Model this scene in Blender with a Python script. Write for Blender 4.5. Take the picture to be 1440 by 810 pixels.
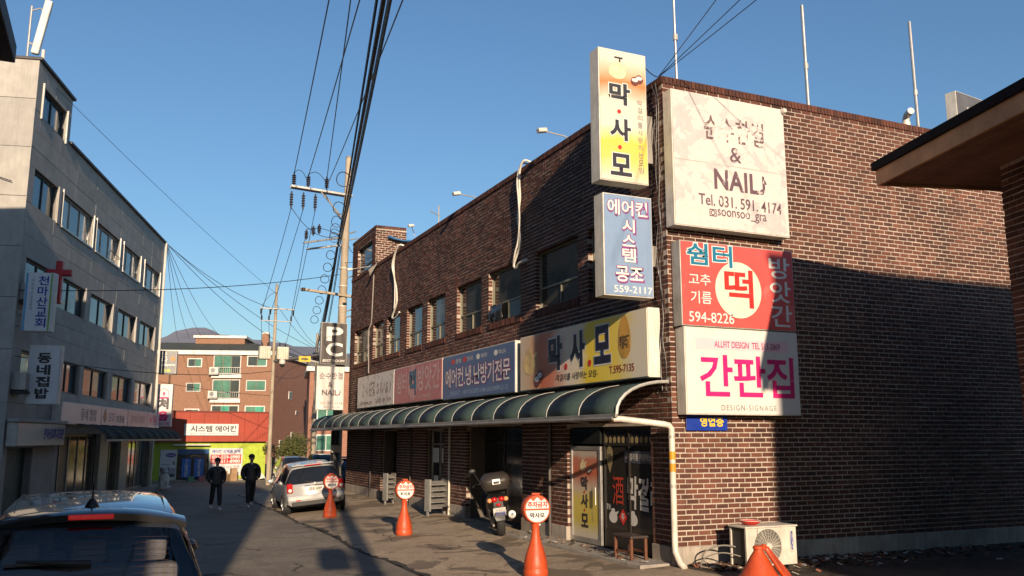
import bpy, math, random
from mathutils import Vector, Matrix, Quaternion
R = math.radians
random.seed(7)
SC = bpy.context.scene
COL = SC.collection
for o in list(bpy.data.objects):
    bpy.data.objects.remove(o)

# ---------------------------------------------------------------- camera
cam = bpy.data.cameras.new('camera')
cam.sensor_width = 36.0
cam.lens = 36.0 * 1233 / 1440
cam.clip_start = 0.05
cam.clip_end = 6000
camo = bpy.data.objects.new('camera', cam)
COL.objects.link(camo)
camo.location = (0, 0, 2.2)
camo.rotation_euler = (R(90 + 9.711), 0, R(-24.23))
SC.camera = camo

# ---------------------------------------------------------------- sky and sun
SUN_EL, SUN_AZ = 15.7, 11.2
w = bpy.data.worlds.new('World')
SC.world = w
w.use_nodes = True
nt = w.node_tree
for n in list(nt.nodes):
    nt.nodes.remove(n)
sky = nt.nodes.new('ShaderNodeTexSky')
sky.sky_type = 'NISHITA'
sky.sun_disc = False
sky.sun_elevation = R(SUN_EL)
sky.sun_rotation = R(180 + SUN_AZ)
sky.air_density = 1.3
sky.dust_density = 0.5
sky.ozone_density = 5.2
bg = nt.nodes.new('ShaderNodeBackground')
bg.inputs['Strength'].default_value = 0.094
wo = nt.nodes.new('ShaderNodeOutputWorld')
nt.links.new(sky.outputs[0], bg.inputs['Color'])
nt.links.new(bg.outputs[0], wo.inputs['Surface'])

sl = bpy.data.lights.new('sun', 'SUN')
sl.energy = 5.0
sl.angle = R(0.5)
sl.color = (1.0, 0.78, 0.56)
so = bpy.data.objects.new('sun', sl)
COL.objects.link(so)
TRAVEL = Vector((math.sin(R(SUN_AZ)) * math.cos(R(SUN_EL)), math.cos(R(SUN_AZ)) * math.cos(R(SUN_EL)), -math.sin(R(SUN_EL))))
so.rotation_euler = TRAVEL.to_track_quat('-Z', 'Y').to_euler()
so.location = (-8, -40, 30)

vs = SC.view_settings
vs.view_transform = 'Standard'
vs.look = 'None'
vs.gamma = 1.0
vs.use_curve_mapping = False
vs.exposure = 0.53
SC.cycles.max_bounces = 6
SC.cycles.diffuse_bounces = 3
SC.cycles.glossy_bounces = 3
SC.cycles.transmission_bounces = 5
SC.cycles.transparent_max_bounces = 6
SC.cycles.use_denoising = True
SC.cycles.caustics_reflective = False
SC.cycles.caustics_refractive = False

# ---------------------------------------------------------------- materials
MATS = {}


def N(t, typ, **kw):
    n = t.nodes.new(typ)
    for k, v in kw.items():
        setattr(n, k, v)
    return n


def coords(t, scale=1.0, kind='Object'):
    tc = N(t, 'ShaderNodeTexCoord')
    return tc.outputs[kind]


def noise(t, co, scale, detail=4, rough=0.6, dist=0.0):
    n = N(t, 'ShaderNodeTexNoise')
    n.inputs['Scale'].default_value = scale
    n.inputs['Detail'].default_value = detail
    n.inputs['Roughness'].default_value = rough
    n.inputs['Distortion'].default_value = dist
    t.links.new(co, n.inputs['Vector'])
    return n.outputs['Fac']


def ramp(t, fac, stops):
    n = N(t, 'ShaderNodeValToRGB')
    e = n.color_ramp.elements
    while len(e) < len(stops):
        e.new(0.5)
    for i, (p, c) in enumerate(stops):
        e[i].position = p
        e[i].color = (*c, 1) if len(c) == 3 else c
    t.links.new(fac, n.inputs[0])
    return n.outputs[0]


def g1(v):
    return (v, v, v)


def mix(t, fac, a, b, mode='MIX'):
    n = N(t, 'ShaderNodeMix', data_type='RGBA', blend_type=mode)
    for s, v in ((n.inputs[0], fac), (n.inputs[6], a), (n.inputs[7], b)):
        if hasattr(v, 'is_linked') or isinstance(v, bpy.types.NodeSocket):
            t.links.new(v, s)
        elif isinstance(v, (int, float)):
            s.default_value = v
        else:
            s.default_value = (*v, 1)
    return n.outputs[2]


def math_(t, op, a, b=0.0):
    n = N(t, 'ShaderNodeMath', operation=op)
    for i, v in enumerate((a, b)):
        if isinstance(v, bpy.types.NodeSocket):
            t.links.new(v, n.inputs[i])
        else:
            n.inputs[i].default_value = v
    return n.outputs[0]


def new_mat(name):
    m = bpy.data.materials.new(name)
    m.use_nodes = True
    t = m.node_tree
    b = t.nodes['Principled BSDF']
    return m, t, b


def bump(t, b, h, strength=0.3, dist=0.01):
    n = N(t, 'ShaderNodeBump')
    n.inputs['Strength'].default_value = strength
    n.inputs['Distance'].default_value = dist
    t.links.new(h, n.inputs['Height'])
    t.links.new(n.outputs[0], b.inputs['Normal'])


def pm(name, col, rough=0.6, metal=0.0, var=0.18, scale=3.0, bmp=0.0, bscale=60.0, grime=0.0, spec=0.5, coat=0.0, emit=None, obj_var=0.0):
    """Plain procedural material: base colour broken up by two noises, optional grime streaks and fine relief."""
    if name in MATS:
        return MATS[name]
    m, t, b = new_mat(name)
    co = coords(t)
    lo = tuple(c * (1 - var) for c in col)
    hi = tuple(min(1, c * (1 + var)) for c in col)
    c = ramp(t, noise(t, co, scale, 5, 0.65), [(0.3, lo), (0.7, hi)])
    if grime:
        mp = N(t, 'ShaderNodeMapping')
        mp.inputs['Scale'].default_value = (5, 5, 0.6)
        t.links.new(co, mp.inputs[0])
        gf = ramp(t, noise(t, mp.outputs[0], 2.2, 6, 0.7), [(0.45, g1(0)), (0.75, g1(grime))])
        c = mix(t, gf, c, tuple(x * 0.35 for x in col))
    if obj_var:
        oi = N(t, 'ShaderNodeObjectInfo')
        c = mix(t, 1.0, c, ramp(t, oi.outputs['Random'], [(0, g1(1 - obj_var)), (1, g1(1))]), 'MULTIPLY')
    t.links.new(c, b.inputs['Base Color'])
    rr = ramp(t, noise(t, co, scale * 2.3, 4), [(0.3, g1(max(0.02, rough - 0.08))), (0.7, g1(min(1, rough + 0.08)))])
    t.links.new(rr, b.inputs['Roughness'])
    b.inputs['Metallic'].default_value = metal
    b.inputs['Specular IOR Level'].default_value = spec
    if coat:
        b.inputs['Coat Weight'].default_value = coat
        b.inputs['Coat Roughness'].default_value = 0.04
    if bmp:
        bump(t, b, noise(t, co, bscale, 3), bmp, 0.01)
    if emit:
        b.inputs['Emission Color'].default_value = (*emit[0], 1)
        b.inputs['Emission Strength'].default_value = emit[1]
    MATS[name] = m
    return m


def glass(name, tint=(0.02, 0.025, 0.03), rough=0.05, trans=0.0, spec=0.6):
    if name in MATS:
        return MATS[name]
    m, t, b = new_mat(name)
    co = coords(t)
    c = ramp(t, noise(t, co, 0.8, 4, 0.6), [(0.3, tuple(x * 0.6 for x in tint)), (0.7, tuple(x * 1.4 for x in tint))])
    t.links.new(c, b.inputs['Base Color'])
    t.links.new(ramp(t, noise(t, co, 3, 5, 0.7), [(0.35, g1(rough)), (0.75, g1(rough + 0.12))]), b.inputs['Roughness'])
    b.inputs['Specular IOR Level'].default_value = spec
    b.inputs['Transmission Weight'].default_value = trans
    bump(t, b, noise(t, co, 1.3, 2), 0.06, 0.05)
    MATS[name] = m
    return m


def clear_glass(name, tint=(0.75, 0.8, 0.8), fac=0.75):
    """Thin pane: mostly see-through with a sky reflection."""
    if name in MATS:
        return MATS[name]
    m, t, b = new_mat(name)
    out = t.nodes['Material Output']
    tr = N(t, 'ShaderNodeBsdfTransparent')
    tr.inputs[0].default_value = (*tint, 1)
    gl = N(t, 'ShaderNodeBsdfGlossy')
    gl.inputs['Roughness'].default_value = 0.03
    fr = N(t, 'ShaderNodeFresnel')
    fr.inputs[0].default_value = 1.5
    mx = N(t, 'ShaderNodeMixShader')
    t.links.new(math_(t, 'ADD', fr.outputs[0], 0.04), mx.inputs[0])
    t.links.new(tr.outputs[0], mx.inputs[1])
    t.links.new(gl.outputs[0], mx.inputs[2])
    t.links.new(mx.outputs[0], out.inputs[0])
    MATS[name] = m
    return m


# ---------------------------------------------------------------- mesh builder
WM = {}


class MB:
    def __init__(s):
        s.v, s.f, s.m = [], [], []

    def add(s, vs_, fs, m=0):
        k = len(s.v)
        s.v += [tuple(p) for p in vs_]
        for f in fs:
            s.f.append(tuple(i + k for i in f))
            s.m.append(m)
        return s

    def box(s, x0, x1, y0, y1, z0, z1, m=0):
        return s.add([(x0, y0, z0), (x1, y0, z0), (x1, y1, z0), (x0, y1, z0), (x0, y0, z1), (x1, y0, z1), (x1, y1, z1), (x0, y1, z1)],
                     [(0, 3, 2, 1), (4, 5, 6, 7), (0, 1, 5, 4), (1, 2, 6, 5), (2, 3, 7, 6), (3, 0, 4, 7)], m)

    def obox(s, c, ux, uy, uz, m=0):
        """box from centre and three half-axis vectors"""
        c, ux, uy, uz = Vector(c), Vector(ux), Vector(uy), Vector(uz)
        p = [c + a * ux + b * uy + d * uz for d in (-1, 1) for a, b in ((-1, -1), (1, -1), (1, 1), (-1, 1))]
        return s.add(p, [(0, 3, 2, 1), (4, 5, 6, 7), (0, 1, 5, 4), (1, 2, 6, 5), (2, 3, 7, 6), (3, 0, 4, 7)], m)

    def quad(s, a, b, c, d, m=0):
        return s.add([a, b, c, d], [(0, 1, 2, 3)], m)

    def prism(s, poly, off, m=0):
        """poly: list of 3-D points (planar), off: extrusion vector"""
        n = len(poly)
        off = Vector(off)
        vs_ = [Vector(p) for p in poly] + [Vector(p) + off for p in poly]
        fs = [tuple(range(n - 1, -1, -1)), tuple(range(n, 2 * n))]
        fs += [(i, (i + 1) % n, n + (i + 1) % n, n + i) for i in range(n)]
        return s.add(vs_, fs, m)

    def tube(s, pts, r, n=8, m=0, cap=True):
        pts = [Vector(p) for p in pts]
        rs = r if isinstance(r, (list, tuple)) else [r] * len(pts)
        k = len(pts)
        t0 = (pts[1] - pts[0]).normalized()
        ref = Vector((0, 0, 1)) if abs(t0.z) < 0.9 else Vector((1, 0, 0))
        u = t0.cross(ref).normalized()
        vs_ = []
        for i in range(k):
            t = (pts[min(i + 1, k - 1)] - pts[max(i - 1, 0)]).normalized()
            u = (u - t * u.dot(t))
            u = u.normalized() if u.length > 1e-6 else t.orthogonal().normalized()
            v = t.cross(u)
            for j in range(n):
                a = 2 * math.pi * j / n
                vs_.append(pts[i] + (u * math.cos(a) + v * math.sin(a)) * rs[i])
        fs = []
        for i in range(k - 1):
            for j in range(n):
                fs.append((i * n + j, i * n + (j + 1) % n, (i + 1) * n + (j + 1) % n, (i + 1) * n + j))
        if cap:
            fs.append(tuple(range(n - 1, -1, -1)))
            fs.append(tuple(range((k - 1) * n, k * n)))
        return s.add(vs_, fs, m)

    def lathe(s, prof, c=(0, 0, 0), n=20, m=0, axis='z', cap=True):
        c = Vector(c)
        vs_, fs = [], []
        for rr, h in prof:
            for j in range(n):
                a = 2 * math.pi * j / n
                x, y = rr * math.cos(a), rr * math.sin(a)
                p = {'z': (x, y, h), 'y': (x, h, y), 'x': (h, x, y)}[axis]
                vs_.append(c + Vector(p))
        for i in range(len(prof) - 1):
            for j in range(n):
                fs.append((i * n + j, i * n + (j + 1) % n, (i + 1) * n + (j + 1) % n, (i + 1) * n + j))
        if cap:
            fs.append(tuple(range(n - 1, -1, -1)))
            fs.append(tuple(range((len(prof) - 1) * n, len(prof) * n)))
        return s.add(vs_, fs, m)

    def ellipsoid(s, c, r, nu=14, nv=9, m=0):
        vs_, fs = [], []
        c = Vector(c)
        for i in range(nv + 1):
            th = math.pi * i / nv
            for j in range(nu):
                a = 2 * math.pi * j / nu
                vs_.append(c + Vector((r[0] * math.sin(th) * math.cos(a), r[1] * math.sin(th) * math.sin(a), r[2] * math.cos(th))))
        for i in range(nv):
            for j in range(nu):
                fs.append((i * nu + j, (i + 1) * nu + j, (i + 1) * nu + (j + 1) % nu, i * nu + (j + 1) % nu))
        return s.add(vs_, fs, m)

    def disc(s, c, r, n=24, m=0, axis='y', sign=-1):
        c = Vector(c)
        vs_ = []
        for j in range(n):
            a = 2 * math.pi * j / n
            x, y = r * math.cos(a), r * math.sin(a)
            vs_.append(c + Vector({'y': (x, 0, y), 'x': (0, x, y), 'z': (x, y, 0)}[axis]))
        return s.add(vs_, [tuple(range(n))], m)

    def xf(s, M):
        s.v = [tuple(M @ Vector(p)) for p in s.v]
        return s

    def build(s, name, mats, parent=None, smooth=False, bevel=0.0, seg=2, ang=35, **tags):
        me = bpy.data.meshes.new(name)
        me.from_pydata(s.v, [], s.f)
        for m in (mats if isinstance(mats, (list, tuple)) else [mats]):
            me.materials.append(m)
        if any(s.m):
            me.polygons.foreach_set('material_index', s.m)
        me.update()
        if smooth:
            me.polygons.foreach_set('use_smooth', [True] * len(me.polygons))
            me.set_sharp_from_angle(angle=R(ang))
        o = put(name, me, parent, **tags)
        if bevel:
            b = o.modifiers.new('bevel', 'BEVEL')
            b.width = bevel
            b.segments = seg
            b.limit_method = 'ANGLE'
            b.angle_limit = R(40)
        return o


def put(name, me, parent=None, label=None, cat=None, group=None, kind=None, local=False):
    o = bpy.data.objects.new(name, me)
    COL.objects.link(o)
    if parent is not None:
        o.parent = parent
        if not local:
            o.matrix_parent_inverse = WM[parent].inverted()
            WM[o] = Matrix.Identity(4)
        else:
            WM[o] = WM[parent].copy()
    else:
        WM[o] = Matrix.Identity(4)
    for k, v in (('label', label), ('category', cat), ('group', group), ('kind', kind)):
        if v:
            o[k] = v
    return o


def thing(name, loc, label, cat, rz=0.0, group=None):
    o = bpy.data.objects.new(name, None)
    COL.objects.link(o)
    o.location = loc
    o.rotation_euler = (0, 0, rz)
    o.empty_display_size = 0.2
    WM[o] = Matrix.Translation(Vector(loc)) @ Matrix.Rotation(rz, 4, 'Z')
    o['label'] = label
    o['category'] = cat
    if group:
        o['group'] = group
    return o


def L(mb, name, mats, parent, **kw):
    """build in the parent's own local frame"""
    return mb.build(name, mats, parent, local=True, **kw)


# ---------------------------------------------------------------- lettering
TXT = bpy.data.curves.new('txt', 'FONT')
TXTO = bpy.data.objects.new('txt', TXT)


def text_mesh(body, bold=0.0, shear=0.0, spacing=1.0):
    TXT.body = body
    TXT.offset = bold
    TXT.shear = shear
    TXT.space_character = spacing
    TXT.space_line = 0.9
    TXT.align_x = 'CENTER'
    TXT.resolution_u = 3
    return bpy.data.meshes.new_from_object(TXTO)


def letter(parent, body, cx, cz, w_, h_, y, mat, bold=0.0, shear=0.0, rot=0.0, spacing=1.0, name='lettering', wob=0.0):
    """lettering centred at (cx, cz) in the parent's face frame (x right, z up, -y outwards), stretched to w_ x h_"""
    me = text_mesh(body, bold, shear, spacing)
    xs = [v.co.x for v in me.vertices]
    ys = [v.co.y for v in me.vertices]
    if not xs:
        return None
    x0, x1, y0, y1 = min(xs), max(xs), min(ys), max(ys)
    sx = w_ / (x1 - x0)
    sy = (h_ / (y1 - y0)) if h_ else sx
    c, s = math.cos(rot), math.sin(rot)
    for v in me.vertices:
        px, pz = (v.co.x - (x0 + x1) / 2) * sx, (v.co.y - (y0 + y1) / 2) * sy
        if wob:
            px += wob * math.sin(pz * 9.0 / h_ + px * 3)
            pz += wob * math.sin(px * 7.0 / h_)
        v.co = (cx + px * c - pz * s, y, cz + px * s + pz * c)
    me.materials.clear()
    me.materials.append(mat)
    return put(name, me, parent, local=True)


def vletters(parent, chars, cx, ztop, zbot, w_, y, mat, bold=0.0, gap=0.12, name='lettering', **kw):
    n = len(chars)
    st = (ztop - zbot) / n
    for i, ch in enumerate(chars):
        if ch != ' ':
            letter(parent, ch, cx, ztop - st * (i + 0.5), w_, st * (1 - gap), y, mat, bold, name=name, **kw)
# ---------------------------------------------------------------- ground
def ground_mat(name, base, dark, crack=0.6, cscale=0.35, stain=0.5, warm=(1, 1, 1)):
    m, t, b = new_mat(name)
    co = coords(t)
    big = ramp(t, noise(t, co, 0.25, 6, 0.6, 0.4), [(0.35, dark), (0.65, base)])
    fine = ramp(t, noise(t, co, 55, 3, 0.7), [(0.3, g1(0.72)), (0.72, g1(1.2))])
    c = mix(t, 1.0, big, fine, 'MULTIPLY')
    mid = ramp(t, noise(t, co, 2.2, 6, 0.7), [(0.3, g1(0.8)), (0.7, g1(1.12))])
    c = mix(t, 1.0, c, mid, 'MULTIPLY')
    ag = ramp(t, noise(t, co, 14, 5, 0.8), [(0.32, g1(0.7)), (0.68, g1(1.22))])
    c = mix(t, 1.0, c, ag, 'MULTIPLY')
    # stains with their own outline
    st = ramp(t, noise(t, co, 0.9, 5, 0.55, 0.8), [(0.535, g1(0)), (0.56, g1(stain))])
    c = mix(t, st, c, tuple(x * 0.45 for x in dark))
    # cracks
    wv = N(t, 'ShaderNodeVectorMath', operation='ADD')
    nn = N(t, 'ShaderNodeTexNoise')
    nn.inputs['Scale'].default_value = 1.4
    nn.inputs['Detail'].default_value = 5
    t.links.new(co, nn.inputs['Vector'])
    sc = N(t, 'ShaderNodeVectorMath', operation='SCALE')
    sc.inputs['Scale'].default_value = 0.9
    t.links.new(nn.outputs['Color'], sc.inputs[0])
    t.links.new(co, wv.inputs[0])
    t.links.new(sc.outputs[0], wv.inputs[1])
    vo = N(t, 'ShaderNodeTexVoronoi', feature='DISTANCE_TO_EDGE')
    vo.inputs['Scale'].default_value = cscale
    t.links.new(wv.outputs[0], vo.inputs['Vector'])
    ck = ramp(t, vo.outputs['Distance'], [(0.0, g1(crack)), (0.006, g1(crack * 0.6)), (0.011, g1(0))])
    ckm = mix(t, 1.0, ck, ramp(t, noise(t, co, 0.5, 2), [(0.45, g1(0)), (0.55, g1(1))]), 'MULTIPLY')
    c = mix(t, ckm, c, (0.012, 0.011, 0.01))
    t.links.new(c, b.inputs['Base Color'])
    t.links.new(ramp(t, st, [(0, g1(0.88)), (1, g1(0.6))]), b.inputs['Roughness'])
    b.inputs['Specular IOR Level'].default_value = 0.3
    h = math_(t, 'SUBTRACT', noise(t, co, 70, 4, 0.7), ckm)
    bump(t, b, h, 0.55, 0.012)
    MATS[name] = m
    return m


asph = ground_mat('asphalt', (0.27, 0.232, 0.185), (0.2, 0.174, 0.142), 0.8, 0.22, 0.3)
conc_apron = ground_mat('apron_concrete', (0.48, 0.38, 0.27), (0.35, 0.275, 0.195), 0.85, 0.3, 0.8)
dirt = ground_mat('dirt', (0.085, 0.07, 0.055), (0.045, 0.038, 0.03), 0.2, 0.5, 0.6)
conc = pm('concrete', (0.32, 0.29, 0.25), 0.85, var=0.25, scale=2.0, bmp=0.4, bscale=30, grime=0.5)
mb = MB()
mb.quad((-1500, -600, -0.225), (1500, -600, -0.225), (1500, 2500, -0.225), (-1500, 2500, -0.225))
mb.build('ground', dirt, kind='structure')
mb = MB()
GR = -0.2
mb.quad((-60, -60, GR), (5.12, -60, GR), (5.12, 49, GR), (-60, 49, GR))
mb.quad((-60, 49, GR), (60, 49, GR), (60, 58, GR), (-60, 58, GR))
mb.quad((5.12, 40.0, GR), (60, 40.0, GR), (60, 49, GR), (5.12, 49, GR))
mb.build('road', asph, kind='structure')


def gz(x):
    return GR + 0.2 * min(1, max(0, (x - 5.1) / 3.9))


# sloping concrete apron in front of the shops, its road edge broken and uneven
rnd = random.Random(3)
mb = MB()
ys = [-60 + 0.45 * i for i in range(int((40.0 + 60) / 0.45) + 1)]
edge = [5.12 + 0.09 * math.sin(y * 0.9) + rnd.uniform(-0.06, 0.06) for y in ys]
xs_ = [None, 5.5, 6.4, 7.4, 8.4, 9.14]
V_ = []
for y, e in zip(ys, edge):
    for x in xs_:
        xx = e if x is None else x
        V_.append((xx, y, gz(xx) + (0.0015 if x is None else 0.012 * min(1, (xx - 5.1) * 4)) + rnd.uniform(-0.004, 0.004) * (x is not None)))
n_ = len(xs_)
mb.add(V_, [(i * n_ + j, i * n_ + j + 1, (i + 1) * n_ + j + 1, (i + 1) * n_ + j) for i in range(len(ys) - 1) for j in range(n_ - 1)])
mb.build('forecourt_pavement', conc_apron, kind='structure', smooth=True)
# ragged tar-filled joint along the edge of the apron
mb = MB()
P_ = []
for y, e_ in zip(ys, edge):
    if 9 < y < 39.5:
        for k_ in range(3):
            yy_ = y + k_ * .15
            w0, w1 = rnd.uniform(.0, .05), rnd.uniform(.01, .1) * rnd.choice((.3, 1, 1))
            P_ += [(e_ - .02 - w0, yy_, GR + .006), (e_ + .01 + w1, yy_, gz(e_ + w1) + .0165)]
mb.add(P_, [(2 * i, 2 * i + 1, 2 * i + 3, 2 * i + 2) for i in range(len(P_) // 2 - 1)])
mb.build('road_joint', pm('tar', (.03, .027, .023), .9, bmp=.5), kind='structure')
mb = MB()
mb.quad((9.1, -60, 0.012), (60, -60, 0.012), (60, 13.3, 0.012), (9.1, 13.3, 0.012))
mb.build('yard_ground', dirt, kind='structure')
# left pavement in front of the grey building
mb = MB()
for s0, s1 in ((-40.0, 0.6),):
    d = Vector((math.sin(R(14)), math.cos(R(14)), 0))
    n2 = Vector((d.y, -d.x, 0))
    P = Vector((1.91, 47.31, 0))
    a, bq = P + d * s0 + n2 * 0.95, P + d * s1 + n2 * 0.95
    c2, d2 = P + d * s1 - n2 * 1.0, P + d * s0 - n2 * 1.0
    mb.prism([(p.x, p.y, GR - 0.02) for p in (a, bq, c2, d2)], (0, 0, 0.12))
mb.build('pavement', conc, kind='structure')
# kerb and gravel strip along the shop fronts
mb = MB()
for y0, y1 in ((13.35, 17.35), (17.35, 19.55)):
    mb.box(8.42, 9.12, y0, y1 - 0.012, -0.05, 0.045)
mb.build('doorstep', conc, kind='structure', bevel=0.012)
# litter and leaves against the foot of the side wall
lit = [pm('leaf_brown', (0.13, 0.075, 0.04), 0.8), pm('paper_scrap', (0.45, 0.42, 0.38), 0.8), pm('rubble_red', (0.25, 0.09, 0.05), 0.9), pm('leaf_dark', (0.05, 0.035, 0.025), 0.8)]
mb = MB()
rr = random.Random(5)
for i in range(900):
    x = 9.5 + abs(rr.gauss(0, 1)) * 3.2
    y = 13.1 - abs(rr.gauss(0, 0.5))
    if i > 700:
        x, y = rr.uniform(9.3, 10.4), rr.uniform(12.4, 13.15)
    if i > 840:
        x, y = rr.uniform(8.45, 9.0), rr.uniform(13.4, 19.5)
    z = (0.014 if x > 9.1 else 0.046) + rr.uniform(0, 0.03)
    a = rr.uniform(0, 6.28)
    l, b_ = rr.uniform(0.02, 0.06), rr.uniform(0.012, 0.04)
    ux = Vector((math.cos(a), math.sin(a), rr.uniform(-0.4, 0.4))) * l
    uy = Vector((-math.sin(a), math.cos(a), rr.uniform(-0.4, 0.4))) * b_
    mb.obox((x, y, z + 0.008), ux, uy, (0, 0, 0.004), rr.choice((0, 0, 0, 1, 2, 3, 3)))
mb.build('leaf_litter', lit, kind='stuff', label='brown leaves and scraps lying along the foot of the brick side wall')
# ---------------------------------------------------------------- the brick corner building
XF, YC, YE, XR, ZT = 9.09, 13.24, 37.2, 21.0, 9.0
CRS, BL, BH = 0.09, 0.262, 0.069


def brick_mat(name, single, cols, rough=0.85):
    m, t, b = new_mat(name)
    co = coords(t)
    if single:
        rv = N(t, 'ShaderNodeObjectInfo').outputs['Random']
    else:
        a = N(t, 'ShaderNodeAttribute')
        a.attribute_name = 'rnd'
        rv = a.outputs['Fac']
    c = ramp(t, rv, [(0.0, cols[0]), (0.35, cols[1]), (0.75, cols[2]), (1.0, cols[3])])
    gi = N(t, 'ShaderNodeNewGeometry')
    sp = ramp(t, noise(t, gi.outputs['Position'], 38, 4, 0.7), [(0.3, g1(0.66)), (0.7, g1(1.25))])
    c = mix(t, 1.0, c, sp, 'MULTIPLY')
    bg_ = ramp(t, noise(t, gi.outputs['Position'], 0.55, 5, 0.65), [(0.32, g1(0.5)), (0.68, g1(1.25))])
    c = mix(t, 0.8, c, bg_, 'MULTIPLY')
    # pale lime bloom here and there
    eff = ramp(t, noise(t, gi.outputs['Position'], 1.7, 6, 0.75), [(0.66, g1(0)), (0.85, g1(0.28))])
    c = mix(t, eff, c, (0.30, 0.25, 0.21))
    mpp = N(t, 'ShaderNodeMapping')
    mpp.inputs['Scale'].default_value = (2.2, 2.2, 0.16)
    t.links.new(gi.outputs['Position'], mpp.inputs[0])
    stk = ramp(t, noise(t, mpp.outputs[0], 1.3, 5, 0.7), [(0.52, g1(0)), (0.7, g1(0.6))])
    c = mix(t, stk, c, (0.035, 0.027, 0.024))
    t.links.new(c, b.inputs['Base Color'])
    b.inputs['Roughness'].default_value = rough
    b.inputs['Specular IOR Level'].default_value = 0.25
    bump(t, b, noise(t, gi.outputs['Position'], 90, 4, 0.7), 0.5, 0.006)
    MATS[name] = m
    return m


BC = [(0.068, 0.031, 0.025), (0.098, 0.040, 0.029), (0.128, 0.050, 0.034), (0.158, 0.066, 0.044)]
brk_s = brick_mat('brick_clay_single', True, BC)
brk_j = brick_mat('brick_clay', False, BC)
mortar = pm('mortar', (0.42, 0.36, 0.3), 0.95, var=0.3, scale=1.2, bmp=0.5, bscale=80, grime=0.35)


class Bricks:
    """Collects bricks (12 triangles each) with a per-brick random value."""

    def __init__(s):
        s.v, s.f, s.r = [], [], []

    def add(s, P8, rv):
        k = len(s.v)
        s.v += P8
        for f in ((0, 3, 2, 1), (4, 5, 6, 7), (0, 1, 5, 4), (1, 2, 6, 5), (2, 3, 7, 6), (3, 0, 4, 7)):
            s.f.append(tuple(i + k for i in f))
            s.r.append(rv)

    def build(s, name, mat, parent, **kw):
        me = bpy.data.meshes.new(name)
        me.from_pydata(s.v, [], s.f)
        at = me.attributes.new('rnd', 'FLOAT', 'FACE')
        at.data.foreach_set('value', s.r)
        me.materials.append(mat)
        me.update()
        return put(name, me, parent, **kw)


def frame_fn(origin, u, out):
    o_, u_, n_2 = Vector(origin), Vector(u), Vector(out)
    return lambda a, z, d: tuple(o_ + u_ * a + n_2 * d + Vector((0, 0, z)))


def lay(bk, fn, ulen, z0, z1, holes, ustart=0.0, rng=random, depth=0.11, pick=None, singles=None, crs=CRS, bl=BL, bh=BH):
    k = 0
    z = z0
    while z + bh <= z1 + 1e-4:
        iv = [(ustart, ulen)]
        for (a, b_, c, d) in holes:
            if z + bh > c + 0.01 and z < d - 0.01:
                nw = []
                for (p, q) in iv:
                    if a > p:
                        nw.append((p, min(q, a)))
                    if b_ < q:
                        nw.append((max(p, b_), q))
                iv = nw
        off = -(bl / 2) * (k % 2) + rng.uniform(-0.028, 0.028)
        for (p, q) in iv:
            u = off + bl * math.floor((p - off) / bl)
            pcs = []
            while u < q:
                a0, a1 = max(p, u), min(q, u + bl - 0.023)
                if q - a1 < 0.035:
                    a1 = q
                u += bl
                if a1 - a0 > 0.012:
                    pcs.append([a0, a1])
                if a1 == q:
                    break
            if len(pcs) > 1 and pcs[0][1] - pcs[0][0] < 0.1:
                pcs[1][0] = p
                pcs.pop(0)
            if len(pcs) > 1 and pcs[-1][1] - pcs[-1][0] < 0.1:
                pcs[-2][1] = q
                pcs.pop()
            for a0, a1 in pcs:
                dz = rng.uniform(-0.0035, 0.0035) + .004 * math.sin(a0 * .9 + z * 2.1)
                pr = rng.uniform(-0.0025, 0.004)
                if pick and abs(a1 - a0 - bl + 0.023) < 0.002 and len(singles) < 300 and pick(a0, z):
                    singles.append((a0, z + dz, pr))
                    continue
                P8 = [fn(a0, z + dz, pr), fn(a1, z + dz, pr), fn(a1, z + dz, -depth), fn(a0, z + dz, -depth)]
                P8 += [fn(a0, z + dz + bh, pr), fn(a1, z + dz + bh, pr), fn(a1, z + dz + bh, -depth), fn(a0, z + dz + bh, -depth)]
                bk.add(P8, rng.random())
        z += crs
        k += 1


def rowlock(bk, fn, u0, u1, z0, z1, proud, depth, rng=random, w_=0.088, j=0.014):
    n = max(1, round((u1 - u0) / w_))
    st = (u1 - u0) / n
    for i in range(n):
        a0, a1 = u0 + i * st, u0 + (i + 1) * st - j
        pr = proud + rng.uniform(-0.003, 0.003)
        P8 = [fn(a0, z0, pr), fn(a1, z0, pr), fn(a1, z0, -depth), fn(a0, z0, -depth)]
        P8 += [fn(a0, z1, pr), fn(a1, z1, pr), fn(a1, z1, -depth), fn(a0, z1, -depth)]
        bk.add(P8, rng.random() * 0.8)


def sheet(mb, fn, u0, u1, z0, z1, holes, d, reveal, m=0):
    holes = [(h[0] - .006, h[1] + .006, h[2] - .006, h[3] + .006) for h in holes]
    us = sorted({u0, u1, *[h[i] for h in holes for i in (0, 1)]})
    zs = sorted({z0, z1, *[h[i] for h in holes for i in (2, 3)]})
    us = [u for u in us if u0 <= u <= u1]
    zs = [z for z in zs if z0 <= z <= z1]
    for a, b_ in zip(us, us[1:]):
        for c, e in zip(zs, zs[1:]):
            um, zm = (a + b_) / 2, (c + e) / 2
            if any(h[0] < um < h[1] and h[2] < zm < h[3] for h in holes):
                continue
            mb.quad(fn(a, c, d), fn(b_, c, d), fn(b_, e, d), fn(a, e, d), m)
    for h in holes:
        a, b_, c, e = h
        for p, q in (((a, c), (a, e)), ((b_, c), (b_, e)), ((a, c), (b_, c)), ((a, e), (b_, e))):
            mb.quad(fn(p[0], p[1], d), fn(q[0], q[1], d), fn(q[0], q[1], -reveal), fn(p[0], p[1], -reveal), m)


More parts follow.
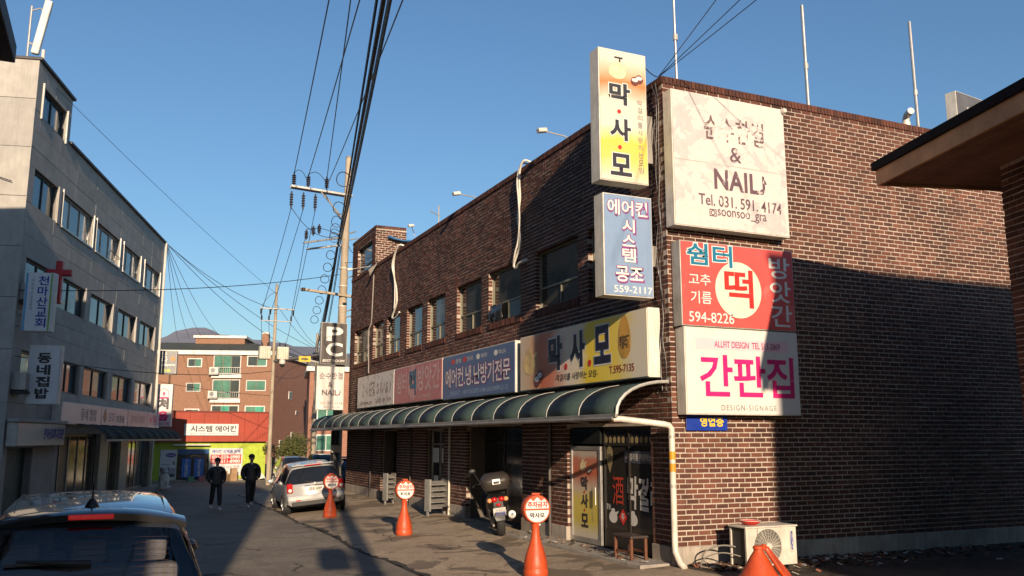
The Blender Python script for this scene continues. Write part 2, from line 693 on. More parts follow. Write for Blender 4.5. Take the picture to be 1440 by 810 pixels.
MAIN = thing('brick_building', (14, 25, 0), 'long two storey dark red brick corner building hung with shop signs', 'building')
WZ0, WZ1 = 5.24, 6.63
WINS = [(34.0, 36.4), (32.08, 33.5), (29.93, 31.6), (27.45, 29.12), (25.2, 26.9), (22.28, 24.2), (19.67, 21.75), (16.66, 18.8), (14.15, 16.2)]
GROUND = [(13.95, 17.27, 0, 2.42), (19.6, 23.3, 0, 2.5), (25.2, 26.9, 0, 2.45), (30.0, 32.0, 0, 2.45)]
f_fac = frame_fn((XF, YC, 0), (0, 1, 0), (-1, 0, 0))
f_side = frame_fn((XF, YC, 0), (1, 0, 0), (0, -1, 0))
holes_f = [(a - YC, b - YC, WZ0, WZ1) for a, b in WINS] + [(a - YC, b - YC, c, d) for a, b, c, d in GROUND]
rngb = random.Random(11)
bk = Bricks()
singles = []
lay(bk, f_side, XR - XF, 0.33, 8.865, [], rng=rngb, pick=lambda u, z: z < 2.55 and 0 <= u < 3.6, singles=singles)
lay(bk, f_fac, YE - YC, 0.33, 8.865, holes_f, ustart=0.128, rng=rngb)
for a, b in WINS:
    rowlock(bk, f_fac, a - YC - 0.04, b - YC + 0.04, WZ0 - 0.17, WZ0 - 0.004, 0.025, 0.12, rngb)
rowlock(bk, f_fac, 0.13, YE - YC, 8.865, ZT, 0.028, 0.24, rngb)
rowlock(bk, f_side, -0.028, XR - XF, 8.865, ZT, 0.028, 0.24, rngb)
# stair tower on the roof at the far end
TY0, TX1, TZ = 33.45, 10.35, 10.62
f_t1 = frame_fn((XF, TY0, 0), (0, 1, 0), (-1, 0, 0))
f_t2 = frame_fn((XF, TY0, 0), (1, 0, 0), (0, -1, 0))
TWH = [(0.55, 2.85, 8.75, 10.15)]
lay(bk, f_t2, TX1 - XF, 9.02, TZ - 0.1, [], rng=rngb)
lay(bk, f_t1, YE - TY0, 9.02, TZ - 0.1, TWH, ustart=0.128, rng=rngb)
rowlock(bk, f_t1, 0, YE - TY0, TZ - 0.12, TZ, 0.02, 0.2, rngb)
rowlock(bk, f_t2, 0.0, TX1 - XF, TZ - 0.118, TZ - 0.002, 0.02, 0.2, rngb)
bk.build('brickwork', brk_j, MAIN, kind='stuff')
# the nearest courses of the side wall, brick by brick
bm_ = MB().box(0, BL - 0.023, 0, 0.11, 0, BH)
bme = None
for (u, z, pr) in singles:
    if bme is None:
        o = bm_.build('brick', brk_s, MAIN, local=True)
        bme = o.data
    else:
        o = put('brick', bme, MAIN, local=True)
    o.matrix_parent_inverse = WM[MAIN].inverted()
    o.location = (XF + u, YC - pr, z)
# mortar bed, reveals, plinth, roof and rear
mb = MB()
sheet(mb, f_fac, 0.0, YE - YC, 0, 8.9, holes_f, -0.007, 0.2)
sheet(mb, f_side, 0.0, XR - XF, 0, 8.9, [], -0.007, 0.0)
sheet(mb, f_t1, 0.0, YE - TY0, 8.9, TZ - 0.05, TWH, -0.011, 0.2)
sheet(mb, f_t2, 0.0, TX1 - XF, 8.9, TZ - 0.05, [], -0.007, 0.0)
mb.box(XF + 0.24, XR, YC + 0.24, YE - 0.05, 8.3, 8.42)
mb.quad((XR, YC, 0), (XR, YE, 0), (XR, YE, 8.9), (XR, YC, 8.9))
mb.quad((XF, YE, 0), (XR, YE, 0), (XR, YE, 8.9), (XF, YE, 8.9))
mb.quad((XF + .012, YE, 8.9), (TX1, YE, 8.9), (TX1, YE, TZ - .05), (XF + .012, YE, TZ - .05))
mb.quad((TX1, TY0 + .012, 8.4), (TX1, YE, 8.4), (TX1, YE, TZ - .05), (TX1, TY0 + .012, TZ - .05))
mb.quad((XF + .012, TY0 + .012, TZ - .05), (TX1, TY0 + .012, TZ - .05), (TX1, YE, TZ - .05), (XF + .012, YE, TZ - .05))
mb.quad((XF + .24, YC + .24, 8.4), (XR, YC + .24, 8.4), (XR, YC + .24, 8.98), (XF + .24, YC + .24, 8.98))
mb.quad((XF + .24, YC + .24, 8.4), (XF + .24, TY0, 8.4), (XF + .24, TY0, 8.98), (XF + .24, YC + .24, 8.98))
mb.build('wall', mortar, MAIN)
# interior darkness comes from a closed shell: floors and a spine wall behind the openings
inner = pm('interior_plaster', (0.12, 0.11, 0.1), 0.9)
mb = MB()
mb.box(XF + 2.6, XF + 2.7, YC + 0.1, YE - 0.1, 0.0, 8.3)
mb.box(XF + 0.22, XF + 2.6, YC + 0.25, YE - 0.1, 3.2, 3.35)
mb.box(XF + 0.22, XF + 2.6, YC + 0.25, YE - 0.1, 0.0, 0.03)
mb.build('interior_floor', inner, MAIN)
plm = pm('plinth_concrete', (0.34, 0.3, 0.25), 0.9, var=0.3, scale=1.5, bmp=0.5, bscale=25, grime=0.6)
gs = sorted(GROUND)
y = YC + 0.0
for (a, b, c, d) in gs + [(YE, YE, 0, 0)]:
    if a - y > 0.1:
        MB().box(XF - 0.035, XF + 0.12, y if y > YC else YC + 0.125, a, -0.02, 0.325).build('plinth', plm, MAIN, bevel=0.012)
    y = b
MB().box(XF - 0.034, XR, YC - 0.035, YC + 0.12, -0.02, 0.325).build('plinth', plm, MAIN, bevel=0.012)
# white lean-to with blue tarpaulin roof beside the tower
wp = pm('white_panel', (0.62, 0.6, 0.56), 0.6, grime=0.3)
MB().box(10.4, 12.6, TY0 + 0.05, TY0 + 2.4, 8.42, 10.1).build('rooftop_shed', wp, MAIN)
tarp = pm('blue_tarpaulin', (0.03, 0.13, 0.3), 0.45, bmp=0.6, bscale=4)
mb = MB()
P = []
for i in range(15):
    x = 9.55 + i * 0.3
    for yy in (TY0 - 0.28, TY0 + 0.6, TY0 + 2.6):
        P.append((x, yy, 10.12 + 0.05 * math.sin(i * 1.9 + yy) + 0.06 * math.cos(i * 0.7) - (0.1 if yy < TY0 else 0)))
mb.add(P, [(i * 3 + j, (i + 1) * 3 + j, (i + 1) * 3 + j + 1, i * 3 + j + 1) for i in range(14) for j in range(2)])
k_ = mb.build('tarpaulin_roof', tarp, MAIN, smooth=True, ang=80)
sd = k_.modifiers.new('s', 'SOLIDIFY')
sd.thickness = 0.05
sd.offset = 1

# windows -----------------------------------------------------------------
wfr = pm('window_frame_olive', (0.20, 0.19, 0.13), 0.5, metal=0.3)
wgl = glass('window_glass_upper', (0.045, 0.042, 0.036), 0.06)
wgl2 = glass('window_glass_pale', (0.2, 0.26, 0.26), 0.1)
blk = pm('black_vinyl', (0.012, 0.012, 0.012), 0.35, bmp=0.7, bscale=9)


def fac_window(y0, y1, z0, z1, split, style):
    X0 = XF + 0.125
    mb = MB()
    t = 0.05
    for a, b, c, d in ((y0, y1, z0, z0 + t), (y0, y1, z1 - t, z1), (y0, y0 + t, z0 + t, z1 - t), (y1 - t, y1, z0 + t, z1 - t)):
        mb.box(X0, X0 + 0.07, a, b, c, d)
    win = mb.build('window', wfr, MAIN, bevel=0.004)
    zs = z0 + (z1 - z0) * split
    ym = (y0 + y1) / 2
    MB().box(X0 - 0.006, X0 + 0.06, y0 + t, y1 - t, zs - 0.025, zs + 0.025).build('transom', wfr, win)
    MB().box(X0 - 0.004, X0 + 0.058, ym - 0.025, ym + 0.025, z0 + t, zs - 0.025).build('mullion', wfr, win)
    MB().box(X0 + 0.03, X0 + 0.042, y0 + t, y1 - t, zs + 0.025, z1 - t).build('pane', wgl, win)
    MB().box(X0 + 0.03, X0 + 0.042, ym + 0.025, y1 - t, z0 + t, zs - 0.025).build('pane', blk if style == 2 else wgl, win)
    MB().box(X0 + 0.022, X0 + 0.034, y0 + t, ym - 0.025, z0 + t, zs - 0.025).build('pane', wgl2 if style == 2 else wgl, win)
    return win


for i, (a, b) in enumerate(WINS):
    fac_window(a, b, WZ0, WZ1, 0.36, 2 if i == 6 else 1)
X0 = XF + 0.125
mb = MB()
for a, b, c, d in ((TY0 + .55, TY0 + 2.85, 8.95, 9.0), (TY0 + .55, TY0 + 2.85, 10.1, 10.15), (TY0 + .55, TY0 + .6, 9.0, 10.1), (TY0 + 2.8, TY0 + 2.85, 9.0, 10.1), (TY0 + .6, TY0 + 2.8, 9.3, 9.35)):
    mb.box(X0, X0 + 0.07, a, b, c, d)
wt = mb.build('window', pm('dark_frame', (0.03, 0.028, 0.026), 0.5), MAIN)
MB().box(X0 + .03, X0 + .04, TY0 + .6, TY0 + 2.8, 9.0, 10.1).build('pane', wgl, wt)
MB().box(XF + 0.01, XF + 0.2, TY0 + .56, TY0 + 2.84, 8.75, 8.94).build('window_sill', mortar, wt)
# torn black plastic over the lower pane of one window
mb = MB()
P = []
rq = random.Random(8)
for i in range(9):
    for j in range(9):
        yy, zz = 20.85 + i * 0.105, WZ0 - 0.12 + j * 0.075
        P.append((XF + 0.05 - 0.06 * math.sin(j / 8 * 3.1) + rq.uniform(-0.03, 0.03), yy + rq.uniform(-0.02, 0.02), zz + (0.04 * math.sin(i * 1.3) if j == 0 else 0)))
mb.add(P, [(i * 9 + j, (i + 1) * 9 + j, (i + 1) * 9 + j + 1, i * 9 + j + 1) for i in range(8) for j in range(8)])
o = mb.build('plastic_sheet', blk, smooth=True, ang=60, label='crumpled black plastic sheet stuffed into an upper floor window of the brick building', cat='plastic sheet')
sd = o.modifiers.new('s', 'SOLIDIFY')
sd.thickness = 0.012

# shop fronts ---------------------------------------------------------------
alu = pm('aluminium', (0.42, 0.41, 0.39), 0.4, metal=0.7)
alud = pm('dark_bronze_frame', (0.035, 0.03, 0.026), 0.45, metal=0.4)
sgl = clear_glass('shop_glass', (0.45, 0.46, 0.46))
dgl = glass('dark_shop_glass', (0.018, 0.02, 0.021), 0.06)


def shopfront(name, y0, y1, z0, z1, bays, x, frame, gl, rail=0.0, hgt=2.05):
    """storefront in the recess: frame > panes; bays are y positions of the uprights"""
    mb = MB()
    t = 0.055
    mb.box(x, x + 0.06, y0, y1, z0, z0 + t + rail)
    mb.box(x, x + 0.06, y0, y1, z1 - t, z1)
    ed = [y0 + t / 2] + list(bays) + [y1 - t / 2]
    for e in ed:
        mb.box(x - 0.003, x + 0.063, e - t / 2, e + t / 2, z0 + t + rail, z1 - t)
    mb.box(x - 0.002, x + 0.055, y0 + t, y1 - t, hgt, hgt + t)
    fr = mb.build(name, frame, MAIN)
    for a, b in zip(ed, ed[1:]):
        MB().box(x + 0.02, x + 0.03, a + t / 2, b - t / 2, z0 + t + rail, hgt).build('pane', gl, fr)
        MB().box(x + 0.02, x + 0.03, a + t / 2, b - t / 2, hgt + t, z1 - t).build('pane', dgl, fr)
    return fr


shopfront('shop_window', 13.98, 15.86, 0.05, 2.42, (14.9,), XF + 0.1, alud, glass('restaurant_glass', (0.03, 0.026, 0.022), 0.05), 0.32)
shopfront('shop_window', 19.62, 23.28, 0.02, 2.5, (20.7, 21.9), XF + 0.55, alud, dgl, 0.2)
shopfront('shop_door', 25.22, 26.88, 0.02, 2.45, (26.1,), XF + 0.22, alu, dgl, 0.12, 1.98)
shopfront('shop_door', 30.02, 31.98, 0.02, 2.45, (31.0,), XF + 0.5, alud, dgl, 0.1)
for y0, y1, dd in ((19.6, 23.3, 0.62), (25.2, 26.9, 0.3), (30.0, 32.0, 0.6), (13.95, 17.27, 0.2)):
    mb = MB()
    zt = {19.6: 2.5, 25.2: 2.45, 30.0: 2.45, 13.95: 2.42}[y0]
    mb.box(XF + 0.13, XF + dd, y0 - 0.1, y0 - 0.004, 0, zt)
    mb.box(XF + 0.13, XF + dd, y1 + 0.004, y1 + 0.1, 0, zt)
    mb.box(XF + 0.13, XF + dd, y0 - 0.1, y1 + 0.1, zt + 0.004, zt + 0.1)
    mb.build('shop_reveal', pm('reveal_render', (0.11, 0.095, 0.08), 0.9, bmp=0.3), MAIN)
# posters on the aluminium door
pap = pm('white_paper', (0.62, 0.62, 0.6), 0.7, var=0.08)
for (a, b, c, d) in ((26.15, 26.75, 1.45, 1.95 - .05), (25.4, 25.9, 1.45, 1.9), (26.2, 26.6, 0.75, 1.05)):
    MB().box(XF + 0.2, XF + 0.206, a, b, c, d).build('notice_paper', pap, MAIN)
# restaurant door with the printed film
m, t, b = new_mat('door_film')
co = coords(t, kind='Generated')
sx = N(t, 'ShaderNodeSeparateXYZ')
t.links.new(co, sx.inputs[0])
c = ramp(t, math_(t, 'ADD', sx.outputs['Z'], math_(t, 'MULTIPLY', noise(t, co, 3, 3), 0.12)), [(0.1, (0.55, 0.5, 0.38)), (0.25, (0.55, 0.46, 0.08)), (0.5, (0.6, 0.5, 0.12)), (0.62, (0.55, 0.45, 0.35)), (0.78, (0.5, 0.13, 0.07)), (0.95, (0.5, 0.2, 0.13)), (1.0, (0.5, 0.42, 0.36))])
t.links.new(c, b.inputs['Base Color'])
b.inputs['Roughness'].default_value = 0.3
MATS['door_film'] = m
DX = XF + 0.06
mb = MB()
for a, b_, c_, d_ in ((15.93, 17.25, 0.05, 0.16), (15.93, 17.25, 1.95, 2.03), (15.93, 16.02, 0.16, 1.95), (17.16, 17.25, 0.16, 1.95)):
    mb.box(DX, DX + 0.05, a, b_, c_, d_)
door = mb.build('shop_door', alu, MAIN, bevel=0.004)
MB().box(DX + 0.018, DX + 0.028, 16.02, 17.16, 0.16, 1.95).build('film_panel', MATS['door_film'], door)
MB().box(DX, DX + 0.05, 15.93, 17.25, 2.08, 2.4).build('transom_panel', dgl, door)
MB().tube([(DX - 0.04, 16.08, 0.85), (DX - 0.04, 16.08, 1.2)], 0.014).build('door_handle', alu, door)
# ---------------------------------------------------------------- signs
def sign(name, label, loc, rz, w_, h_, d_, face, case, cat='sign', group=None, rim=0.02):
    s = thing(name, loc, label, cat, rz, group)
    L(MB().box(-w_ / 2, w_ / 2, -d_ + 0.012, 0, 0, h_), 'casing', case, s, bevel=0.006)
    L(MB().box(-w_ / 2 + rim, w_ / 2 - rim, -d_, -d_ + 0.02, rim, h_ - rim), 'face_panel', face, s)
    return s


def sheet_mat(name, col, rough=0.35, var=0.06, grime=0.15):
    return pm(name, col, rough, var=var, scale=1.5, grime=grime)


def worn_mat(name, white, under, thr=0.56, amt=0.8, scale=2.4):
    m, t, b = new_mat(name)
    co = coords(t)
    f = ramp(t, noise(t, co, scale, 7, 0.62, 0.6), [(thr, g1(0)), (thr + 0.02, g1(amt))])
    f2 = ramp(t, noise(t, co, 9, 5, 0.7), [(0.3, g1(0.88)), (0.7, g1(1.04))])
    c = mix(t, f, white, under)
    c = mix(t, 1.0, c, f2, 'MULTIPLY')
    t.links.new(c, b.inputs['Base Color'])
    b.inputs['Roughness'].default_value = 0.45
    bump(t, b, f, 0.3, 0.003)
    MATS[name] = m
    return m


case_w = pm('sign_case_white', (0.6, 0.57, 0.5), 0.5, grime=0.45)
case_g = pm('sign_case_grey', (0.42, 0.4, 0.36), 0.5, metal=0.2, grime=0.5)
ink = pm('ink_black', (0.03, 0.03, 0.034), 0.4)
inkw = pm('ink_white', (0.66, 0.645, 0.61), 0.4, var=0.05)
ink_mag = pm('ink_magenta', (0.62, 0.018, 0.16), 0.35, var=0.05)
ink_red = pm('ink_red', (0.6, 0.03, 0.025), 0.4, var=0.08)
ink_teal = pm('ink_teal', (0.012, 0.16, 0.27), 0.4, var=0.08)
ink_blue = pm('ink_blue', (0.02, 0.035, 0.25), 0.4, var=0.08)
ink_grey = pm('ink_grey', (0.2, 0.19, 0.19), 0.5)
ink_brown = worn_mat('ink_brown_worn', (0.13, 0.075, 0.09), (0.55, 0.5, 0.47), 0.6, 0.8, 6)
ink_brown2 = worn_mat('ink_brown_peeling', (0.16, 0.1, 0.1), (0.66, 0.62, 0.58), 0.5, 0.95, 5)
ink_yel = pm('ink_yellow', (0.7, 0.5, 0.03), 0.4)

# side wall A: peeling white sign -------------------------------------------------
fA = worn_mat('peeling_white', (0.62, 0.565, 0.52), (0.47, 0.43, 0.42), 0.54, 0.75, 1.6)
s = sign('wall_sign', 'large peeling white sign with worn brown lettering, highest on the sunlit side wall', (10.41, 13.215, 6.03), 0, 2.67, 2.62, 0.28, fA, case_w)
yy = -0.2845
L(MB().box(-1.315, 1.315, yy + 0.001, yy + 0.008, 1.26, 1.275), 'seam', pm('seam_grey', (0.4, 0.38, 0.36), 0.6), s)
letter(s, '순수한결', 0.1, 1.98, 1.42, 0.5, yy, ink_brown2, 0.012, spacing=1.1)
letter(s, '&', 0.1, 1.5, 0.27, 0.3, yy, ink_brown, 0.008)
letter(s, 'NAIL♪', 0.2, 0.98, 1.25, 0.4, yy, ink_brown, 0.028, spacing=1.05)
letter(s, 'Tel. 031. 591. 4174', 0.18, 0.55, 1.95, 0.22, yy, ink_brown, 0.012)
letter(s, 'soonsoo_gra', 0.2, 0.3, 1.15, 0.19, yy, ink_brown, 0.008)
mb = MB()
for a, b_, c, d in ((-.56, -.4, .24, .258), (-.56, -.4, .362, .38), (-.56, -.542, .258, .362), (-.418, -.4, .258, .362)):
    mb.box(a, b_, yy, yy + 0.004, c, d)
mb.lathe([(0.032, 0), (0.05, 0), (0.05, 0.004), (0.032, 0.004)], (-.48, yy, .31), 14, axis='y', cap=False)
L(mb, 'emblem', ink_brown, s)

# side wall B: red sign -------------------------------------------------------
fB = worn_mat('sign_red', (0.60, 0.085, 0.075), (0.66, 0.2, 0.17), 0.6, 0.35, 1.2)
s = sign('wall_sign', 'red sign with a white disc, middle of three on the sunlit side wall', (10.47, 13.215, 4.19), 0, 2.61, 1.57, 0.28, fB, case_g)
yy = -0.285
mb = MB()
mb.disc((-0.03, yy, 0.72), 0.53, 40)
L(mb, 'disc', pm('disc_cream', (0.7, 0.6, 0.5), 0.4, var=0.06), s)
letter(s, '떡', -0.02, 0.75, 0.66, 0.72, yy - .004, ink_red, 0.02)
letter(s, '쉼터', -0.66, 1.33, 1.06, 0.45, yy - .002, inkw, 0.055)
letter(s, '쉼터', -0.66, 1.33, 1.02, 0.41, yy - .006, ink_teal, 0.02)
letter(s, '고추', -0.9, 0.86, 0.48, 0.21, yy, inkw, 0.008)
letter(s, '기름', -0.88, 0.53, 0.46, 0.23, yy, inkw, 0.008)
letter(s, '594-8226', -0.66, 0.17, 1.0, 0.19, yy, inkw, 0.006)
vletters(s, '방앗간', 0.96, 1.44, 0.06, 0.5, yy, inkw, 0.012, 0.1)

# side wall C: sign maker ------------------------------------------------------
fC = sheet_mat('sign_white_clean', (0.63, 0.61, 0.57))
s = sign('wall_sign', 'white sign with big magenta lettering, lowest of three on the sunlit side wall', (10.49, 13.215, 2.61), 0, 2.59, 1.565, 0.28, fC, case_w)
L(MB().box(-1.06, 1.06, yy + .001, yy + .006, 1.17, 1.37), 'banner', pm('band_pink', (0.7, 0.5, 0.54), 0.4, var=0.05), s)
letter(s, 'ALLFIT DESIGN  TEL 511-2869', 0.1, 1.27, 1.5, 0.12, yy - .002, pm('ink_plum', (0.3, 0.02, 0.1), 0.4), 0.01)
letter(s, '간판집', 0.08, 0.7, 2.15, 0.76, yy, ink_mag, 0.018, spacing=0.96)
letter(s, 'DESIGN-SIGNAGE', 0.08, 0.13, 1.25, 0.1, yy, ink_grey, 0.0, spacing=1.3)
# little blue plate half hidden under the sign
s = sign('wall_plate', 'small blue plate with yellow lettering tucked under the lowest wall sign', (9.81, 13.215, 2.33), 0, 0.9, 0.34, 0.03, pm('plate_blue', (0.012, 0.04, 0.3), 0.35), ink_blue, rim=0.006)
letter(s, '영업중', 0.1, 0.16, 0.52, 0.17, -0.034, ink_yel, 0.03)

# projecting blade signs ----------------------------------------------------------
def maksamo_mat(name, vertical):
    m, t, b = new_mat(name)
    co = coords(t)
    sx = N(t, 'ShaderNodeSeparateXYZ')
    t.links.new(co, sx.inputs[0])
    if vertical:
        fz = math_(t, 'DIVIDE', sx.outputs['Z'], 2.6)
        fz = math_(t, 'ADD', fz, math_(t, 'MULTIPLY', noise(t, co, 1.6, 2), 0.14))
        c = ramp(t, fz, [(0.08, (0.6, 0.55, 0.47)), (0.24, (0.62, 0.5, 0.12)), (0.36, (0.64, 0.5, 0.08)), (0.5, (0.62, 0.58, 0.48)), (0.68, (0.62, 0.56, 0.46)), (0.82, (0.58, 0.19, 0.06)), (0.92, (0.6, 0.42, 0.28)), (1.02, (0.62, 0.57, 0.48))])
    else:
        fx = math_(t, 'DIVIDE', math_(t, 'ADD', sx.outputs['X'], 2.75), 5.5)
        fx = math_(t, 'ADD', fx, math_(t, 'MULTIPLY', math_(t, 'SUBTRACT', noise(t, co, 1.1, 3), 0.5), 0.2))
        c = ramp(t, fx, [(0.0, (0.6, 0.5, 0.38)), (0.12, (0.6, 0.4, 0.25)), (0.2, (0.52, 0.14, 0.07)), (0.3, (0.58, 0.22, 0.14)), (0.42, (0.74, 0.63, 0.5)), (0.55, (0.76, 0.67, 0.45)), (0.6, (0.8, 0.6, 0.04)), (0.8, (0.82, 0.64, 0.1)), (0.92, (0.78, 0.71, 0.56))])
    t.links.new(c, b.inputs['Base Color'])
    b.inputs['Roughness'].default_value = 0.4
    MATS[name] = m
    return m


def kettle(s, cx, cz, r, y, mat, mirror=1):
    """the printed brass kettle and its lid"""
    mb = MB()
    mb.add([(cx + r * 1.12 * math.cos(a) * (1 - .12 * math.sin(a)), y, cz + r * .85 * math.sin(a)) for a in [i * math.pi / 14 for i in range(28)]], [tuple(range(28))])
    mb.add([(cx + mirror * r * 0.7, y - .001, cz + r * 0.1), (cx + mirror * r * 1.5, y - .001, cz + r * 0.75), (cx + mirror * r * 1.32, y - .001, cz + r * 0.85), (cx + mirror * r * 0.5, y - .001, cz + r * 0.6)], [(0, 1, 2, 3)])
    mb.add([(cx - r * 0.55, y - .002, cz + r * 0.8), (cx + r * 0.55, y - .002, cz + r * 0.8), (cx + r * 0.35, y - .002, cz + r * 1.15), (cx - r * 0.35, y - .002, cz + r * 1.15)], [(0, 1, 2, 3)])
    return L(mb, 'printed_kettle', mat, s)


def bowls(s, cx, cz, r, y):
    mb = MB()
    for dx, dz in ((0, 0), (r * 1.1, r * 0.55)):
        mb.disc((cx + dx, y - .001 * (dx > 0), cz + dz), r, 20, 0)
        mb.add([(cx + dx + r * 0.78 * math.cos(a), y - .003, cz + dz + r * 0.25 + r * 0.42 * math.sin(a)) for a in [i * 0.3142 for i in range(20)]], [tuple(range(20))], 1)
    return L(mb, 'printed_bowls', [pm('bowl_brown', (0.13, 0.035, 0.025), 0.5), inkw], s)


gold = pm('kettle_gold', (0.66, 0.55, 0.34), 0.4, var=0.25, scale=3)
s = sign('blade_sign', 'tall cream and yellow vertical blade sign at the top corner of the brick building', (8.385, 13.84, 6.89), 0, 1.05, 2.6, 0.34, maksamo_mat('maksamo_v', True), case_w)
yy = -0.345
for ch, z in (('막', 1.72), ('사', 1.02), ('모', 0.33)):
    letter(s, ch, -0.08, z, 0.5, 0.47, yy, inkw, 0.07)
    letter(s, ch, -0.08, z, 0.46, 0.43, yy - .004, ink, 0.035)
for z in (1.37, 0.67):
    L(MB().disc((-0.1, yy - .002, z), 0.042, 16), 'dot', ink_red, s)
kettle(s, -0.12, 2.16, 0.17, yy, gold)
bowls(s, 0.26, 2.03, 0.09, yy - .004)
L(MB().box(-.18, .0, yy - .004, yy, 2.43, 2.46).box(-.08, -.05, yy - .0035, yy, 2.36, 2.43), 'kettle_handle', ink, s)
vletters(s, '막걸리를사랑하는모임', 0.36, 1.68, 0.2, 0.11, yy, ink_grey, 0.004, 0.22)
fBl = sheet_mat('sign_paleblue', (0.2, 0.29, 0.44))
s = sign('blade_sign', 'pale blue vertical blade sign under the cream blade sign on the brick corner', (8.43, 13.84, 4.74), 0, 1.05, 1.91, 0.34, fBl, case_w)
inkpl = pm('ink_purple', (0.22, 0.06, 0.2), 0.4)
for tx, x, z, w_, h_ in (('에어컨', -0.01, 1.66, 0.86, 0.29), ('시', 0.0, 1.32, 0.27, 0.25), ('스', 0.0, 1.04, 0.27, 0.22), ('템', 0.0, 0.77, 0.29, 0.26), ('공조', 0.0, 0.41, 0.58, 0.29)):
    letter(s, tx, x + .012, z - .012, w_ + .05, h_ + .05, yy, inkpl, 0.055)
    letter(s, tx, x, z, w_, h_, yy - .004, inkw, 0.02)
letter(s, '559-2117', 0.08, 0.13, 0.82, 0.13, yy, inkw, 0.012)
# brackets fixing them to the wall
brk = pm('bracket_box', (0.3, 0.28, 0.25), 0.6, metal=0.3, grime=0.4)
for z0, z1 in ((7.35, 8.3), (5.35, 5.75)):
    MB().box(8.9, 9.08, 13.56, 13.8, z0, z1).build('sign_bracket', brk, label='grey %s wall bracket behind the %s blade sign' % (('tall', 'cream') if z0 > 7 else ('small', 'pale blue')), cat='bracket', bevel=0.01)

# fascia signs over the awning ------------------------------------------------
def fascia(label, y0, y1, z0, z1, face, case=case_w):
    return sign('fascia_sign', label, (XF - 0.02, (y0 + y1) / 2, z0), R(-90), y1 - y0, z1 - z0, 0.28, face, case)


yy = -0.285
s = fascia('worn white fascia sign at the far end of the row above the awning', 29.5, 34.5, 3.34, 4.55, worn_mat('worn_white2', (0.66, 0.6, 0.55), (0.42, 0.37, 0.35), 0.55, 0.7, 2.0))
letter(s, '순수한결 & NAIL♪', 0.2, 0.68, 3.9, 0.55, yy, ink_brown2, 0.022)
letter(s, '@soonsoo_gra     Tel. 031. 591. 4174', 0.1, 0.18, 4.2, 0.2, yy, ink_brown, 0.008)
s = fascia('faded pink fascia sign with a pale disc above the awning', 24.58, 29.46, 3.33, 4.55, worn_mat('faded_pink', (0.48, 0.17, 0.17), (0.4, 0.2, 0.2), 0.55, 0.5, 1.1))
inkf = pm('ink_faded', (0.55, 0.36, 0.35), 0.5, var=0.2)
L(MB().disc((-0.35, yy, 0.64), 0.56, 36), 'disc', pm('disc_faded', (0.5, 0.27, 0.26), 0.5), s)
letter(s, '떡', -0.35, 0.66, 0.72, 0.85, yy - .004, pm('ink_teal_dark', (0.01, 0.06, 0.1), 0.4), 0.045)
letter(s, '쉼터', -1.55, 0.68, 1.1, 0.7, yy, inkf, 0.02)
letter(s, '방앗간', 1.2, 0.74, 2.1, 0.8, yy, inkf, 0.02)
letter(s, '☎ 594-8226', 0.8, 0.17, 1.3, 0.16, yy, inkf, 0.01)
s = fascia('deep blue fascia sign with white outlined lettering above the awning', 19.36, 24.5, 3.29, 4.55, sheet_mat('sign_blue', (0.085, 0.135, 0.26)))
letter(s, '에어컨.냉.난방기전문', 0.0, 0.6, 4.7, 0.6, yy, inkpl, 0.06, spacing=0.95)
letter(s, '에어컨.냉.난방기전문', 0.0, 0.6, 4.62, 0.55, yy - .004, inkw, 0.01, spacing=0.95)
letter(s, '559-2117    HP 010-2072-1144, 010-8989-2112', 0.1, 0.15, 4.1, 0.14, yy, pm('ink_lightblue', (0.3, 0.4, 0.55), 0.4), 0.008)
for i, (tx, x, cl) in enumerate((('삼성', -1.5, ink_red), ('린나이', -0.6, ink_red), ('캐리어', 0.4, inkw), ('파나소닉', 1.6, inkw))):
    letter(s, tx, x + 0.2, 1.06, 0.42, 0.13, yy, inkw, 0.01)
    mb = MB()
    mb.add([(x - 0.2 + 0.13 * math.cos(a * .3142), yy, 1.06 + 0.075 * math.sin(a * .3142)) for a in range(20)], [tuple(range(20))])
    L(mb, 'emblem', cl, s)
s = fascia('cream and yellow fascia sign with black brush lettering nearest the corner', 13.5, 19.06, 3.29, 4.57, maksamo_mat('maksamo_h', False))
for ch, x in (('막', -0.92), ('사', 0.1), ('모', 1.14)):
    letter(s, ch, x, 0.75, 0.72, 0.83, yy, inkw, 0.08)
    letter(s, ch, x, 0.75, 0.66, 0.76, yy - .004, pm('ink_navy', (0.012, 0.014, 0.035), 0.4), 0.05)
for x in (-0.42, 0.62):
    L(MB().disc((x, yy - .002, 0.42), 0.07, 18), 'dot', ink_red, s)
letter(s, '-막걸리를 사랑하는 모임-', 0.0, 0.2, 1.9, 0.15, yy, ink, 0.008, shear=0.15)
letter(s, 'T.595-7135', 1.85, 0.22, 0.9, 0.15, yy, pm('ink_maroon', (0.3, 0.03, 0.03), 0.4), 0.012)
kettle(s, -2.25, 0.62, 0.3, yy, pm('kettle_pale', (0.62, 0.45, 0.2), 0.4, var=0.3))
bowls(s, -1.85, 0.2, 0.15, yy - .004)
mb = MB()
mb.add([(1.98 + 0.22 * math.cos(a) * (1 - 0.25 * math.sin(a)), yy, 0.82 + 0.42 * math.sin(a)) for a in [i * .2513 for i in range(25)]], [tuple(range(25))])
L(mb, 'printed_gourd', pm('gourd_orange', (0.6, 0.33, 0.06), 0.4, var=0.3), s)
letter(s, '막걸리酒', 1.98, 0.72, 0.34, 0.25, yy - .004, ink, 0.02)

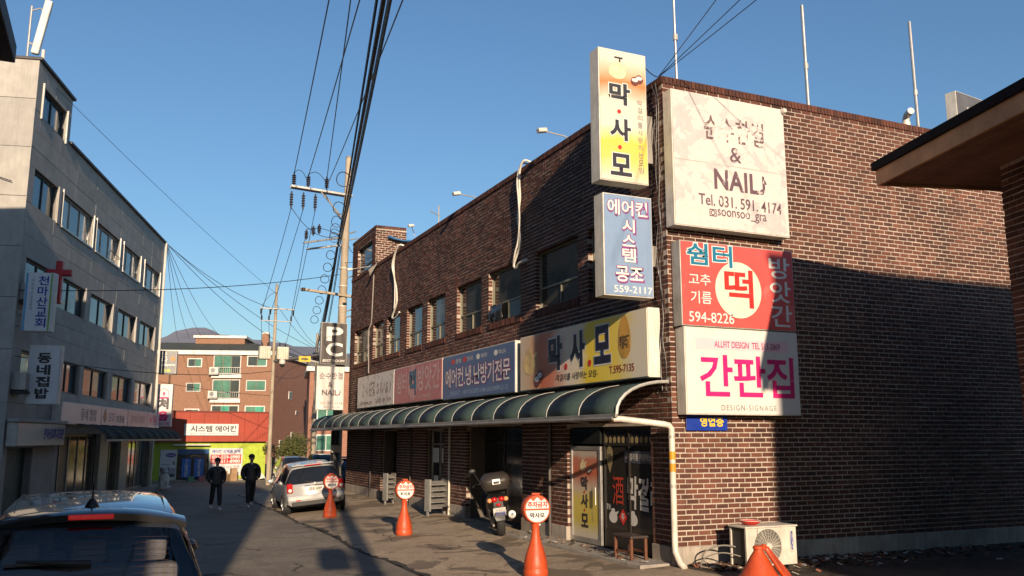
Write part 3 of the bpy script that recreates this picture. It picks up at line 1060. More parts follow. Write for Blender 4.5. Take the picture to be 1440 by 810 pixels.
# restaurant window lettering -----------------------------------------------------
s = thing('window_decals', (XF + 0.113, 14.92, 0), 'white and red brush lettering stuck on the restaurant window by the corner', 'decal', R(-90))
letter(s, '酒', -0.42, 1.18, 0.42, 0.55, 0, pm('decal_red', (0.5, 0.05, 0.02), 0.5), 0.0)
letter(s, '막걸리', 0.5, 1.15, 1.15, 0.62, 0, inkw, 0.03, rot=-0.05)
letter(s, '고향 술', -0.82, 0.85, 0.2, 0.12, 0, inkw, 0.02)
L(MB().box(-0.15, 0.9, -0.001, 0.003, 1.72, 1.95), 'decal_banner', pm('decal_dark', (0.06, 0.07, 0.1), 0.5), s)
letter(s, '-막걸리를 사랑하는', 0.35, 1.84, 0.9, 0.13, -0.004, inkw, 0.01)
kettle(s, -0.62, 0.66, 0.14, 0, inkw)
kettle(s, 0.12, 0.66, 0.14, 0, inkw, -1)
mb = MB()
mb.add([(-0.25, 0, 0.52), (-0.1, 0, 0.68), (-0.25, 0, 0.84), (-0.4, 0, 0.68)], [(0, 1, 2, 3)])
L(mb, 'decal_diamond', ink_red, s)
letter(s, '주', -0.25, 0.68, 0.13, 0.13, -0.003, inkw, 0.02)
mb = MB()
mb.add([(-0.72, 0, 1.5), (-0.6, 0, 1.75), (-0.6, 0, 1.95), (-0.72, 0, 2.1), (-0.84, 0, 1.95), (-0.84, 0, 1.75)], [tuple(range(6))])
L(mb, 'decal_shield', pm('decal_gold', (0.3, 0.24, 0.12), 0.5), s)
letter(s, '맛', -0.72, 1.82, 0.16, 0.14, -0.003, ink, 0.02)
mb = MB()
for i in range(11):
    x = -0.85 + i * 0.165
    mb.add([(x - .06, 0.002, 2.2), (x - .05, 0.002, 2.12), (x, 0.002, 2.07), (x + .05, 0.002, 2.12), (x + .06, 0.002, 2.2), (x, 0.002, 2.24)], [tuple(range(6))])
L(mb, 'decal_border', pm('decal_gold', (0.3, 0.24, 0.12), 0.5), s)
s = thing('door_lettering', (DX - 0.001, 16.59, 0), 'black vertical brush lettering on the printed film of the restaurant door', 'decal', R(-90))
for ch, z in (('막', 1.26), ('사', 0.9), ('모', 0.5)):
    letter(s, ch, -0.05, z, 0.3, 0.28, 0.013, ink, 0.04)
for z in (1.08, 0.71):
    L(MB().disc((-0.05, 0.012, z), 0.03, 12), 'dot', ink_red, s)
vletters(s, '막걸리를사랑하는모임', 0.28, 1.2, 0.5, 0.05, 0.013, ink_grey, 0.0, 0.2)
kettle(s, -0.1, 1.62, 0.12, 0.012, gold)
bowls(s, 0.16, 1.5, 0.06, 0.009)

# distant projecting signs by the pole: PC and nail shop --------------------------
s = sign('blade_sign', 'dark brown sign with big white letters P and C beside the tall pole', (8.33, 37.2, 5.28), 0, 1.1, 1.76, 0.3, pm('sign_darkbrown', (0.055, 0.045, 0.04), 0.5), case_g)
letter(s, 'P', 0.02, 1.28, 0.72, 0.6, -0.305, inkw, 0.03)
letter(s, 'C', 0.02, 0.62, 0.72, 0.58, -0.305, inkw, 0.03)
letter(s, 'BEST ROOM', 0.0, 0.14, 0.94, 0.11, -0.305, inkw, 0.02, shear=0.2)
s = sign('blade_sign', 'white nail shop sign hanging right below the dark brown sign', (8.23, 37.2, 3.36), 0, 1.17, 1.82, 0.3, worn_mat('worn_white3', (0.66, 0.62, 0.57), (0.5, 0.46, 0.43), 0.6, 0.5, 2.5), case_g)
letter(s, '순수한결', 0.02, 1.42, 1.0, 0.27, -0.305, ink_brown, 0.015)
letter(s, '&', 0.0, 1.06, 0.17, 0.2, -0.305, ink_brown, 0.02)
letter(s, 'NAIL♪', 0.06, 0.72, 0.82, 0.24, -0.305, ink_brown, 0.03)
letter(s, '031. 591. 4174', 0.06, 0.28, 0.92, 0.12, -0.305, ink_brown, 0.0)
letter(s, '@soonsoo_gra', 0.1, 0.12, 0.72, 0.08, -0.305, ink_brown, 0.0)
# ---------------------------------------------------------------- awning, pipes and wall fittings
AW0, AW1 = 13.3, 39.3
prof = []
for i in range(9):
    a = i / 8 * math.pi / 2
    prof.append((XF - 0.03 - 1.08 * math.sin(a), 2.6 + 0.6 * math.cos(a) ** 0.9))
prof[0] = (XF - 0.03, 3.2)
m, t, b = new_mat('awning_sheet')
co = coords(t)
c = ramp(t, noise(t, co, 1.3, 5, 0.7), [(0.3, (0.026, 0.046, 0.044)), (0.7, (0.052, 0.078, 0.072))])
mp = N(t, 'ShaderNodeMapping')
mp.inputs['Scale'].default_value = (1, 3, 0.7)
t.links.new(co, mp.inputs[0])
c = mix(t, ramp(t, noise(t, mp.outputs[0], 2, 6, 0.7), [(0.55, g1(0)), (0.85, g1(0.18))]), c, (0.11, 0.11, 0.09))
t.links.new(c, b.inputs['Base Color'])
b.inputs['Roughness'].default_value = 0.6
b.inputs['Specular IOR Level'].default_value = 0.2
b.inputs['Transmission Weight'].default_value = 0.0
MATS['awning_sheet'] = m
AW = thing('awning', (XF - 0.6, 26, 2.6), 'long dark green barrel awning with white ribs along the brick shop fronts', 'awning')
ribm = pm('rib_white', (0.42, 0.41, 0.38), 0.45, metal=0.2, grime=0.4)
nb = 19
for i in range(nb):
    y0 = AW0 + (AW1 - AW0) * i / nb
    y1 = AW0 + (AW1 - AW0) * (i + 1) / nb
    mb = MB()
    P = [(x, yv, z) for yv in (y0 + 0.004, y1 - 0.004) for x, z in prof]
    k = len(prof)
    mb.add(P, [(j, j + 1, k + j + 1, k + j) for j in range(k - 1)])
    o = mb.build('awning_panel', m, AW, smooth=True, ang=60)
    sd = o.modifiers.new('s', 'SOLIDIFY')
    sd.thickness = 0.008
for i in range(nb + 1):
    y0 = AW0 + (AW1 - AW0) * i / nb
    r_ = 0.03 if i == 0 else 0.015
    MB().tube([(x - 0.002, y0, z + 0.004) for x, z in prof], r_, 6).build('awning_rib', ribm, AW, smooth=True)
MB().box(XF - 1.135, XF - 1.085, AW0, AW1, 2.555, 2.62).build('awning_rail', pm('rail_grey', (0.28, 0.27, 0.25), 0.5, metal=0.4, grime=0.4), AW, bevel=0.008)
MB().tube([(XF - 1.12, AW0 + 0.1, 2.54), (XF - 1.12, AW1, 2.53)], 0.035, 8).build('gutter', pm('rail_grey', (0.28, 0.27, 0.25), 0.5), AW, smooth=True)
for yb in (16.2, 20.0, 24.4, 28.8, 33.2, 36.6):
    MB().tube([(XF - 1.08, yb, 2.585), (XF - 0.02, yb - 0.0, 2.5)], 0.02, 6).build('awning_strut', ribm, AW)
MB().box(XF - 0.05, XF - 0.005, AW0, YE, 3.17, 3.24).build('flashing', pm('rail_grey', (0.28, 0.27, 0.25), 0.5), AW)

pvc = pm('white_pvc', (0.62, 0.58, 0.5), 0.4, grime=0.3)
DP = thing('drain_pipe', (8.9, 13.1, 0), 'white plastic drain pipe running from the awning down the building corner', 'pipe')
px = XF - 0.09
MB().tube([(XF - 1.1, 13.42, 2.53), (XF - 1.0, 13.36, 2.53), (px - 0.12, 13.18, 2.44), (px - 0.04, 13.15, 2.42), (px, 13.14, 2.36), (px, 13.14, 2.26), (px, 13.14, 0.36), (px, 13.13, 0.26), (px + 0.02, 13.02, 0.08), (px + 0.04, 12.92, 0.01)], 0.055, 12).build('pipe', pvc, DP, smooth=True, ang=60)
for z in (1.35, 2.2):
    MB().lathe([(0.062, 0), (0.062, 0.05)], (px, 13.14, z), 12).build('pipe_clamp', case_g, DP, smooth=True)
MB().lathe([(0.0615, 0), (0.0615, 0.02)], (XF - 1.09, 13.42, 2.53), 12, axis='x').build('pipe_end', ink_red, DP, smooth=True)
for z in (1.62, 1.83):
    mb = MB().lathe([(0.0575, 0), (0.0575, 0.14)], (px, 13.14, z), 12)
    mb.build('pipe_sticker', pm('sticker_orange', (0.6, 0.28, 0.02), 0.5), DP, smooth=True)
# other downpipes on the piers
for yb, r_, mt, col_ in ((18.02, 0.04, pm('pipe_dark', (0.05, 0.04, 0.035), 0.5), 'thin dark pipe on the brick pier between the restaurant door and the scooter'), (24.55, 0.035, pvc, 'slim white pipe on the brick pier beside the white rack'), (28.25, 0.035, pm('pipe_dark', (0.05, 0.04, 0.035), 0.5), 'thin dark pipe on the brick pier behind the middle parking stand'), (33.2, 0.035, pm('pipe_dark', (0.05, 0.04, 0.035), 0.5), 'thin dark pipe on the farthest brick pier under the awning')):
    MB().tube([(XF - 0.05, yb, 0.0), (XF - 0.05, yb, 2.6)], r_, 8).build('wall_pipe', mt, label=col_, cat='pipe', smooth=True)


def sagcurve(a, b, n=14, sag=0.2):
    a, b = Vector(a), Vector(b)
    return [a.lerp(b, i / n) - Vector((0, 0, 4 * sag * (i / n) * (1 - i / n))) for i in range(n + 1)]


# loose white hoses hanging down the facade
def hose(pts, r_, label):
    P = []
    pts = [Vector(p) for p in pts]
    for i in range(len(pts) - 1):
        p0, p1, p2, p3 = pts[max(i - 1, 0)], pts[i], pts[i + 1], pts[min(i + 2, len(pts) - 1)]
        for k in range(6):
            u = k / 6
            P.append(0.5 * ((2 * p1) + (-p0 + p2) * u + (2 * p0 - 5 * p1 + 4 * p2 - p3) * u * u + (-p0 + 3 * p1 - 3 * p2 + p3) * u ** 3))
    P.append(pts[-1])
    return MB().tube(P, r_, 8)


wire_w = pm('hose_white', (0.62, 0.58, 0.5), 0.5)
h = thing('hanging_hose', (XF - 0.1, 19.5, 6.5), 'pair of loose white hoses hanging from the parapet above the widest windows', 'hose')
hose([(XF + .3, 19.2, 8.95), (XF - .06, 19.3, 9.12), (XF - .1, 19.52, 8.8), (XF - .07, 19.55, 8.2), (XF - .08, 19.65, 7.7), (XF - .09, 19.5, 7.2), (XF - .07, 19.6, 6.9), (XF - .1, 19.85, 6.55), (XF - .1, 19.75, 6.42), (XF - .12, 19.5, 6.5), (XF - .1, 19.1, 6.52)], 0.03, '').build('hose', wire_w, h, smooth=True, ang=60)
hose([(XF + .3, 19.3, 8.93), (XF - .05, 19.42, 9.08), (XF - .12, 19.6, 8.7), (XF - .13, 19.5, 8.1), (XF - .13, 19.45, 7.6), (XF - .1, 19.6, 7.1), (XF - .12, 19.75, 6.8), (XF - .08, 19.95, 6.5)], 0.025, '').build('hose', wire_w, h, smooth=True, ang=60)
h = thing('hanging_hose', (XF - 0.1, 30.4, 6.5), 'looped white hose hanging from the parapet near the rooftop shed', 'hose')
hose([(XF + .25, 29.9, 8.95), (XF - .06, 30.0, 9.1), (XF - .1, 30.5, 8.7), (XF - .08, 30.55, 8.1), (XF - .08, 30.2, 7.5), (XF - .09, 30.1, 7.0), (XF - .1, 30.5, 6.6), (XF - .1, 30.55, 6.5), (XF - .1, 30.2, 6.45), (XF - .1, 29.7, 6.6)], 0.035, '').build('hose', wire_w, h, smooth=True, ang=60)
hose([(XF + .25, 30.0, 8.95), (XF - .06, 30.15, 9.05), (XF - .14, 30.6, 8.5), (XF - .1, 30.4, 7.9), (XF - .1, 30.3, 7.3), (XF - .1, 30.35, 6.8)], 0.025, '').build('hose', wire_w, h, smooth=True, ang=60)
hose([(XF - .02, 33.55, 8.6), (XF - .06, 33.5, 7.5), (XF - .06, 33.6, 6.7), (XF - .12, 33.75, 6.3), (XF - .1, 33.7, 5.2), (XF - .1, 33.65, 4.7)], 0.025, '').build('hanging_hose', pm('hose_grey', (0.25, 0.22, 0.2), 0.6), label='grey hose running down the far end of the upper brick facade', cat='hose', smooth=True)
mb = MB()
mb.add([(XF - .02, 33.1, 9.0), (XF - .02, 34.0, 9.0), (XF - .2, 33.5, 8.55), (XF - .3, 33.35, 8.75)], [(0, 1, 2), (0, 2, 3)])
o = mb.build('metal_flap', case_g, label='bent grey sheet metal flap at the parapet under the rooftop tower', cat='flap')
sd = o.modifiers.new('s', 'SOLIDIFY')
sd.thickness = 0.01
# bundle of black wires down the corner strip beside the blade signs
for i, (y0, dz) in enumerate(((13.33, 0), (13.38, .3), (13.43, .1))):
    rw = random.Random(i)
    P = [(XF - .03 - rw.uniform(0, .05), y0 + rw.uniform(-.05, .05), 8.9 - k * .45) for k in range(14)]
    hose(P, 0.007, '').build('corner_wire', ink, label='thin black wire running down the brick corner, %s of three' % ('nearest the edge', 'middle', 'nearest the blade signs')[i], cat='wire')

# floodlights on arms over the parapet
def flood(loc, dirv, label):
    f = thing('floodlight', loc, label, 'floodlight')
    c0 = Vector(loc)
    tip = c0 + Vector(dirv)
    MB().tube([c0, c0 + Vector((0, 0, .12)), tip], 0.016, 6).build('arm', case_g, f)
    MB().obox(tip, (0.11, 0, 0.02), (0, 0.08, 0), (-0.015, 0, 0.045)).build('lamp_head', case_w, f, bevel=0.015)
    MB().obox(tip + Vector((-0.01, 0, -0.045)), (0.095, 0, 0.018), (0, 0.065, 0), (0, 0, 0.006)).build('lens', pm('lens_glass', (0.5, 0.5, 0.48), 0.1), f)


flood((XF + .1, 17.3, 9.0), (-.5, 0.3, 0.3), 'white floodlight on an arm over the parapet nearest the blade signs')
flood((XF + .1, 23.0, 9.0), (-.45, 0.4, 0.28), 'white floodlight on an arm over the middle of the parapet')
flood((XF + .1, 34.4, 9.0), (-.85, .2, -.05), 'white floodlight on an arm in front of the rooftop tower window')
flood((10.6, 33.2, 10.25), (-.3, -.5, .3), 'white floodlight above the blue tarpaulin roof')
mb = MB().tube([(XF + .2, 26.5, 9.0), (XF + .2, 26.5, 9.75)], 0.02, 6)
mb.tube([(XF + .2, 26.5, 9.4), (XF - .2, 26.2, 9.45)], 0.015, 6)
mb.build('antenna_stub', case_g, label='short thin antenna stub on the parapet of the long brick facade', cat='antenna')
# roof posts
for x, y_, z1, lab in ((9.62, 13.5, 11.6, 'thin grey rooftop post behind the corner of the brick building'), (12.95, 13.5, 11.4, 'plain grey rooftop post, middle of three on the brick parapet'), (16.28, 13.6, 11.75, 'grey rooftop post with a clamped joint near the house eave')):
    p = thing('rooftop_post', (x, y_, 8.42), lab, 'post')
    MB().tube([(x, y_, 8.42), (x - 0.02, y_, z1)], 0.036 if x > 10 else 0.026, 10).build('post', pm('galvanised', (0.36, 0.36, 0.36), 0.45, metal=0.6), p, smooth=True)
    MB().lathe([(0.048, 0), (0.048, 0.12)], (x, y_, 9.95), 10).build('collar', case_g, p, smooth=True)
# fittings on the parapet of the side wall
f = thing('wall_camera', (11.6, 13.1, 8.55), 'small white security camera above the corner of the peeling sign', 'camera')
MB().box(11.52, 11.62, 13.0, 13.22, 8.52, 8.64).build('mount', case_w, f, bevel=0.01)
MB().lathe([(0.04, 0), (0.06, 0.03), (0.06, 0.22), (0.045, 0.24)], (11.72, 12.85, 8.6), 12, axis='y').build('camera_body', case_w, f, smooth=True)
MB().box(11.6, 11.74, 12.98, 13.04, 8.56, 8.6).build('arm', case_w, f)
f = thing('vent_elbow', (15.6, 13.35, 9.0), 'white plastic elbow vent pipe standing on the side wall parapet', 'pipe')
MB().tube([(15.62, 13.36, 8.95), (15.62, 13.36, 9.2), (15.6, 13.3, 9.27), (15.52, 13.12, 9.29)], 0.075, 12).build('elbow', pvc, f, smooth=True)
MB().lathe([(0.09, 0), (0.09, 0.09)], (15.62, 13.36, 9.02), 12).build('collar', pvc, f, smooth=True)
s = sign('rooftop_sign', 'grey framed sign box on the roof showing behind the house eave', (20.2, 15.3, 10.0), R(8), 2.0, 1.05, 0.3, pm('sign_grey_dark', (0.1, 0.1, 0.11), 0.5), case_w)
L(MB().box(-0.55, 0.75, -0.307, -0.302, 0.15, 0.68), 'panel_print', pm('sign_cream', (0.6, 0.56, 0.5), 0.5), s)
mb = MB().box(-1.0, -.92, -.2, -.12, -1.48, 0).box(.92, 1.0, -.2, -.12, -1.48, 0)
L(mb, 'sign_leg', case_g, s)
# ---------------------------------------------------------------- grey stone building on the left
GB_AZ = 14.0
GBP = Vector((1.91, 47.31, 0))
GBR = -R(GB_AZ)          # local +y runs along the street front, local +x points to the street
GB = thing('grey_building', (GBP.x, GBP.y, GR), 'grey stone clad four storey building on the left side of the street', 'building', GBR)
# local frame: x = outwards to the street, y = along the front (0 at the far end, -19.35 at the near corner), z from ground
NEAR, END, TOP, PT = -19.35, -0.62, 12.1, 13.62
gran = []
for i, c in enumerate(((0.34, 0.325, 0.295), (0.315, 0.3, 0.275), (0.365, 0.345, 0.315))):
    gran.append(pm('granite_%d' % i, c, 0.7, var=0.16, scale=1.6, bmp=0.15, bscale=120, grime=0.25))
gback = pm('stone_joint', (0.2, 0.19, 0.175), 0.9)
gdark = pm('parapet_cap', (0.05, 0.05, 0.055), 0.6)
rows = {3: (9.28, 10.38), 2: (6.6, 7.66), 1: (3.9, 4.95)}
wcols = {3: [(-18.9, -16.75), (-16.2, -12.8), (-12.3, -9.0), (-8.3, -5.4), (-4.5, -1.3)],
         2: [(-18.9, -16.4), (-16.05, -13.0), (-12.26, -9.3), (-8.4, -5.4), (-4.56, -1.6)],
         1: [(-18.6, -15.6), (-15.1, -13.0), (-12.4, -9.35), (-8.5, -5.43), (-4.69, -1.53)]}
gholes = [(a, b, *rows[k]) for k in rows for a, b in wcols[k]] + [(-18.8, -16.6, 12.03, 13.0)] + [(-14.6, -0.8, 0, 2.55), (-19.0, -16.9, 0, 2.1)]
f_g = lambda u, z, d: (d, u, z)
mb = MB()
sheet(mb, f_g, NEAR, END, 0, TOP, gholes[:-3] + gholes[-2:], -0.03, 0.22)
sheet(mb, f_g, NEAR, -16.1, TOP, PT, [gholes[-3]], -0.03, 0.22)
D_ = -9.0
mb.quad((-.03, NEAR + .03, 0), (D_, NEAR + .03, 0), (D_, NEAR + .03, PT), (-.03, NEAR + .03, PT))
mb.quad((-.03, END, 0), (D_, END, 0), (D_, END, TOP), (-.03, END, TOP))
mb.quad((D_, NEAR + .03, 0), (D_, END, 0), (D_, END, TOP), (D_, NEAR + .03, TOP))
mb.quad((-.03, -16.1, TOP), (D_, -16.1, TOP), (D_, -16.1, PT), (-.03, -16.1, PT))
mb.quad((-.03, NEAR + .03, PT), (D_, NEAR + .03, PT), (D_, -16.1, PT), (-.03, -16.1, PT))
mb.quad((-.03, -16.1, TOP - .02), (D_, -16.1, TOP - .02), (D_, END, TOP - .02), (-.03, END, TOP - .02))
mb.box(-2.6, -2.5, NEAR + .1, END - .1, 0, TOP - .1)
for z in (2.9, 5.7, 8.4):
    mb.box(-2.5, -.26, NEAR + .1, END - .1, z, z + .2)
L(mb, 'wall', gback, GB)
# stone panels, one by one
rg = random.Random(4)
zed = [0, 2.62, 3.4, 3.9, 4.95, 5.6, 6.1, 6.6, 7.66, 8.3, 8.8, 9.28, 10.38, 10.95, 11.5, TOP]
ued = [NEAR, -16.9, -15.0, -12.6, -10.8, -8.9, -7.0, -5.1, -3.2, -1.9, END]


def minus(rect, holes):
    out = [rect]
    for h in holes:
        nw = []
        for (a, b, c, d) in out:
            if h[0] >= b or h[1] <= a or h[2] >= d or h[3] <= c:
                nw.append((a, b, c, d))
                continue
            if h[0] > a:
                nw.append((a, h[0], c, d))
            if h[1] < b:
                nw.append((h[1], b, c, d))
            aa, bb = max(a, h[0]), min(b, h[1])
            if h[2] > c:
                nw.append((aa, bb, c, h[2]))
            if h[3] < d:
                nw.append((aa, bb, h[3], d))
        out = nw
    return [q for q in out if q[1] - q[0] > 0.05 and q[3] - q[2] > 0.05]


def stone(a, b, c, d):
    pr = rg.uniform(-0.004, 0.004)
    L(MB().box(-0.028, 0.012 + pr, a + .005, b - .005, c + .005, d - .005), 'stone_panel', gran[rg.choice((0, 0, 1, 2))], GB)


for a, b in zip(ued, ued[1:]):
    for c, d in zip(zed, zed[1:]):
        for q in minus((a, b, c, d), gholes):
            stone(*q)
for a, b in ((NEAR, -17.7), (-17.7, -16.1)):
    for q in minus((a, b, TOP, PT), gholes):
        stone(*q)
zn = [0, 2.0, 3.4, 4.9, 6.4, 7.9, 9.4, 10.9, 12.4, PT]
for x0, x1 in ((-1.2, 0.012), (-3.2, -1.2), (-5.2, -3.2), (-7.2, -5.2), (D_, -7.2)):
    for c, d in zip(zn, zn[1:]):
        pr = rg.uniform(-0.004, 0.004)
        L(MB().box(x0 + .008, x1 - .008 if x1 < 0 else x1, NEAR - 0.014 + pr, NEAR + 0.028, c + .008, d - .008), 'stone_panel', gran[rg.choice((0, 0, 2, 2, 1))], GB)
L(MB().box(D_, 0.1, -16.1, END + .06, TOP, TOP + 0.09).box(D_, 0.1, NEAR - .06, -16.02, PT, PT + .09), 'parapet_cap', gdark, GB, bevel=.01)
# windows
gfr = pm('dark_window_frame', (0.035, 0.035, 0.037), 0.45, metal=0.3)
gfs = pm('silver_window_frame', (0.33, 0.32, 0.3), 0.4, metal=0.5)
ggl = glass('office_glass_skytint', (0.03, 0.075, 0.095), 0.04)  # teal in the base colour stands in for reflected sky
ggc = glass('office_glass_pale', (0.2, 0.24, 0.23), 0.06)


def gwin(a, b, c, d, fr, n, gl, depth=-0.12):
    mb = MB()
    t = 0.06
    for p in ((a, b, c, c + t), (a, b, d - t, d), (a, a + t, c + t, d - t), (b - t, b, c + t, d - t)):
        mb.box(depth - .05, depth + .03, *p)
    w_ = L(mb, 'window', fr, GB)
    st = (b - a) / n
    for i in range(1, n):
        L(MB().box(depth - .045, depth + .025, a + st * i - .03, a + st * i + .03, c + t, d - t), 'mullion', fr, w_)
    for i in range(n):
        L(MB().box(depth - .02, depth - .01, a + st * i + (.03 if i else t), a + st * (i + 1) - (.03 if i < n - 1 else t), c + t, d - t), 'pane', gl[i % len(gl)], w_)
    return w_


for k in rows:
    for j, (a, b) in enumerate(wcols[k]):
        if k == 3 and j > 0:
            w_ = gwin(a, b, *rows[k], gfs, 3, (ggc, ggl, ggc))
            mb = MB()
            for yv in (a - .12, b + .04):
                mb.box(0.015, 0.06, yv + .02, yv + .06, rows[k][0] - .08, rows[k][1] + .1)
            mb.box(0.015, 0.07, a - .04, b + .04, rows[k][0] - .08, rows[k][0] - .02)
            L(mb, 'window_surround', gfs, w_)
        else:
            gwin(a, b, *rows[k], gfr, 2, (ggl,))
            L(MB().box(0.014, 0.05, b + .02, b + .26, rows[k][0] - .05, rows[k][1] + .05), 'pilaster', gran[2], GB)
w_ = gwin(-18.8, -16.6, 12.03, 13.0, gfr, 2, (ggl,))
L(MB().box(0.015, 0.07, -18.9, -18.84, 11.95, 13.08).box(0.015, 0.07, -16.58, -16.52, 11.95, 13.08), 'window_surround', gfs, w_)
# shop fronts under the awning
shf = pm('shop_frame_grey', (0.2, 0.2, 0.2), 0.4, metal=0.4)
brown = pm('brown_door', (0.06, 0.025, 0.015), 0.5)
tile = pm('pale_tile', (0.3, 0.28, 0.24), 0.5, var=0.2, scale=6)
beds = [(-14.6, -12.6, brown, 'door'), (-12.6, -9.4, dgl, 'shop_window'), (-9.4, -8.2, tile, 'pier'), (-8.2, -6.2, dgl, 'shop_window'), (-6.2, -4.9, tile, 'pier'), (-4.9, -2.6, dgl, 'shop_window'), (-2.6, -0.8, glass('teal_glass', (0.06, 0.1, 0.11), 0.06), 'shop_window')]
for a, b, mt, nm in beds:
    mb = MB()
    if nm == 'pier':
        L(mb.box(-0.2, -0.02, a + .004, b - .004, 0, 2.55), nm, mt, GB)
        continue
    t = 0.06
    n = 2 if b - a < 2.1 else 3
    mb.box(-.3, -.22, a + .004, b - .004, 0, .2).box(-.3, -.22, a + .004, b - .004, 2.45, 2.55)
    for i in range(n + 1):
        yv = a + .03 + (b - a - .06) * i / n
        mb.box(-.302, -.218, yv - .03, yv + .03, .2, 2.45)
    w_ = L(mb, nm, shf, GB)
    for i in range(n):
        L(MB().box(-.27, -.25, a + .06 + (b - a - .06) * i / n, a + (b - a - .06) * (i + 1) / n, .2, 2.45), 'pane', mt, w_)
L(MB().box(-.27, -.22, -19.0, -16.9, 0, 2.1), 'door', pm('green_dark_door', (0.02, 0.035, 0.03), 0.5), GB)
# fascia band signs, as separate light boxes
def gsign(label, y0, y1, z0, z1, x0, d, face, case=case_w):
    m_ = WM[GB] @ Vector((x0, (y0 + y1) / 2, z0))
    # local x of the sign runs along -y of the building (reads left to right from the street)
    return sign('fascia_sign', label, tuple(m_), GBR + R(90), y1 - y0, z1 - z0, d, face, case)


pw = sheet_mat('fascia_paper', (0.55, 0.54, 0.52))
sA = gsign('white fascia light box nearest on the grey building', -15.55, -10.9, 2.85, 3.58, 0.02, 0.3, pw)
letter(sA, '동네 집밥', 0.75, 0.37, 1.9, 0.42, -.305, ink_grey, 0.02)
sB = gsign('white fascia light box with a small black flame emblem on the grey building', -10.84, -6.9, 2.85, 3.58, 0.02, 0.3, pw)
letter(sB, '오다', -0.55, 0.34, 0.9, 0.42, -.305, ink_grey, 0.01)
letter(sB, '호롱불', 0.8, 0.3, 1.3, 0.3, -.305, ink_grey, 0.03)
mb = MB()
mb.add([(-1.5, -.305, .1), (-1.25, -.305, .3), (-1.32, -.305, .5), (-1.5, -.305, .68), (-1.68, -.305, .5), (-1.75, -.305, .3)], [tuple(range(6))])
L(mb, 'emblem', ink, sB)
sC = gsign('cream fascia light box with faint grey lettering on the grey building', -6.84, -3.3, 2.85, 3.58, 0.02, 0.3, sheet_mat('fascia_cream', (0.5, 0.47, 0.42)))
letter(sC, '봉이동 꼬꼬닭', 0.0, 0.36, 2.5, 0.33, -.305, pm('ink_beige', (0.36, 0.32, 0.28), 0.5), 0.0)
sD = gsign('white fascia light box with small magenta lettering at the far end of the grey building', -3.24, -0.7, 2.85, 3.58, 0.02, 0.3, pw)
letter(sD, '처음', 0.3, 0.38, 0.8, 0.42, -.305, ink_mag, 0.02)
letter(sD, '●', -0.6, 0.36, 0.3, 0.3, -.305, ink_mag, 0.0)
mm = WM[GB] @ Vector((0.05, -17.2, 2.17))
sE = sign('fascia_sign', 'low pale sign box with dark blue lettering at the left building entrance', tuple(mm), GBR + R(90), 4.2, 0.67, .3, sheet_mat('fascia_grey', (0.42, 0.41, 0.38)), case_g)
letter(sE, '천마산교회-기도원', 1.0, 0.36, 1.9, 0.36, -.305, ink_blue, 0.05, shear=0.2)
L(MB().box(-2.15, 2.15, -.36, -.01, 0.674, 0.78), 'cornice', gran[1], sE, bevel=.02)
# projecting blade signs (face the camera)
def blade(label, s_, z0, w_, h_, face, x_off=0.25, case=case_w, d=0.3, cat='sign'):
    m_ = WM[GB] @ Vector((x_off + w_ / 2, s_, z0))
    return sign('blade_sign', label, tuple(m_), GBR, w_, h_, d, face, case, cat)


sF = blade('white church blade sign with blue and green edge stripes on the grey building', -19.0, 5.42, .8, 1.72, sheet_mat('church_white', (0.6, 0.6, 0.62)), 0.17)
vletters(sF, '천마산교회', 0.1, 1.64, 0.1, 0.29, -.305, ink_blue, 0.02, 0.12)
vletters(sF, '대한예수교장로회', -0.19, 1.54, 0.6, 0.08, -.305, ink_grey, 0.004, 0.25)
L(MB().box(-.38, -.32, -.304, -.3, .02, 1.7), 'edge_stripe', pm('stripe_blue', (0.1, 0.3, 0.5), 0.4), sF)
L(MB().box(.29, .34, -.304, -.3, .02, 1.7), 'edge_stripe', pm('stripe_green', (0.2, 0.35, 0.06), 0.4), sF)
cz = WM[GB] @ Vector((.76, -18.3, 6.38))
cr = thing('red_cross', tuple(cz), 'red cross mounted behind the top of the church blade sign', 'cross', GBR)
mred = pm('cross_red', (0.4, 0.015, 0.02), 0.4)
L(MB().box(-.1, .1, -.1, .1, 0, 1.3).box(-.36, .36, -.098, .098, .85, 1.04), 'cross_body', mred, cr, bevel=.03)
L(MB().box(-.7, -.1, -.03, .03, 0.3, .36), 'cross_bracket', case_g, cr)
sG = blade('plain white blade sign with black vertical lettering on the grey building', -18.6, 3.36, .87, 1.71, sheet_mat('plain_white', (0.62, 0.62, 0.62)), 0.31)
vletters(sG, '동네집밥', 0.0, 1.5, 0.14, 0.38, -.305, ink, 0.04, 0.1)
sH = blade('white and pink ice cream shop blade sign at the far end of the grey building', 0.4, 2.96, 0.8, 2.1, sheet_mat('icecream_white', (0.62, 0.58, 0.58)), -.09)
letter(sH, '처', 0, 1.12, 0.52, 0.55, -.305, ink, 0.06)
letter(sH, '음', 0, 0.52, 0.5, 0.48, -.305, ink_mag, 0.06)
letter(sH, '아이스크림', 0, 0.15, 0.66, 0.14, -.305, ink_mag, 0.03)
mb = MB()
mb.add([(-.06, -.305, 1.88), (0, -.305, 1.76), (.06, -.305, 1.88)], [(0, 1, 2)], 1)
mb.disc((0, -.305, 1.95), .085, 16)
mb.add([(-.3, -.305, 1.74), (.3, -.305, 1.74), (.3, -.305, 1.64), (-.3, -.305, 1.64)], [(0, 1, 2, 3)])
mb.tube([(-.27, -.303, 1.8), (-.27, -.303, 2.05), (-.16, -.303, 2.2), (0, -.303, 2.25), (.16, -.303, 2.2), (.27, -.303, 2.05), (.27, -.303, 1.8)], .012, 6)
mb.v = [(v_[0] * .8, v_[1], v_[2] * .84) for v_ in mb.v]
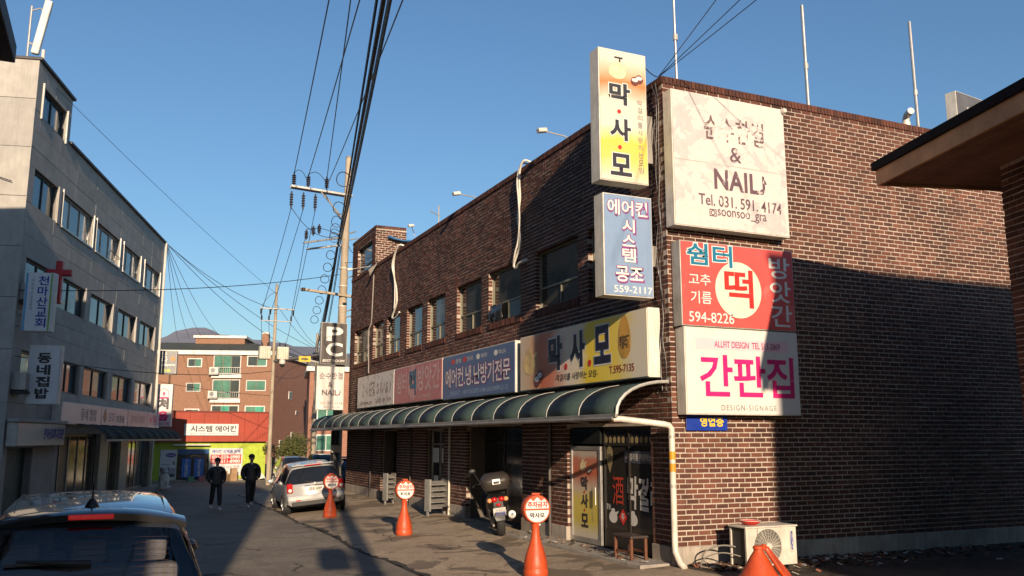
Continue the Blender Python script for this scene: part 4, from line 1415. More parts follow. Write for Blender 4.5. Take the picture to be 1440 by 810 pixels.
L(mb, 'emblem', [ink_mag, pm('cone_tan', (0.4, 0.2, 0.1), 0.5)], sH)
sI = blade('grey hair salon blade sign with yellow green text fixed beyond the grey building', 1.2, 5.6, .94, 1.22, sheet_mat('salon_grey', (0.2, 0.21, 0.21)), -.28, case_g)
letter(sI, '오', -.15, 1.02, .26, .26, -.305, inkw, 0.01)
letter(sI, '다', -.12, .74, .3, .26, -.305, inkw, 0.01)
letter(sI, 'cut&perm', .02, .48, .78, .16, -.305, inkw, 0.03)
letter(sI, '미용', .0, .2, .4, .17, -.305, pm('ink_lime', (0.4, 0.5, 0.05), 0.4), 0.03)
L(MB().disc((.28, -.305, .8), .12, 18), 'emblem', pm('emblem_orange', (0.55, 0.2, 0.06), 0.5), sI)
for sg, z_, nm in ((sF, 6.7, 'church'), (sG, 4.3, 'plain white'), (sH, 3.6, 'ice cream shop'), (sI, 6.2, 'hair salon')):
    o_ = sg.matrix_basis
    b0 = Matrix.Translation(sg.location) @ Matrix.Rotation(GBR, 4, 'Z')
    mb = MB()
    x1 = -0.38
    mb.box(-1.0, x1, -.2, -.1, .5, .6)
    L(mb, 'sign_arm', case_g, sg)
# green barrel awning of the grey building
ga = thing('awning', tuple(WM[GB] @ Vector((0.6, -8, 2.3))), 'dull green barrel awning over the shaded shops of the grey building', 'awning', GBR)
pr2 = [(0.02 + 0.95 * math.sin(i / 7 * math.pi / 2), 0.05 + .5 * math.cos(i / 7 * math.pi / 2)) for i in range(8)]
nb2 = 9
for i in range(nb2):
    a, b = -6.9 + 13.2 * i / nb2, -6.9 + 13.2 * (i + 1) / nb2
    mb = MB()
    mb.add([(x, yv, z) for yv in (a + .004, b - .004) for x, z in pr2], [(j, j + 1, 8 + j + 1, 8 + j) for j in range(7)])
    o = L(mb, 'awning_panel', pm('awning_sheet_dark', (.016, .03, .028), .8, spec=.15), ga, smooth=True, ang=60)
    sd = o.modifiers.new('s', 'SOLIDIFY')
    sd.thickness = .01
for i in range(nb2 + 1):
    a = -6.9 + 13.2 * i / nb2
    L(MB().tube([(x, a, z + .01) for x, z in pr2], .022, 6), 'awning_rib', pm('rib_dark', (0.06, 0.07, 0.065), 0.6), ga, smooth=True)
L(MB().box(.95, 1.0, -6.9, 6.3, -.01, .06), 'awning_rail', pm('rib_grey', (0.2, 0.21, 0.2), 0.5), ga)
# small aircon units by the second windows
for z, lab in ((6.35, 'small grey box unit on the grey building beside the church sign'), (3.75, 'small grey box unit on the grey building beside the plain white sign')):
    a_ = thing('wall_unit', tuple(WM[GB] @ Vector((0.2, -18.9, z))), lab, 'air conditioner', GBR)
    L(MB().box(-.18, .2, -.3, .3, 0, .5), 'unit_body', case_g, a_, bevel=.02)
    L(MB().box(-.19, .24, -.32, .32, -.1, -.03), 'unit_bracket', gfr, a_)
# aerial on the roof
an = thing('cell_antenna', tuple(WM[GB] @ Vector((-.2, -19.1, PT + .09))), 'tall white panel antenna tilted on the roof of the grey building', 'antenna', GBR)
L(MB().tube([(-.25, 0, 0), (-.25, 0, 1.75)], .035, 8), 'mast', pm('galvanised', (0.36, 0.36, 0.36), 0.45), an, smooth=True)
mb = MB()
mb.obox((.1, 0, 1.08), (.11, 0, -.02), (0, .08, 0), (.14, 0, .88))
L(mb, 'antenna_panel', pm('antenna_white', (0.6, 0.58, 0.54), 0.5), an, bevel=.04)
L(MB().tube([(-.25, 0, 1.6), (.0, 0, 1.7), (.1, 0, 1.6)], .02, 6).tube([(-.25, 0, .55), (-.08, 0, .5)], .03, 6), 'clamp', case_g, an)
L(MB().tube([(.2, 0, 0), (.2, 0, .35)], .05, 10), 'drum', case_w, an, smooth=True)
a2 = thing('cell_antenna', tuple(WM[GB] @ Vector((-2.4, -18.9, PT + .09))), 'white pole antenna partly hidden at the very left roof edge', 'antenna', GBR)
L(MB().tube([(0, 0, 0), (0, 0, 2.2)], .05, 8), 'mast', case_w, a2, smooth=True)
L(MB().tube([(0, 0, .9), (0, 0, 2.8)], .11, 10), 'antenna_panel', case_w, a2, smooth=True)
# downpipe at the far end
o = MB().tube([tuple(WM[GB] @ Vector((.1, END - .08, z))) for z in (0, 6, TOP)], .06, 8).build('drain_pipe', case_w, label='pale vertical drain pipe at the far corner of the grey building', cat='pipe', smooth=True)

# ---------------------------------------------------------------- near left house (mostly out of frame) that shades the street
NL = thing('neighbour_building', (-6, 6, GR), 'dark building just beyond the left edge, only its roof corner in view', 'building')
nlm = pm('dark_render', (0.1, 0.1, 0.11), 0.85, var=0.2, bmp=0.3)
MB().box(-12, -2.52, -6, 3.9, GR, 9.2).box(-12, -2.42, 3.9, 17.9, GR, 9.2).build('wall', nlm, NL)
MB().box(-12, -2.52, -6, 3.9, 9.2, 13.3).box(-12, -2.42, 3.9, 17.0, 9.55, 12.15).build('upper_wall', nlm, NL)
MB().box(-12.2, -2.16, 3.7, 18.15, 9.2, 9.55).build('ledge', pm('dark_ledge', (0.06, 0.05, 0.05), 0.7), NL, bevel=.02)
for k, z in enumerate((1.2, 4.2, 7.0)):
    for yv in (6, 10.5, 15):
        w_ = MB().box(-2.44, -2.38, yv - .9, yv + .9, z, z + 1.3).build('window', gfr, NL)
        MB().box(-2.4, -2.37, yv - .8, yv + .8, z + .1, z + 1.2).build('pane', ggl, w_)
# ---------------------------------------------------------------- brick house on the right with its deep eave
ca, sa = math.cos(R(-16)), math.sin(R(-16))
HS = thing('brick_house', (12.07, 8.7, 0), 'dark brick house with a deep brown boarded eave at the right edge', 'house', R(-16))
# local frame: +y runs away from the camera along the eave, +x to the right; origin at the far left wall corner
hb = Bricks()
fh1 = frame_fn((0, 0, 0), (0, -1, 0), (-1, 0, 0))
fh2 = frame_fn((0, 0, 0), (1, 0, 0), (0, 1, 0))
rh = random.Random(21)
lay(hb, fh1, 7.0, 0.3, 6.25, [], rng=rh)
o = hb.build('brickwork', brick_mat('house_brick', False, [(0.05, 0.022, 0.018), (0.08, 0.032, 0.022), (0.11, 0.045, 0.03), (0.14, 0.06, 0.04)]), HS, kind='stuff', local=True)
mb = MB()
mb.box(0.011, 9, -7.0, -0.011, 0, 6.3)
L(mb, 'wall', mortar, HS)
L(MB().box(0.03, 9, 0.0, .02, 0, 6.3), 'rear_wall', pm('house_rear', (0.09, 0.04, 0.03), 0.9), HS)
# eave: soffit boards, fascia, roof edge
fas = pm('fascia_wood', (0.46, 0.26, 0.13), 0.7, var=0.25, scale=2, bmp=0.3, bscale=30)
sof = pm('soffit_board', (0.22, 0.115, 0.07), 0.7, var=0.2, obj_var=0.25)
roofm = pm('roof_edge_dark', (0.014, 0.014, 0.018), 0.9, spec=.1, bmp=0.3)
OL, OF = -1.36, 1.1
n = 12
for i in range(n):
    x0 = OL + 0.05 + (9 - OL) * 0 + i * (0 - OL - .05) / n
    x1 = OL + 0.05 + (i + 1) * (0 - OL - .05) / n
    L(MB().box(x0 + .006, x1 - .006, -7.6, OF - .05, 6.28, 6.3), 'soffit_board', sof, HS)
for i in range(9):
    L(MB().box(0.0, 9.0, .02 + i * (OF - .07) / 9 + .006, .02 + (i + 1) * (OF - .07) / 9 - .006, 6.28, 6.3), 'soffit_board', sof, HS)
L(MB().box(OL, OL + .05, -7.65, OF, 6.24, 6.5), 'fascia', fas, HS, bevel=.008)
L(MB().box(OL + .05, 9, OF - .05, OF, 6.24, 6.5), 'fascia', fas, HS, bevel=.008)
mb = MB()
rz_ = 6.5
mb.add([(OL - .05, -7.7, rz_), (9, -7.7, rz_), (9, OF + .05, rz_), (OL - .05, OF + .05, rz_), (OL - .05, -7.7, rz_ + .14), (9, -7.7, rz_ + .14), (9, OF + .05, rz_ + .14), (OL - .05, OF + .05, rz_ + .14)], [(0, 3, 2, 1), (4, 5, 6, 7), (0, 1, 5, 4), (1, 2, 6, 5), (2, 3, 7, 6), (3, 0, 4, 7)])
L(mb, 'roof_edge', roofm, HS, bevel=.01)
mb = MB()
mb.add([(OL, -7.6, rz_ + .14), (9, -7.6, rz_ + .14), (9, OF, rz_ + .14), (OL, OF, rz_ + .14), (4, -2.4, 7.4), (6, -2.4, 7.4)], [(0, 1, 5, 4), (1, 2, 5), (2, 3, 4, 5), (3, 0, 4)])
L(mb, 'roof', roofm, HS)
L(MB().box(0.002, .12, -.2, -.05, 6.0, 6.28), 'corner_bracket', pm('bracket_tan', (0.3, 0.24, 0.18), 0.7), HS)

# apartment block behind the photographer that shades the side wall
BB = thing('apartment_building', (14, -16, 0), 'brown apartment block behind the viewpoint shading the side wall', 'building')
MB().box(6.72, 24, -24, -10, 0, 12.1).build('wall', pm('block_render', (0.22, 0.16, 0.12), 0.9, grime=.3), BB)
MB().box(6.62, 24.1, -24.1, -9.9, 12.1, 12.25).build('parapet_cap', gdark, BB)
for z in (1.2, 4.0, 6.8, 9.6):
    for k in range(6):
        x = 8.3 + k * 2.7
        w_ = MB().box(x, x + 1.5, -10.02, -9.96, z, z + 1.3).build('window', gfs, BB)
        MB().box(x + .08, x + 1.42, -9.97, -9.94, z + .08, z + 1.22).build('pane', ggl, w_)
# ---------------------------------------------------------------- air conditioner shop at the end of the street
SHR = R(8.2)
SH = thing('corner_shop', (2.24, 53.3, GR), 'single storey lime green shop with a red fascia at the end of the street', 'shop', SHR)
lime = pm('lime_paint', (0.36, 0.46, 0.04), 0.6, grime=.2)
redf = pm('red_fascia', (0.33, 0.05, 0.025), 0.55, var=.12, scale=1.2, grime=.25)
W1 = 6.35
L(MB().box(-6, 6.2, .02, 7, 0, 3.7), 'wall', lime, SH)
for i in range(16):
    x0 = -6 + i * (W1 + 6) / 16
    L(MB().box(x0 + .006, x0 + (W1 + 6) / 16 - .006, -.32, .0, 2.2, 3.85), 'fascia_panel', redf, SH)
L(MB().box(-6.05, W1 + .05, -.36, .1, 3.85, 3.93), 'fascia_cap', pm('cap_red_dark', (0.16, 0.03, 0.02), .5), SH)
L(MB().box(-6, 6.3, -.3, 7, 3.72, 3.84), 'roof', gdark, SH)
for x in (5.05, 5.4, 5.75, 6.1):
    L(MB().box(x, x + .03, -.012, .02, .05, 2.18), 'wall_batten', lime, SH)
# glass door bay
dr = L(MB().box(1.22, 2.92, -.03, .01, 0, 1.78), 'shop_door', pm('door_navy', (0.015, 0.02, 0.03), .3), SH)
L(MB().box(1.22, 2.92, -.05, -.03, 1.5, 1.78), 'door_header', pm('door_header_blue', (0.02, 0.09, 0.22), .4), dr)
L(MB().box(1.22, 1.27, -.06, -.03, 0, 1.5).box(2.04, 2.09, -.06, -.03, 0, 1.5).box(2.87, 2.92, -.06, -.03, 0, 1.5), 'door_frame', alud, dr)
L(MB().box(.9, 2.9, -.3, -.05, 1.98, 2.06), 'light_tube', case_w, SH)
L(MB().box(-.05, 6.2, -.35, 0.02, 0, .08), 'doorstep', conc, SH)
for (x0, x1, z0, z1, mt, nm, lab) in ((.3, 1.18, .12, 1.75, sheet_mat('poster_white', (.55, .56, .58)), 'poster', 'white poster with dark blue ovals left of the shop door'), (2.96, 4.85, .26, 1.82, sheet_mat('banner_white', (.6, .58, .56)), 'banner', 'white banner with a red phone number stripe right of the shop door'), (1.46, 1.95, .2, 1.27, pm('poster_blue', (.02, .12, .4), .4), 'poster', 'left blue vertical poster on the shop door'), (2.13, 2.66, .2, 1.27, pm('poster_blue', (.02, .12, .4), .4), 'poster', 'right blue vertical poster on the shop door')):
    wp_ = WM[SH] @ Vector(((x0 + x1) / 2, -.065 if mt.name == 'poster_blue' else -.005, z0))
    p = thing(nm, tuple(wp_), lab, 'poster', SHR)
    hw, hh = (x1 - x0) / 2, z1 - z0
    L(MB().box(-hw, hw, -.015, 0, 0, hh), 'poster_sheet', mt, p)
    if nm == 'banner':
        letter(p, '에어컨 신제품 판매', 0, 1.38, 1.6, .2, -.02, ink_blue, .02)
        L(MB().box(-.86, .86, -.02, -.016, .68, 1.2), 'red_band', ink_red, p)
        letter(p, '031-559-8980', 0, 1.06, 1.6, .2, -.025, inkw, .03)
        letter(p, '031-511-8980', 0, .82, 1.6, .2, -.025, inkw, .03)
        letter(p, '설치 A/S 전문', .2, .5, 1.2, .16, -.02, ink_grey, .01)
    elif mt.name == 'poster_blue':
        vletters(p, '시스템에어컨' if 'left' in lab else '냉난방기설치', 0, 1.02, .05, .16, -.02, inkw, .02, .15)
    else:
        for dz, dx in ((1.33, .12),):
            mb = MB()
            mb.add([(dx + .28 * math.cos(a * .3142), -.018, dz + .12 * math.sin(a * .3142)) for a in range(20)], [tuple(range(20))])
            L(mb, 'emblem', ink_blue, p)
            letter(p, 'Carrier', dx, dz, .4, .09, -.022, inkw, .01)
        L(MB().box(-.35, .1, -.018, -.016, .8, .84).box(.22, .36, -.018, -.016, .8, 1.0), 'print', ink_grey, p)
        L(MB().box(-.4, .4, -.018, -.016, .1, .62), 'picture', pm('picture_mauve', (.3, .28, .36), .5), p)
        L(MB().box(-.05, .36, -.02, -.018, .14, .3), 'picture', pm('picture_dark', (.04, .05, .04), .5), p)
m_ = WM[SH] @ Vector((2.92, -.33, 2.54))
sg = sign('fascia_sign', 'white sign with black lettering on the red fascia of the corner shop', tuple(m_), SHR, 3.02, .66, .08, sheet_mat('shop_sign_white', (.62, .62, .62)), case_w, rim=.01)
letter(sg, '시스템 에어컨', .1, .38, 2.55, .36, -.085, ink, .02)
letter(sg, '설치 · 수리 · 판매  031-559-8980', .1, .1, 2.6, .08, -.085, ink_grey, 0)
# clutter in front: cartons and a leaning panel
rc = random.Random(6)
for i, (x, y, a, b, c, lab) in enumerate(((3.55, -.8, .45, .4, .55, 'brown cardboard carton in front of the shop banner, nearest the door'), (4.15, -.7, .4, .4, .4, 'brown cardboard carton in front of the shop banner, farther from the door'), (4.2, -.7, .34, .34, .3, 'small brown carton stacked on another before the shop'), (1.9, -.5, .3, .3, .28, 'pale green box standing before the shop door'), (2.5, -.5, .32, .3, .3, 'pink box standing before the shop door'))):
    z0 = .4 if i == 2 else 0.0
    z0 += .0
    p = WM[SH] @ Vector((x, y, z0))
    cb = thing('cardboard_box', tuple(p), lab, 'box', SHR + rc.uniform(-.2, .2))
    mt = [pm('carton', (.3, .19, .1), .8), pm('carton', (.3, .19, .1), .8), pm('carton', (.3, .19, .1), .8), pm('box_green', (.15, .28, .15), .6), pm('box_pink', (.45, .15, .15), .6)][i]
    L(MB().box(-a / 2, a / 2, -b / 2, b / 2, 0, c), 'carton', mt, cb, bevel=.01)
    L(MB().box(-.03, .03, -b / 2 - .002, b / 2 + .002, c + .0005, c + .003), 'tape', pm('tape', (.4, .32, .2), .4), cb)
p = WM[SH] @ Vector((5.2, -1.0, 0))
q = thing('leaning_panel', tuple(p), 'pale grey panel leaning low in front of the lime wall', 'panel', SHR)
mb = MB()
mb.obox((0, 0, .28), (.55, 0, .12), (0, .02, 0), (-.2, 0, .26))
L(mb, 'panel_sheet', case_w, q, bevel=.01)
L(MB().tube([(-.3, .1, 0), (.1, .1, .4)], .02, 6), 'panel_prop', case_g, q)

# ---------------------------------------------------------------- apartment block behind the shop
u = Vector((math.sin(R(108)), math.cos(R(108)), 0))
APR = math.atan2(u.y, u.x)
AP = thing('apartment_building', (13.8, 86.9, GR), 'orange brown brick apartment block with green windows behind the red fascia shop', 'building', APR)
# local: x along the front (negative to the left), +y away from the camera
apb = pm('apartment_brick', (0.25, 0.135, 0.085), 0.9, var=.14, scale=4, bmp=.4, bscale=14, grime=.15)
apb2 = pm('apartment_brick_side', (0.29, 0.14, 0.095), 0.9, var=.16, scale=3, bmp=.4, bscale=14, grime=.25)
wht = pm('white_trim', (.62, .6, .56), .6)
sidev = Matrix.Rotation(-APR, 3, 'Z') @ Vector((math.sin(R(28)), math.cos(R(28)), 0))
e = sidev * 15.5
mb = MB()
mb.add([(-26, 0, 0), (0, 0, 0), (0, 0, 10.5), (-26, 0, 10.5)], [(0, 1, 2, 3)], 0)
mb.add([(0, 0, 0), (e.x, e.y, 0), (e.x, e.y, 10.5), (0, 0, 10.5)], [(0, 1, 2, 3)], 1)
mb.add([(-26, 0, 0), (-26, 12, 0), (-26, 12, 10.5), (-26, 0, 10.5)], [(0, 1, 2, 3)], 1)
L(mb, 'wall', [apb, apb2], AP)
L(MB().prism([(-26.3, -.3, 10.3), (.2, -.3, 10.3), (e.x + .3, e.y, 10.3), (-26.3, e.y, 10.3)], (0, 0, .42)), 'eave_band', wht, AP)
mb = MB()
mb.add([(-26.4, -.4, 10.73), (.3, -.4, 10.73), (e.x + .4, e.y, 10.73), (-26.4, e.y, 10.73), (-24, 4.5, 11.9), (-2.5, 4.5, 11.9), (e.x - 3, e.y, 11.9), (-24, e.y, 11.9)], [(0, 1, 5, 4), (1, 2, 6, 5), (4, 5, 6, 7), (0, 4, 7, 3)])
L(mb, 'roof', pm('roof_green_grey', (.055, .06, .045), .8, var=.25, scale=.8), AP)
L(MB().box(-8.4, -3.6, 4, 9, 11.6, 12.35), 'roof_house', apb, AP)
L(MB().box(-8.6, -3.4, 3.8, 9.2, 12.35, 12.6), 'roof_house_cap', wht, AP)
L(MB().box(-2.0, -1.3, 4.5, 5.2, 11.6, 12.9), 'chimney', apb, AP)
L(MB().box(-1.95, -1.35, 4.55, 5.15, 12.9, 13.1), 'chimney_cap', case_g, AP)
ggr = glass('green_glass', (.06, .17, .12), .1)
ggr2 = glass('green_glass_bright', (.05, .3, .2), .15)
gdk = glass('far_dark_glass', (.03, .04, .04), .08)


def apwin(a, b, c, d, panes, fr=wht):
    mb = MB()
    t = .09
    for p in ((a, b, c, c + t), (a, b, d - t, d), (a, a + t, c + t, d - t), (b - t, b, c + t, d - t)):
        mb.box(p[0], p[1], -.06, .04, p[2], p[3])
    w_ = L(mb, 'window', fr, AP)
    n = len(panes)
    st = (b - a - 2 * t) / n
    for i, g in enumerate(panes):
        L(MB().box(a + t + st * i + .02, a + t + st * (i + 1) - .02, -.02, .0, c + t, d - t), 'pane', g, w_)
    return w_


for k, z in enumerate((9.1, 6.75, 4.3, 1.9)):
    apwin(-8.07, -6.7, z, z + .85, (gdk, ggr), wht if k != 1 else gfs)
    apwin(-2.5, -.62, z + .1, z + 1.15, ((gdk, ggr) if k == 0 else (ggr, ggr) if k == 1 else (ggr, ggr2)), wht if k != 1 else gfs)
    apwin(-13.5, -11.8, z, z + .85, (gdk, ggr))
    bw = apwin(-5.64, -3.05, z - .65, z + 1.2, (ggr, ggr, gdk) if k < 2 else (gdk, ggr2, gdk), gfs if k < 2 else wht)
    L(MB().box(-5.75, -2.95, -.25, .0, z - 1.02, z - .67), 'balcony_slab', wht, AP)
    mb = MB()
    for i in range(14):
        x = -5.6 + i * .19
        mb.box(x, x + .025, -.24, -.215, z - .66, z - .05)
    mb.box(-5.64, -3.05, -.25, -.205, z - .05, z)
    L(mb, 'balcony_rail', gfs, AP)
for k, z in enumerate((8.45, 6.2)):
    p = WM[AP] @ Vector((-5.45, -.35, z))
    a_ = thing('outdoor_unit', tuple(p), ('white air conditioner unit on the top floor balcony of the apartment block', 'white air conditioner unit on the lower balcony of the apartment block')[k], 'air conditioner', APR)
    L(MB().box(-.42, .42, -.3, 0, 0, .62), 'unit_body', case_w, a_, bevel=.02)
    L(MB().lathe([(.22, 0), (.22, .01), (.03, .015)], (-.08, -.31, .31), 16, axis='y'), 'fan_grille', ink_grey, a_)
    L(MB().box(-.45, .45, -.3, .05, -.1, -.02), 'unit_bracket', case_g, a_)
for x in (-9.6,):
    L(MB().tube([(x, -.12, 0), (x, -.12, 10.3)], .08, 6), 'downpipe', pm('pipe_brown', (.1, .06, .04), .6), AP)
# small windows and a vent on the side wall
for (t_, z, w2, h2) in ((.35, 6.3, .5, .8), (.42, 2.3, .35, .7), (.5, 4.8, .3, .4), (.2, 1.2, .5, 1.0)):
    c0 = Vector((e.x * t_, e.y * t_, z))
    n3 = Vector((sidev.y, -sidev.x, 0))
    mb = MB()
    mb.obox(c0 + Vector((0, 0, h2 / 2)), sidev * w2, n3 * .06, (0, 0, h2 / 2))
    w_ = L(mb, 'window', wht, AP)
    mb = MB()
    mb.obox(c0 + Vector((0, 0, h2 / 2)) + n3 * .05, sidev * (w2 * .8), n3 * .03, (0, 0, h2 * .42))
    L(mb, 'pane', gdk, w_)
# red brick block behind the pole signs
RB = thing('brick_block', (17.5, 76, GR), 'red brick block with white framed windows glimpsed behind the pole signs', 'building', R(-10))
L(MB().box(-2.3, 8, 0, 10, 0, 8.1), 'wall', apb2, RB)
L(MB().box(-2.6, 8.3, -.3, 10.3, 8.1, 8.5), 'eave_band', wht, RB)
L(MB().box(-2.5, 8.2, -.2, 10.2, 8.5, 9.3), 'roof', gdark, RB)
for z in (1.3, 3.9, 6.3):
    for x in (-1.6, 1.2):
        w_ = L(MB().box(x, x + 1.7, -.06, .02, z, z + 1.4), 'window', wht, RB)
        L(MB().box(x + .1, x + .82, -.08, -.06, z + .1, z + 1.3), 'pane', ggr, w_)
        L(MB().box(x + .88, x + 1.6, -.08, -.06, z + .1, z + 1.3), 'pane', ggr, w_)
# pale wall and hedge wall near the shrub
gw = thing('garden_wall', (10.5, 54.5, GR), 'low pale wall in front of the apartment block side', 'wall', R(8))
L(MB().box(-1.9, 6, 0, .2, 0, 1.2), 'wall_body', pm('pale_wall', (.45, .42, .37), .8, grime=.4), gw)
L(MB().box(-1.95, 6.05, -.04, .24, 1.2, 1.27), 'coping', conc, gw)
# shrub --------------------------------------------------------------------------
def leafy(name, label, c, r, n, leaf, mats, seed):
    rl = random.Random(seed)
    t_ = thing(name, (c[0], c[1], GR), label, 'shrub')
    mb = MB()
    cl = [(Vector((rl.gauss(0, .45) * r[0], rl.gauss(0, .45) * r[1], rl.uniform(-.8, .8) * r[2])), rl.uniform(.25, .5)) for _ in range(26)]
    for i in range(n):
        cc, rr_ = rl.choice(cl)
        d = Vector((rl.gauss(0, 1), rl.gauss(0, 1), rl.gauss(0, 1))).normalized() * rr_ * r[2] * rl.uniform(.5, 1.1)
        p = Vector(c) + cc + d
        a = Vector((rl.gauss(0, 1), rl.gauss(0, 1), rl.gauss(0, 1))).normalized() * leaf
        b = a.orthogonal().normalized() * leaf * .5
        mb.add([p - a, p + b, p + a, p - b], [(0, 1, 2, 3)], rl.choice((0, 0, 1, 2)))
    mb.build('foliage', mats, t_, kind='stuff')
    mb = MB()
    for k in range(6):
        x, y_ = rl.uniform(-.4, .4) * r[0], rl.uniform(-.4, .4) * r[1]
        mb.tube([(c[0] + x * .3, c[1] + y_ * .3, GR), (c[0] + x, c[1] + y_, c[2]), (c[0] + x * 1.5, c[1] + y_ * 1.5, c[2] + r[2] * .6)], [.05, .03, .01], 6)
    mb.build('stem', pm('bark', (.08, .055, .04), .9), t_)
    return t_


lf = [pm('leaf_olive', (.10, .11, .03), .6), pm('leaf_yellowgreen', (.15, .14, .04), .6), pm('leaf_darkgreen', (.04, .06, .02), .6)]
leafy('shrub', 'rounded olive green shrub beyond the silver hatchback', (9.9, 53.9, 1.25), (.85, .6, 1.2), 5000, .07, lf, 2)
# a small dog shaped figure by the left shops
dg = thing('dog_statue', (2.35, 44.6, GR + .1), 'small white dog statue with dark patches by the left shop fronts', 'statue')
dw, dk = pm('statue_white', (.55, .53, .5), .5), pm('statue_dark', (.05, .045, .04), .5)
MB().lathe([(.3, 0), (.32, .06), (.3, .1), (.2, .12), (.24, .35), (.22, .55), (.15, .66), (.13, .7)], (2.35, 44.6, GR + .1), 16).build('statue_body', dw, dg, smooth=True)
MB().ellipsoid((2.35, 44.55, GR + .9), (.17, .18, .16)).ellipsoid((2.35, 44.4, GR + .86), (.08, .1, .07)).build('statue_head', dw, dg, smooth=True)
for sx in (-1, 1):
    MB().ellipsoid((2.35 + sx * .15, 44.57, GR + .95), (.05, .06, .12)).build('statue_ear', dk, dg, smooth=True)
    MB().ellipsoid((2.35 + sx * .06, 44.38, GR + .95), (.025, .02, .025)).build('statue_eye', dk, dg)
    MB().ellipsoid((2.35 + sx * .12, 44.42, GR + .3), (.07, .09, .2)).build('statue_leg', dw, dg, smooth=True)
# hills ----------------------------------------------------------------------------
mb = MB()
rl = random.Random(12)
pts = [(-400, 40), (-200, 52), (-60, 62), (10, 70), (30, 76), (45, 85), (52, 86), (65, 82), (81, 79), (108, 76.5), (141, 73), (200, 66), (300, 60), (500, 48), (800, 30)]
xs2 = [-400 + i * 8 for i in range(151)]


def hz(x):
    for (a, za), (b, zb) in zip(pts, pts[1:]):
        if a <= x <= b:
            return za + (zb - za) * (x - a) / (b - a)
    return 30


V2 = []
for x in xs2:
    h0 = hz(x) + rl.uniform(-.9, .9)
    for j in range(9):
        f = j / 8
        V2.append((x + rl.uniform(-3, 3), 700 - 300 * (1 - f) + rl.uniform(-8, 8) * (j < 8), max(-.3, h0 * f ** 1.3 + (rl.uniform(-2, 2) if 0 < j < 8 else 0))))
mb.add(V2, [(i * 9 + j, (i + 1) * 9 + j, (i + 1) * 9 + j + 1, i * 9 + j + 1) for i in range(150) for j in range(8)])
mb.build('hill', pm('winter_wood_hazed', (.15, .16, .2), 1.0, var=.15, scale=.05), kind='structure', smooth=True, ang=180)  # woodland colour with distance haze painted in as a pale blue grey
# ---------------------------------------------------------------- utility poles and cables
pconc = pm('pole_concrete', (.36, .3, .22), .85, var=.2, scale=1.5, grime=.4)
insu = pm('insulator_dark', (.03, .025, .03), .3)
steel = pm('arm_steel', (.34, .33, .31), .5, metal=.4, grime=.3)
cab = pm('cable_black', (.012, .012, .014), .5)


def pole(label, x, y, h, lean=(0, 0), r0=.2, r1=.12):
    p = thing('utility_pole', (x, y, GR), label, 'utility pole')
    MB().tube([(x, y, GR), (x + lean[0] * .5, y + lean[1] * .5, GR + h / 2), (x + lean[0], y + lean[1], GR + h)], [r0, (r0 + r1) / 2, r1], 14).build('pole_shaft', pconc, p, smooth=True)
    MB().lathe([(r1 * .9, 0), (r1 * 1.05, .02), (r1 * .6, .1)], (x + lean[0], y + lean[1], GR + h), 10).build('pole_cap', steel, p, smooth=True)
    return p


def arm(p, a, b, w=.06, m=None):
    a, b = Vector(a), Vector(b)
    d = (b - a) / 2
    n = Vector((0, 0, 1)).cross(d).normalized() * w
    mb = MB()
    mb.obox((a + b) / 2, d, n, (0, 0, w * .8))
    return mb.build('crossarm', m or steel, p, bevel=.008)


def insul(p, c, up=1, h=.5, r_=.085):
    prof = [(.03, 0)]
    n = 5
    for i in range(n):
        z = h * (.15 + .7 * i / n)
        prof += [(.04, z), (r_, z + h * .03), (r_ * .9, z + h * .08), (.04, z + h * .1)]
    prof.append((.03, h))
    prof = [(r2, z * up) for r2, z in prof]
    return MB().lathe(prof, c, 10).build('insulator', insu, p, smooth=True)


MPX, MPY = 8.82, 38.0
MP = pole('tall concrete pole with crossarms beside the far end of the brick building', MPX, MPY, 14.95, (.14, 0), .24, .13)
arm(MP, (6.42, MPY - .1, 13.12), (9.15, MPY - .1, 12.98), .06)
arm(MP, (6.42, MPY + .14, 13.12), (9.15, MPY + .14, 12.98), .06)
MB().tube([(8.72, MPY - .15, 11.9), (7.75, MPY - .1, 12.98)], .035, 6).build('brace', steel, MP)
MB().tube([(8.72, MPY + .15, 11.9), (7.95, MPY + .1, 12.98)], .035, 6).build('brace', steel, MP)
for x in (6.55, 7.18, 8.0):
    insul(MP, (x, MPY, 13.15), 1, .62, .1)
for x in (6.5, 7.02, 7.55):
    insul(MP, (x, MPY + .15, 12.95), -1, .8, .085)
arm(MP, (7.0, MPY - .4, 10.55), (8.9, MPY + .2, 11.1), .05)
arm(MP, (7.3, MPY + .4, 10.45), (8.9, MPY + .5, 10.8), .05)
for x, z in ((7.15, 10.75), (7.45, 10.95), (7.7, 11.05)):
    insul(MP, (x, MPY - .2, z), 1, .45, .09)
arm(MP, (7.0, MPY - .2, 8.55), (9.4, MPY - .2, 8.35), .065, pconc)
MB().lathe([(.09, 0), (.09, .14)], (7.1, MPY - .3, 8.45), 10).build('insulator', insu, MP, smooth=True)
for z in (9.6, 8.8, 7.9, 6.6):
    MB().lathe([(.205, 0), (.205, .05)], (MPX + .07, MPY, z), 14).build('pole_band', case_w, MP, smooth=True)
for z, dx in ((11.2, .4), (10.9, .5), (9.2, .45), (7.7, .5), (7.4, .35)):
    MB().tube([(MPX + .1, MPY, z), (MPX + .1 + dx, MPY - .3, z + .1)], .03, 6).build('bracket', steel, MP)
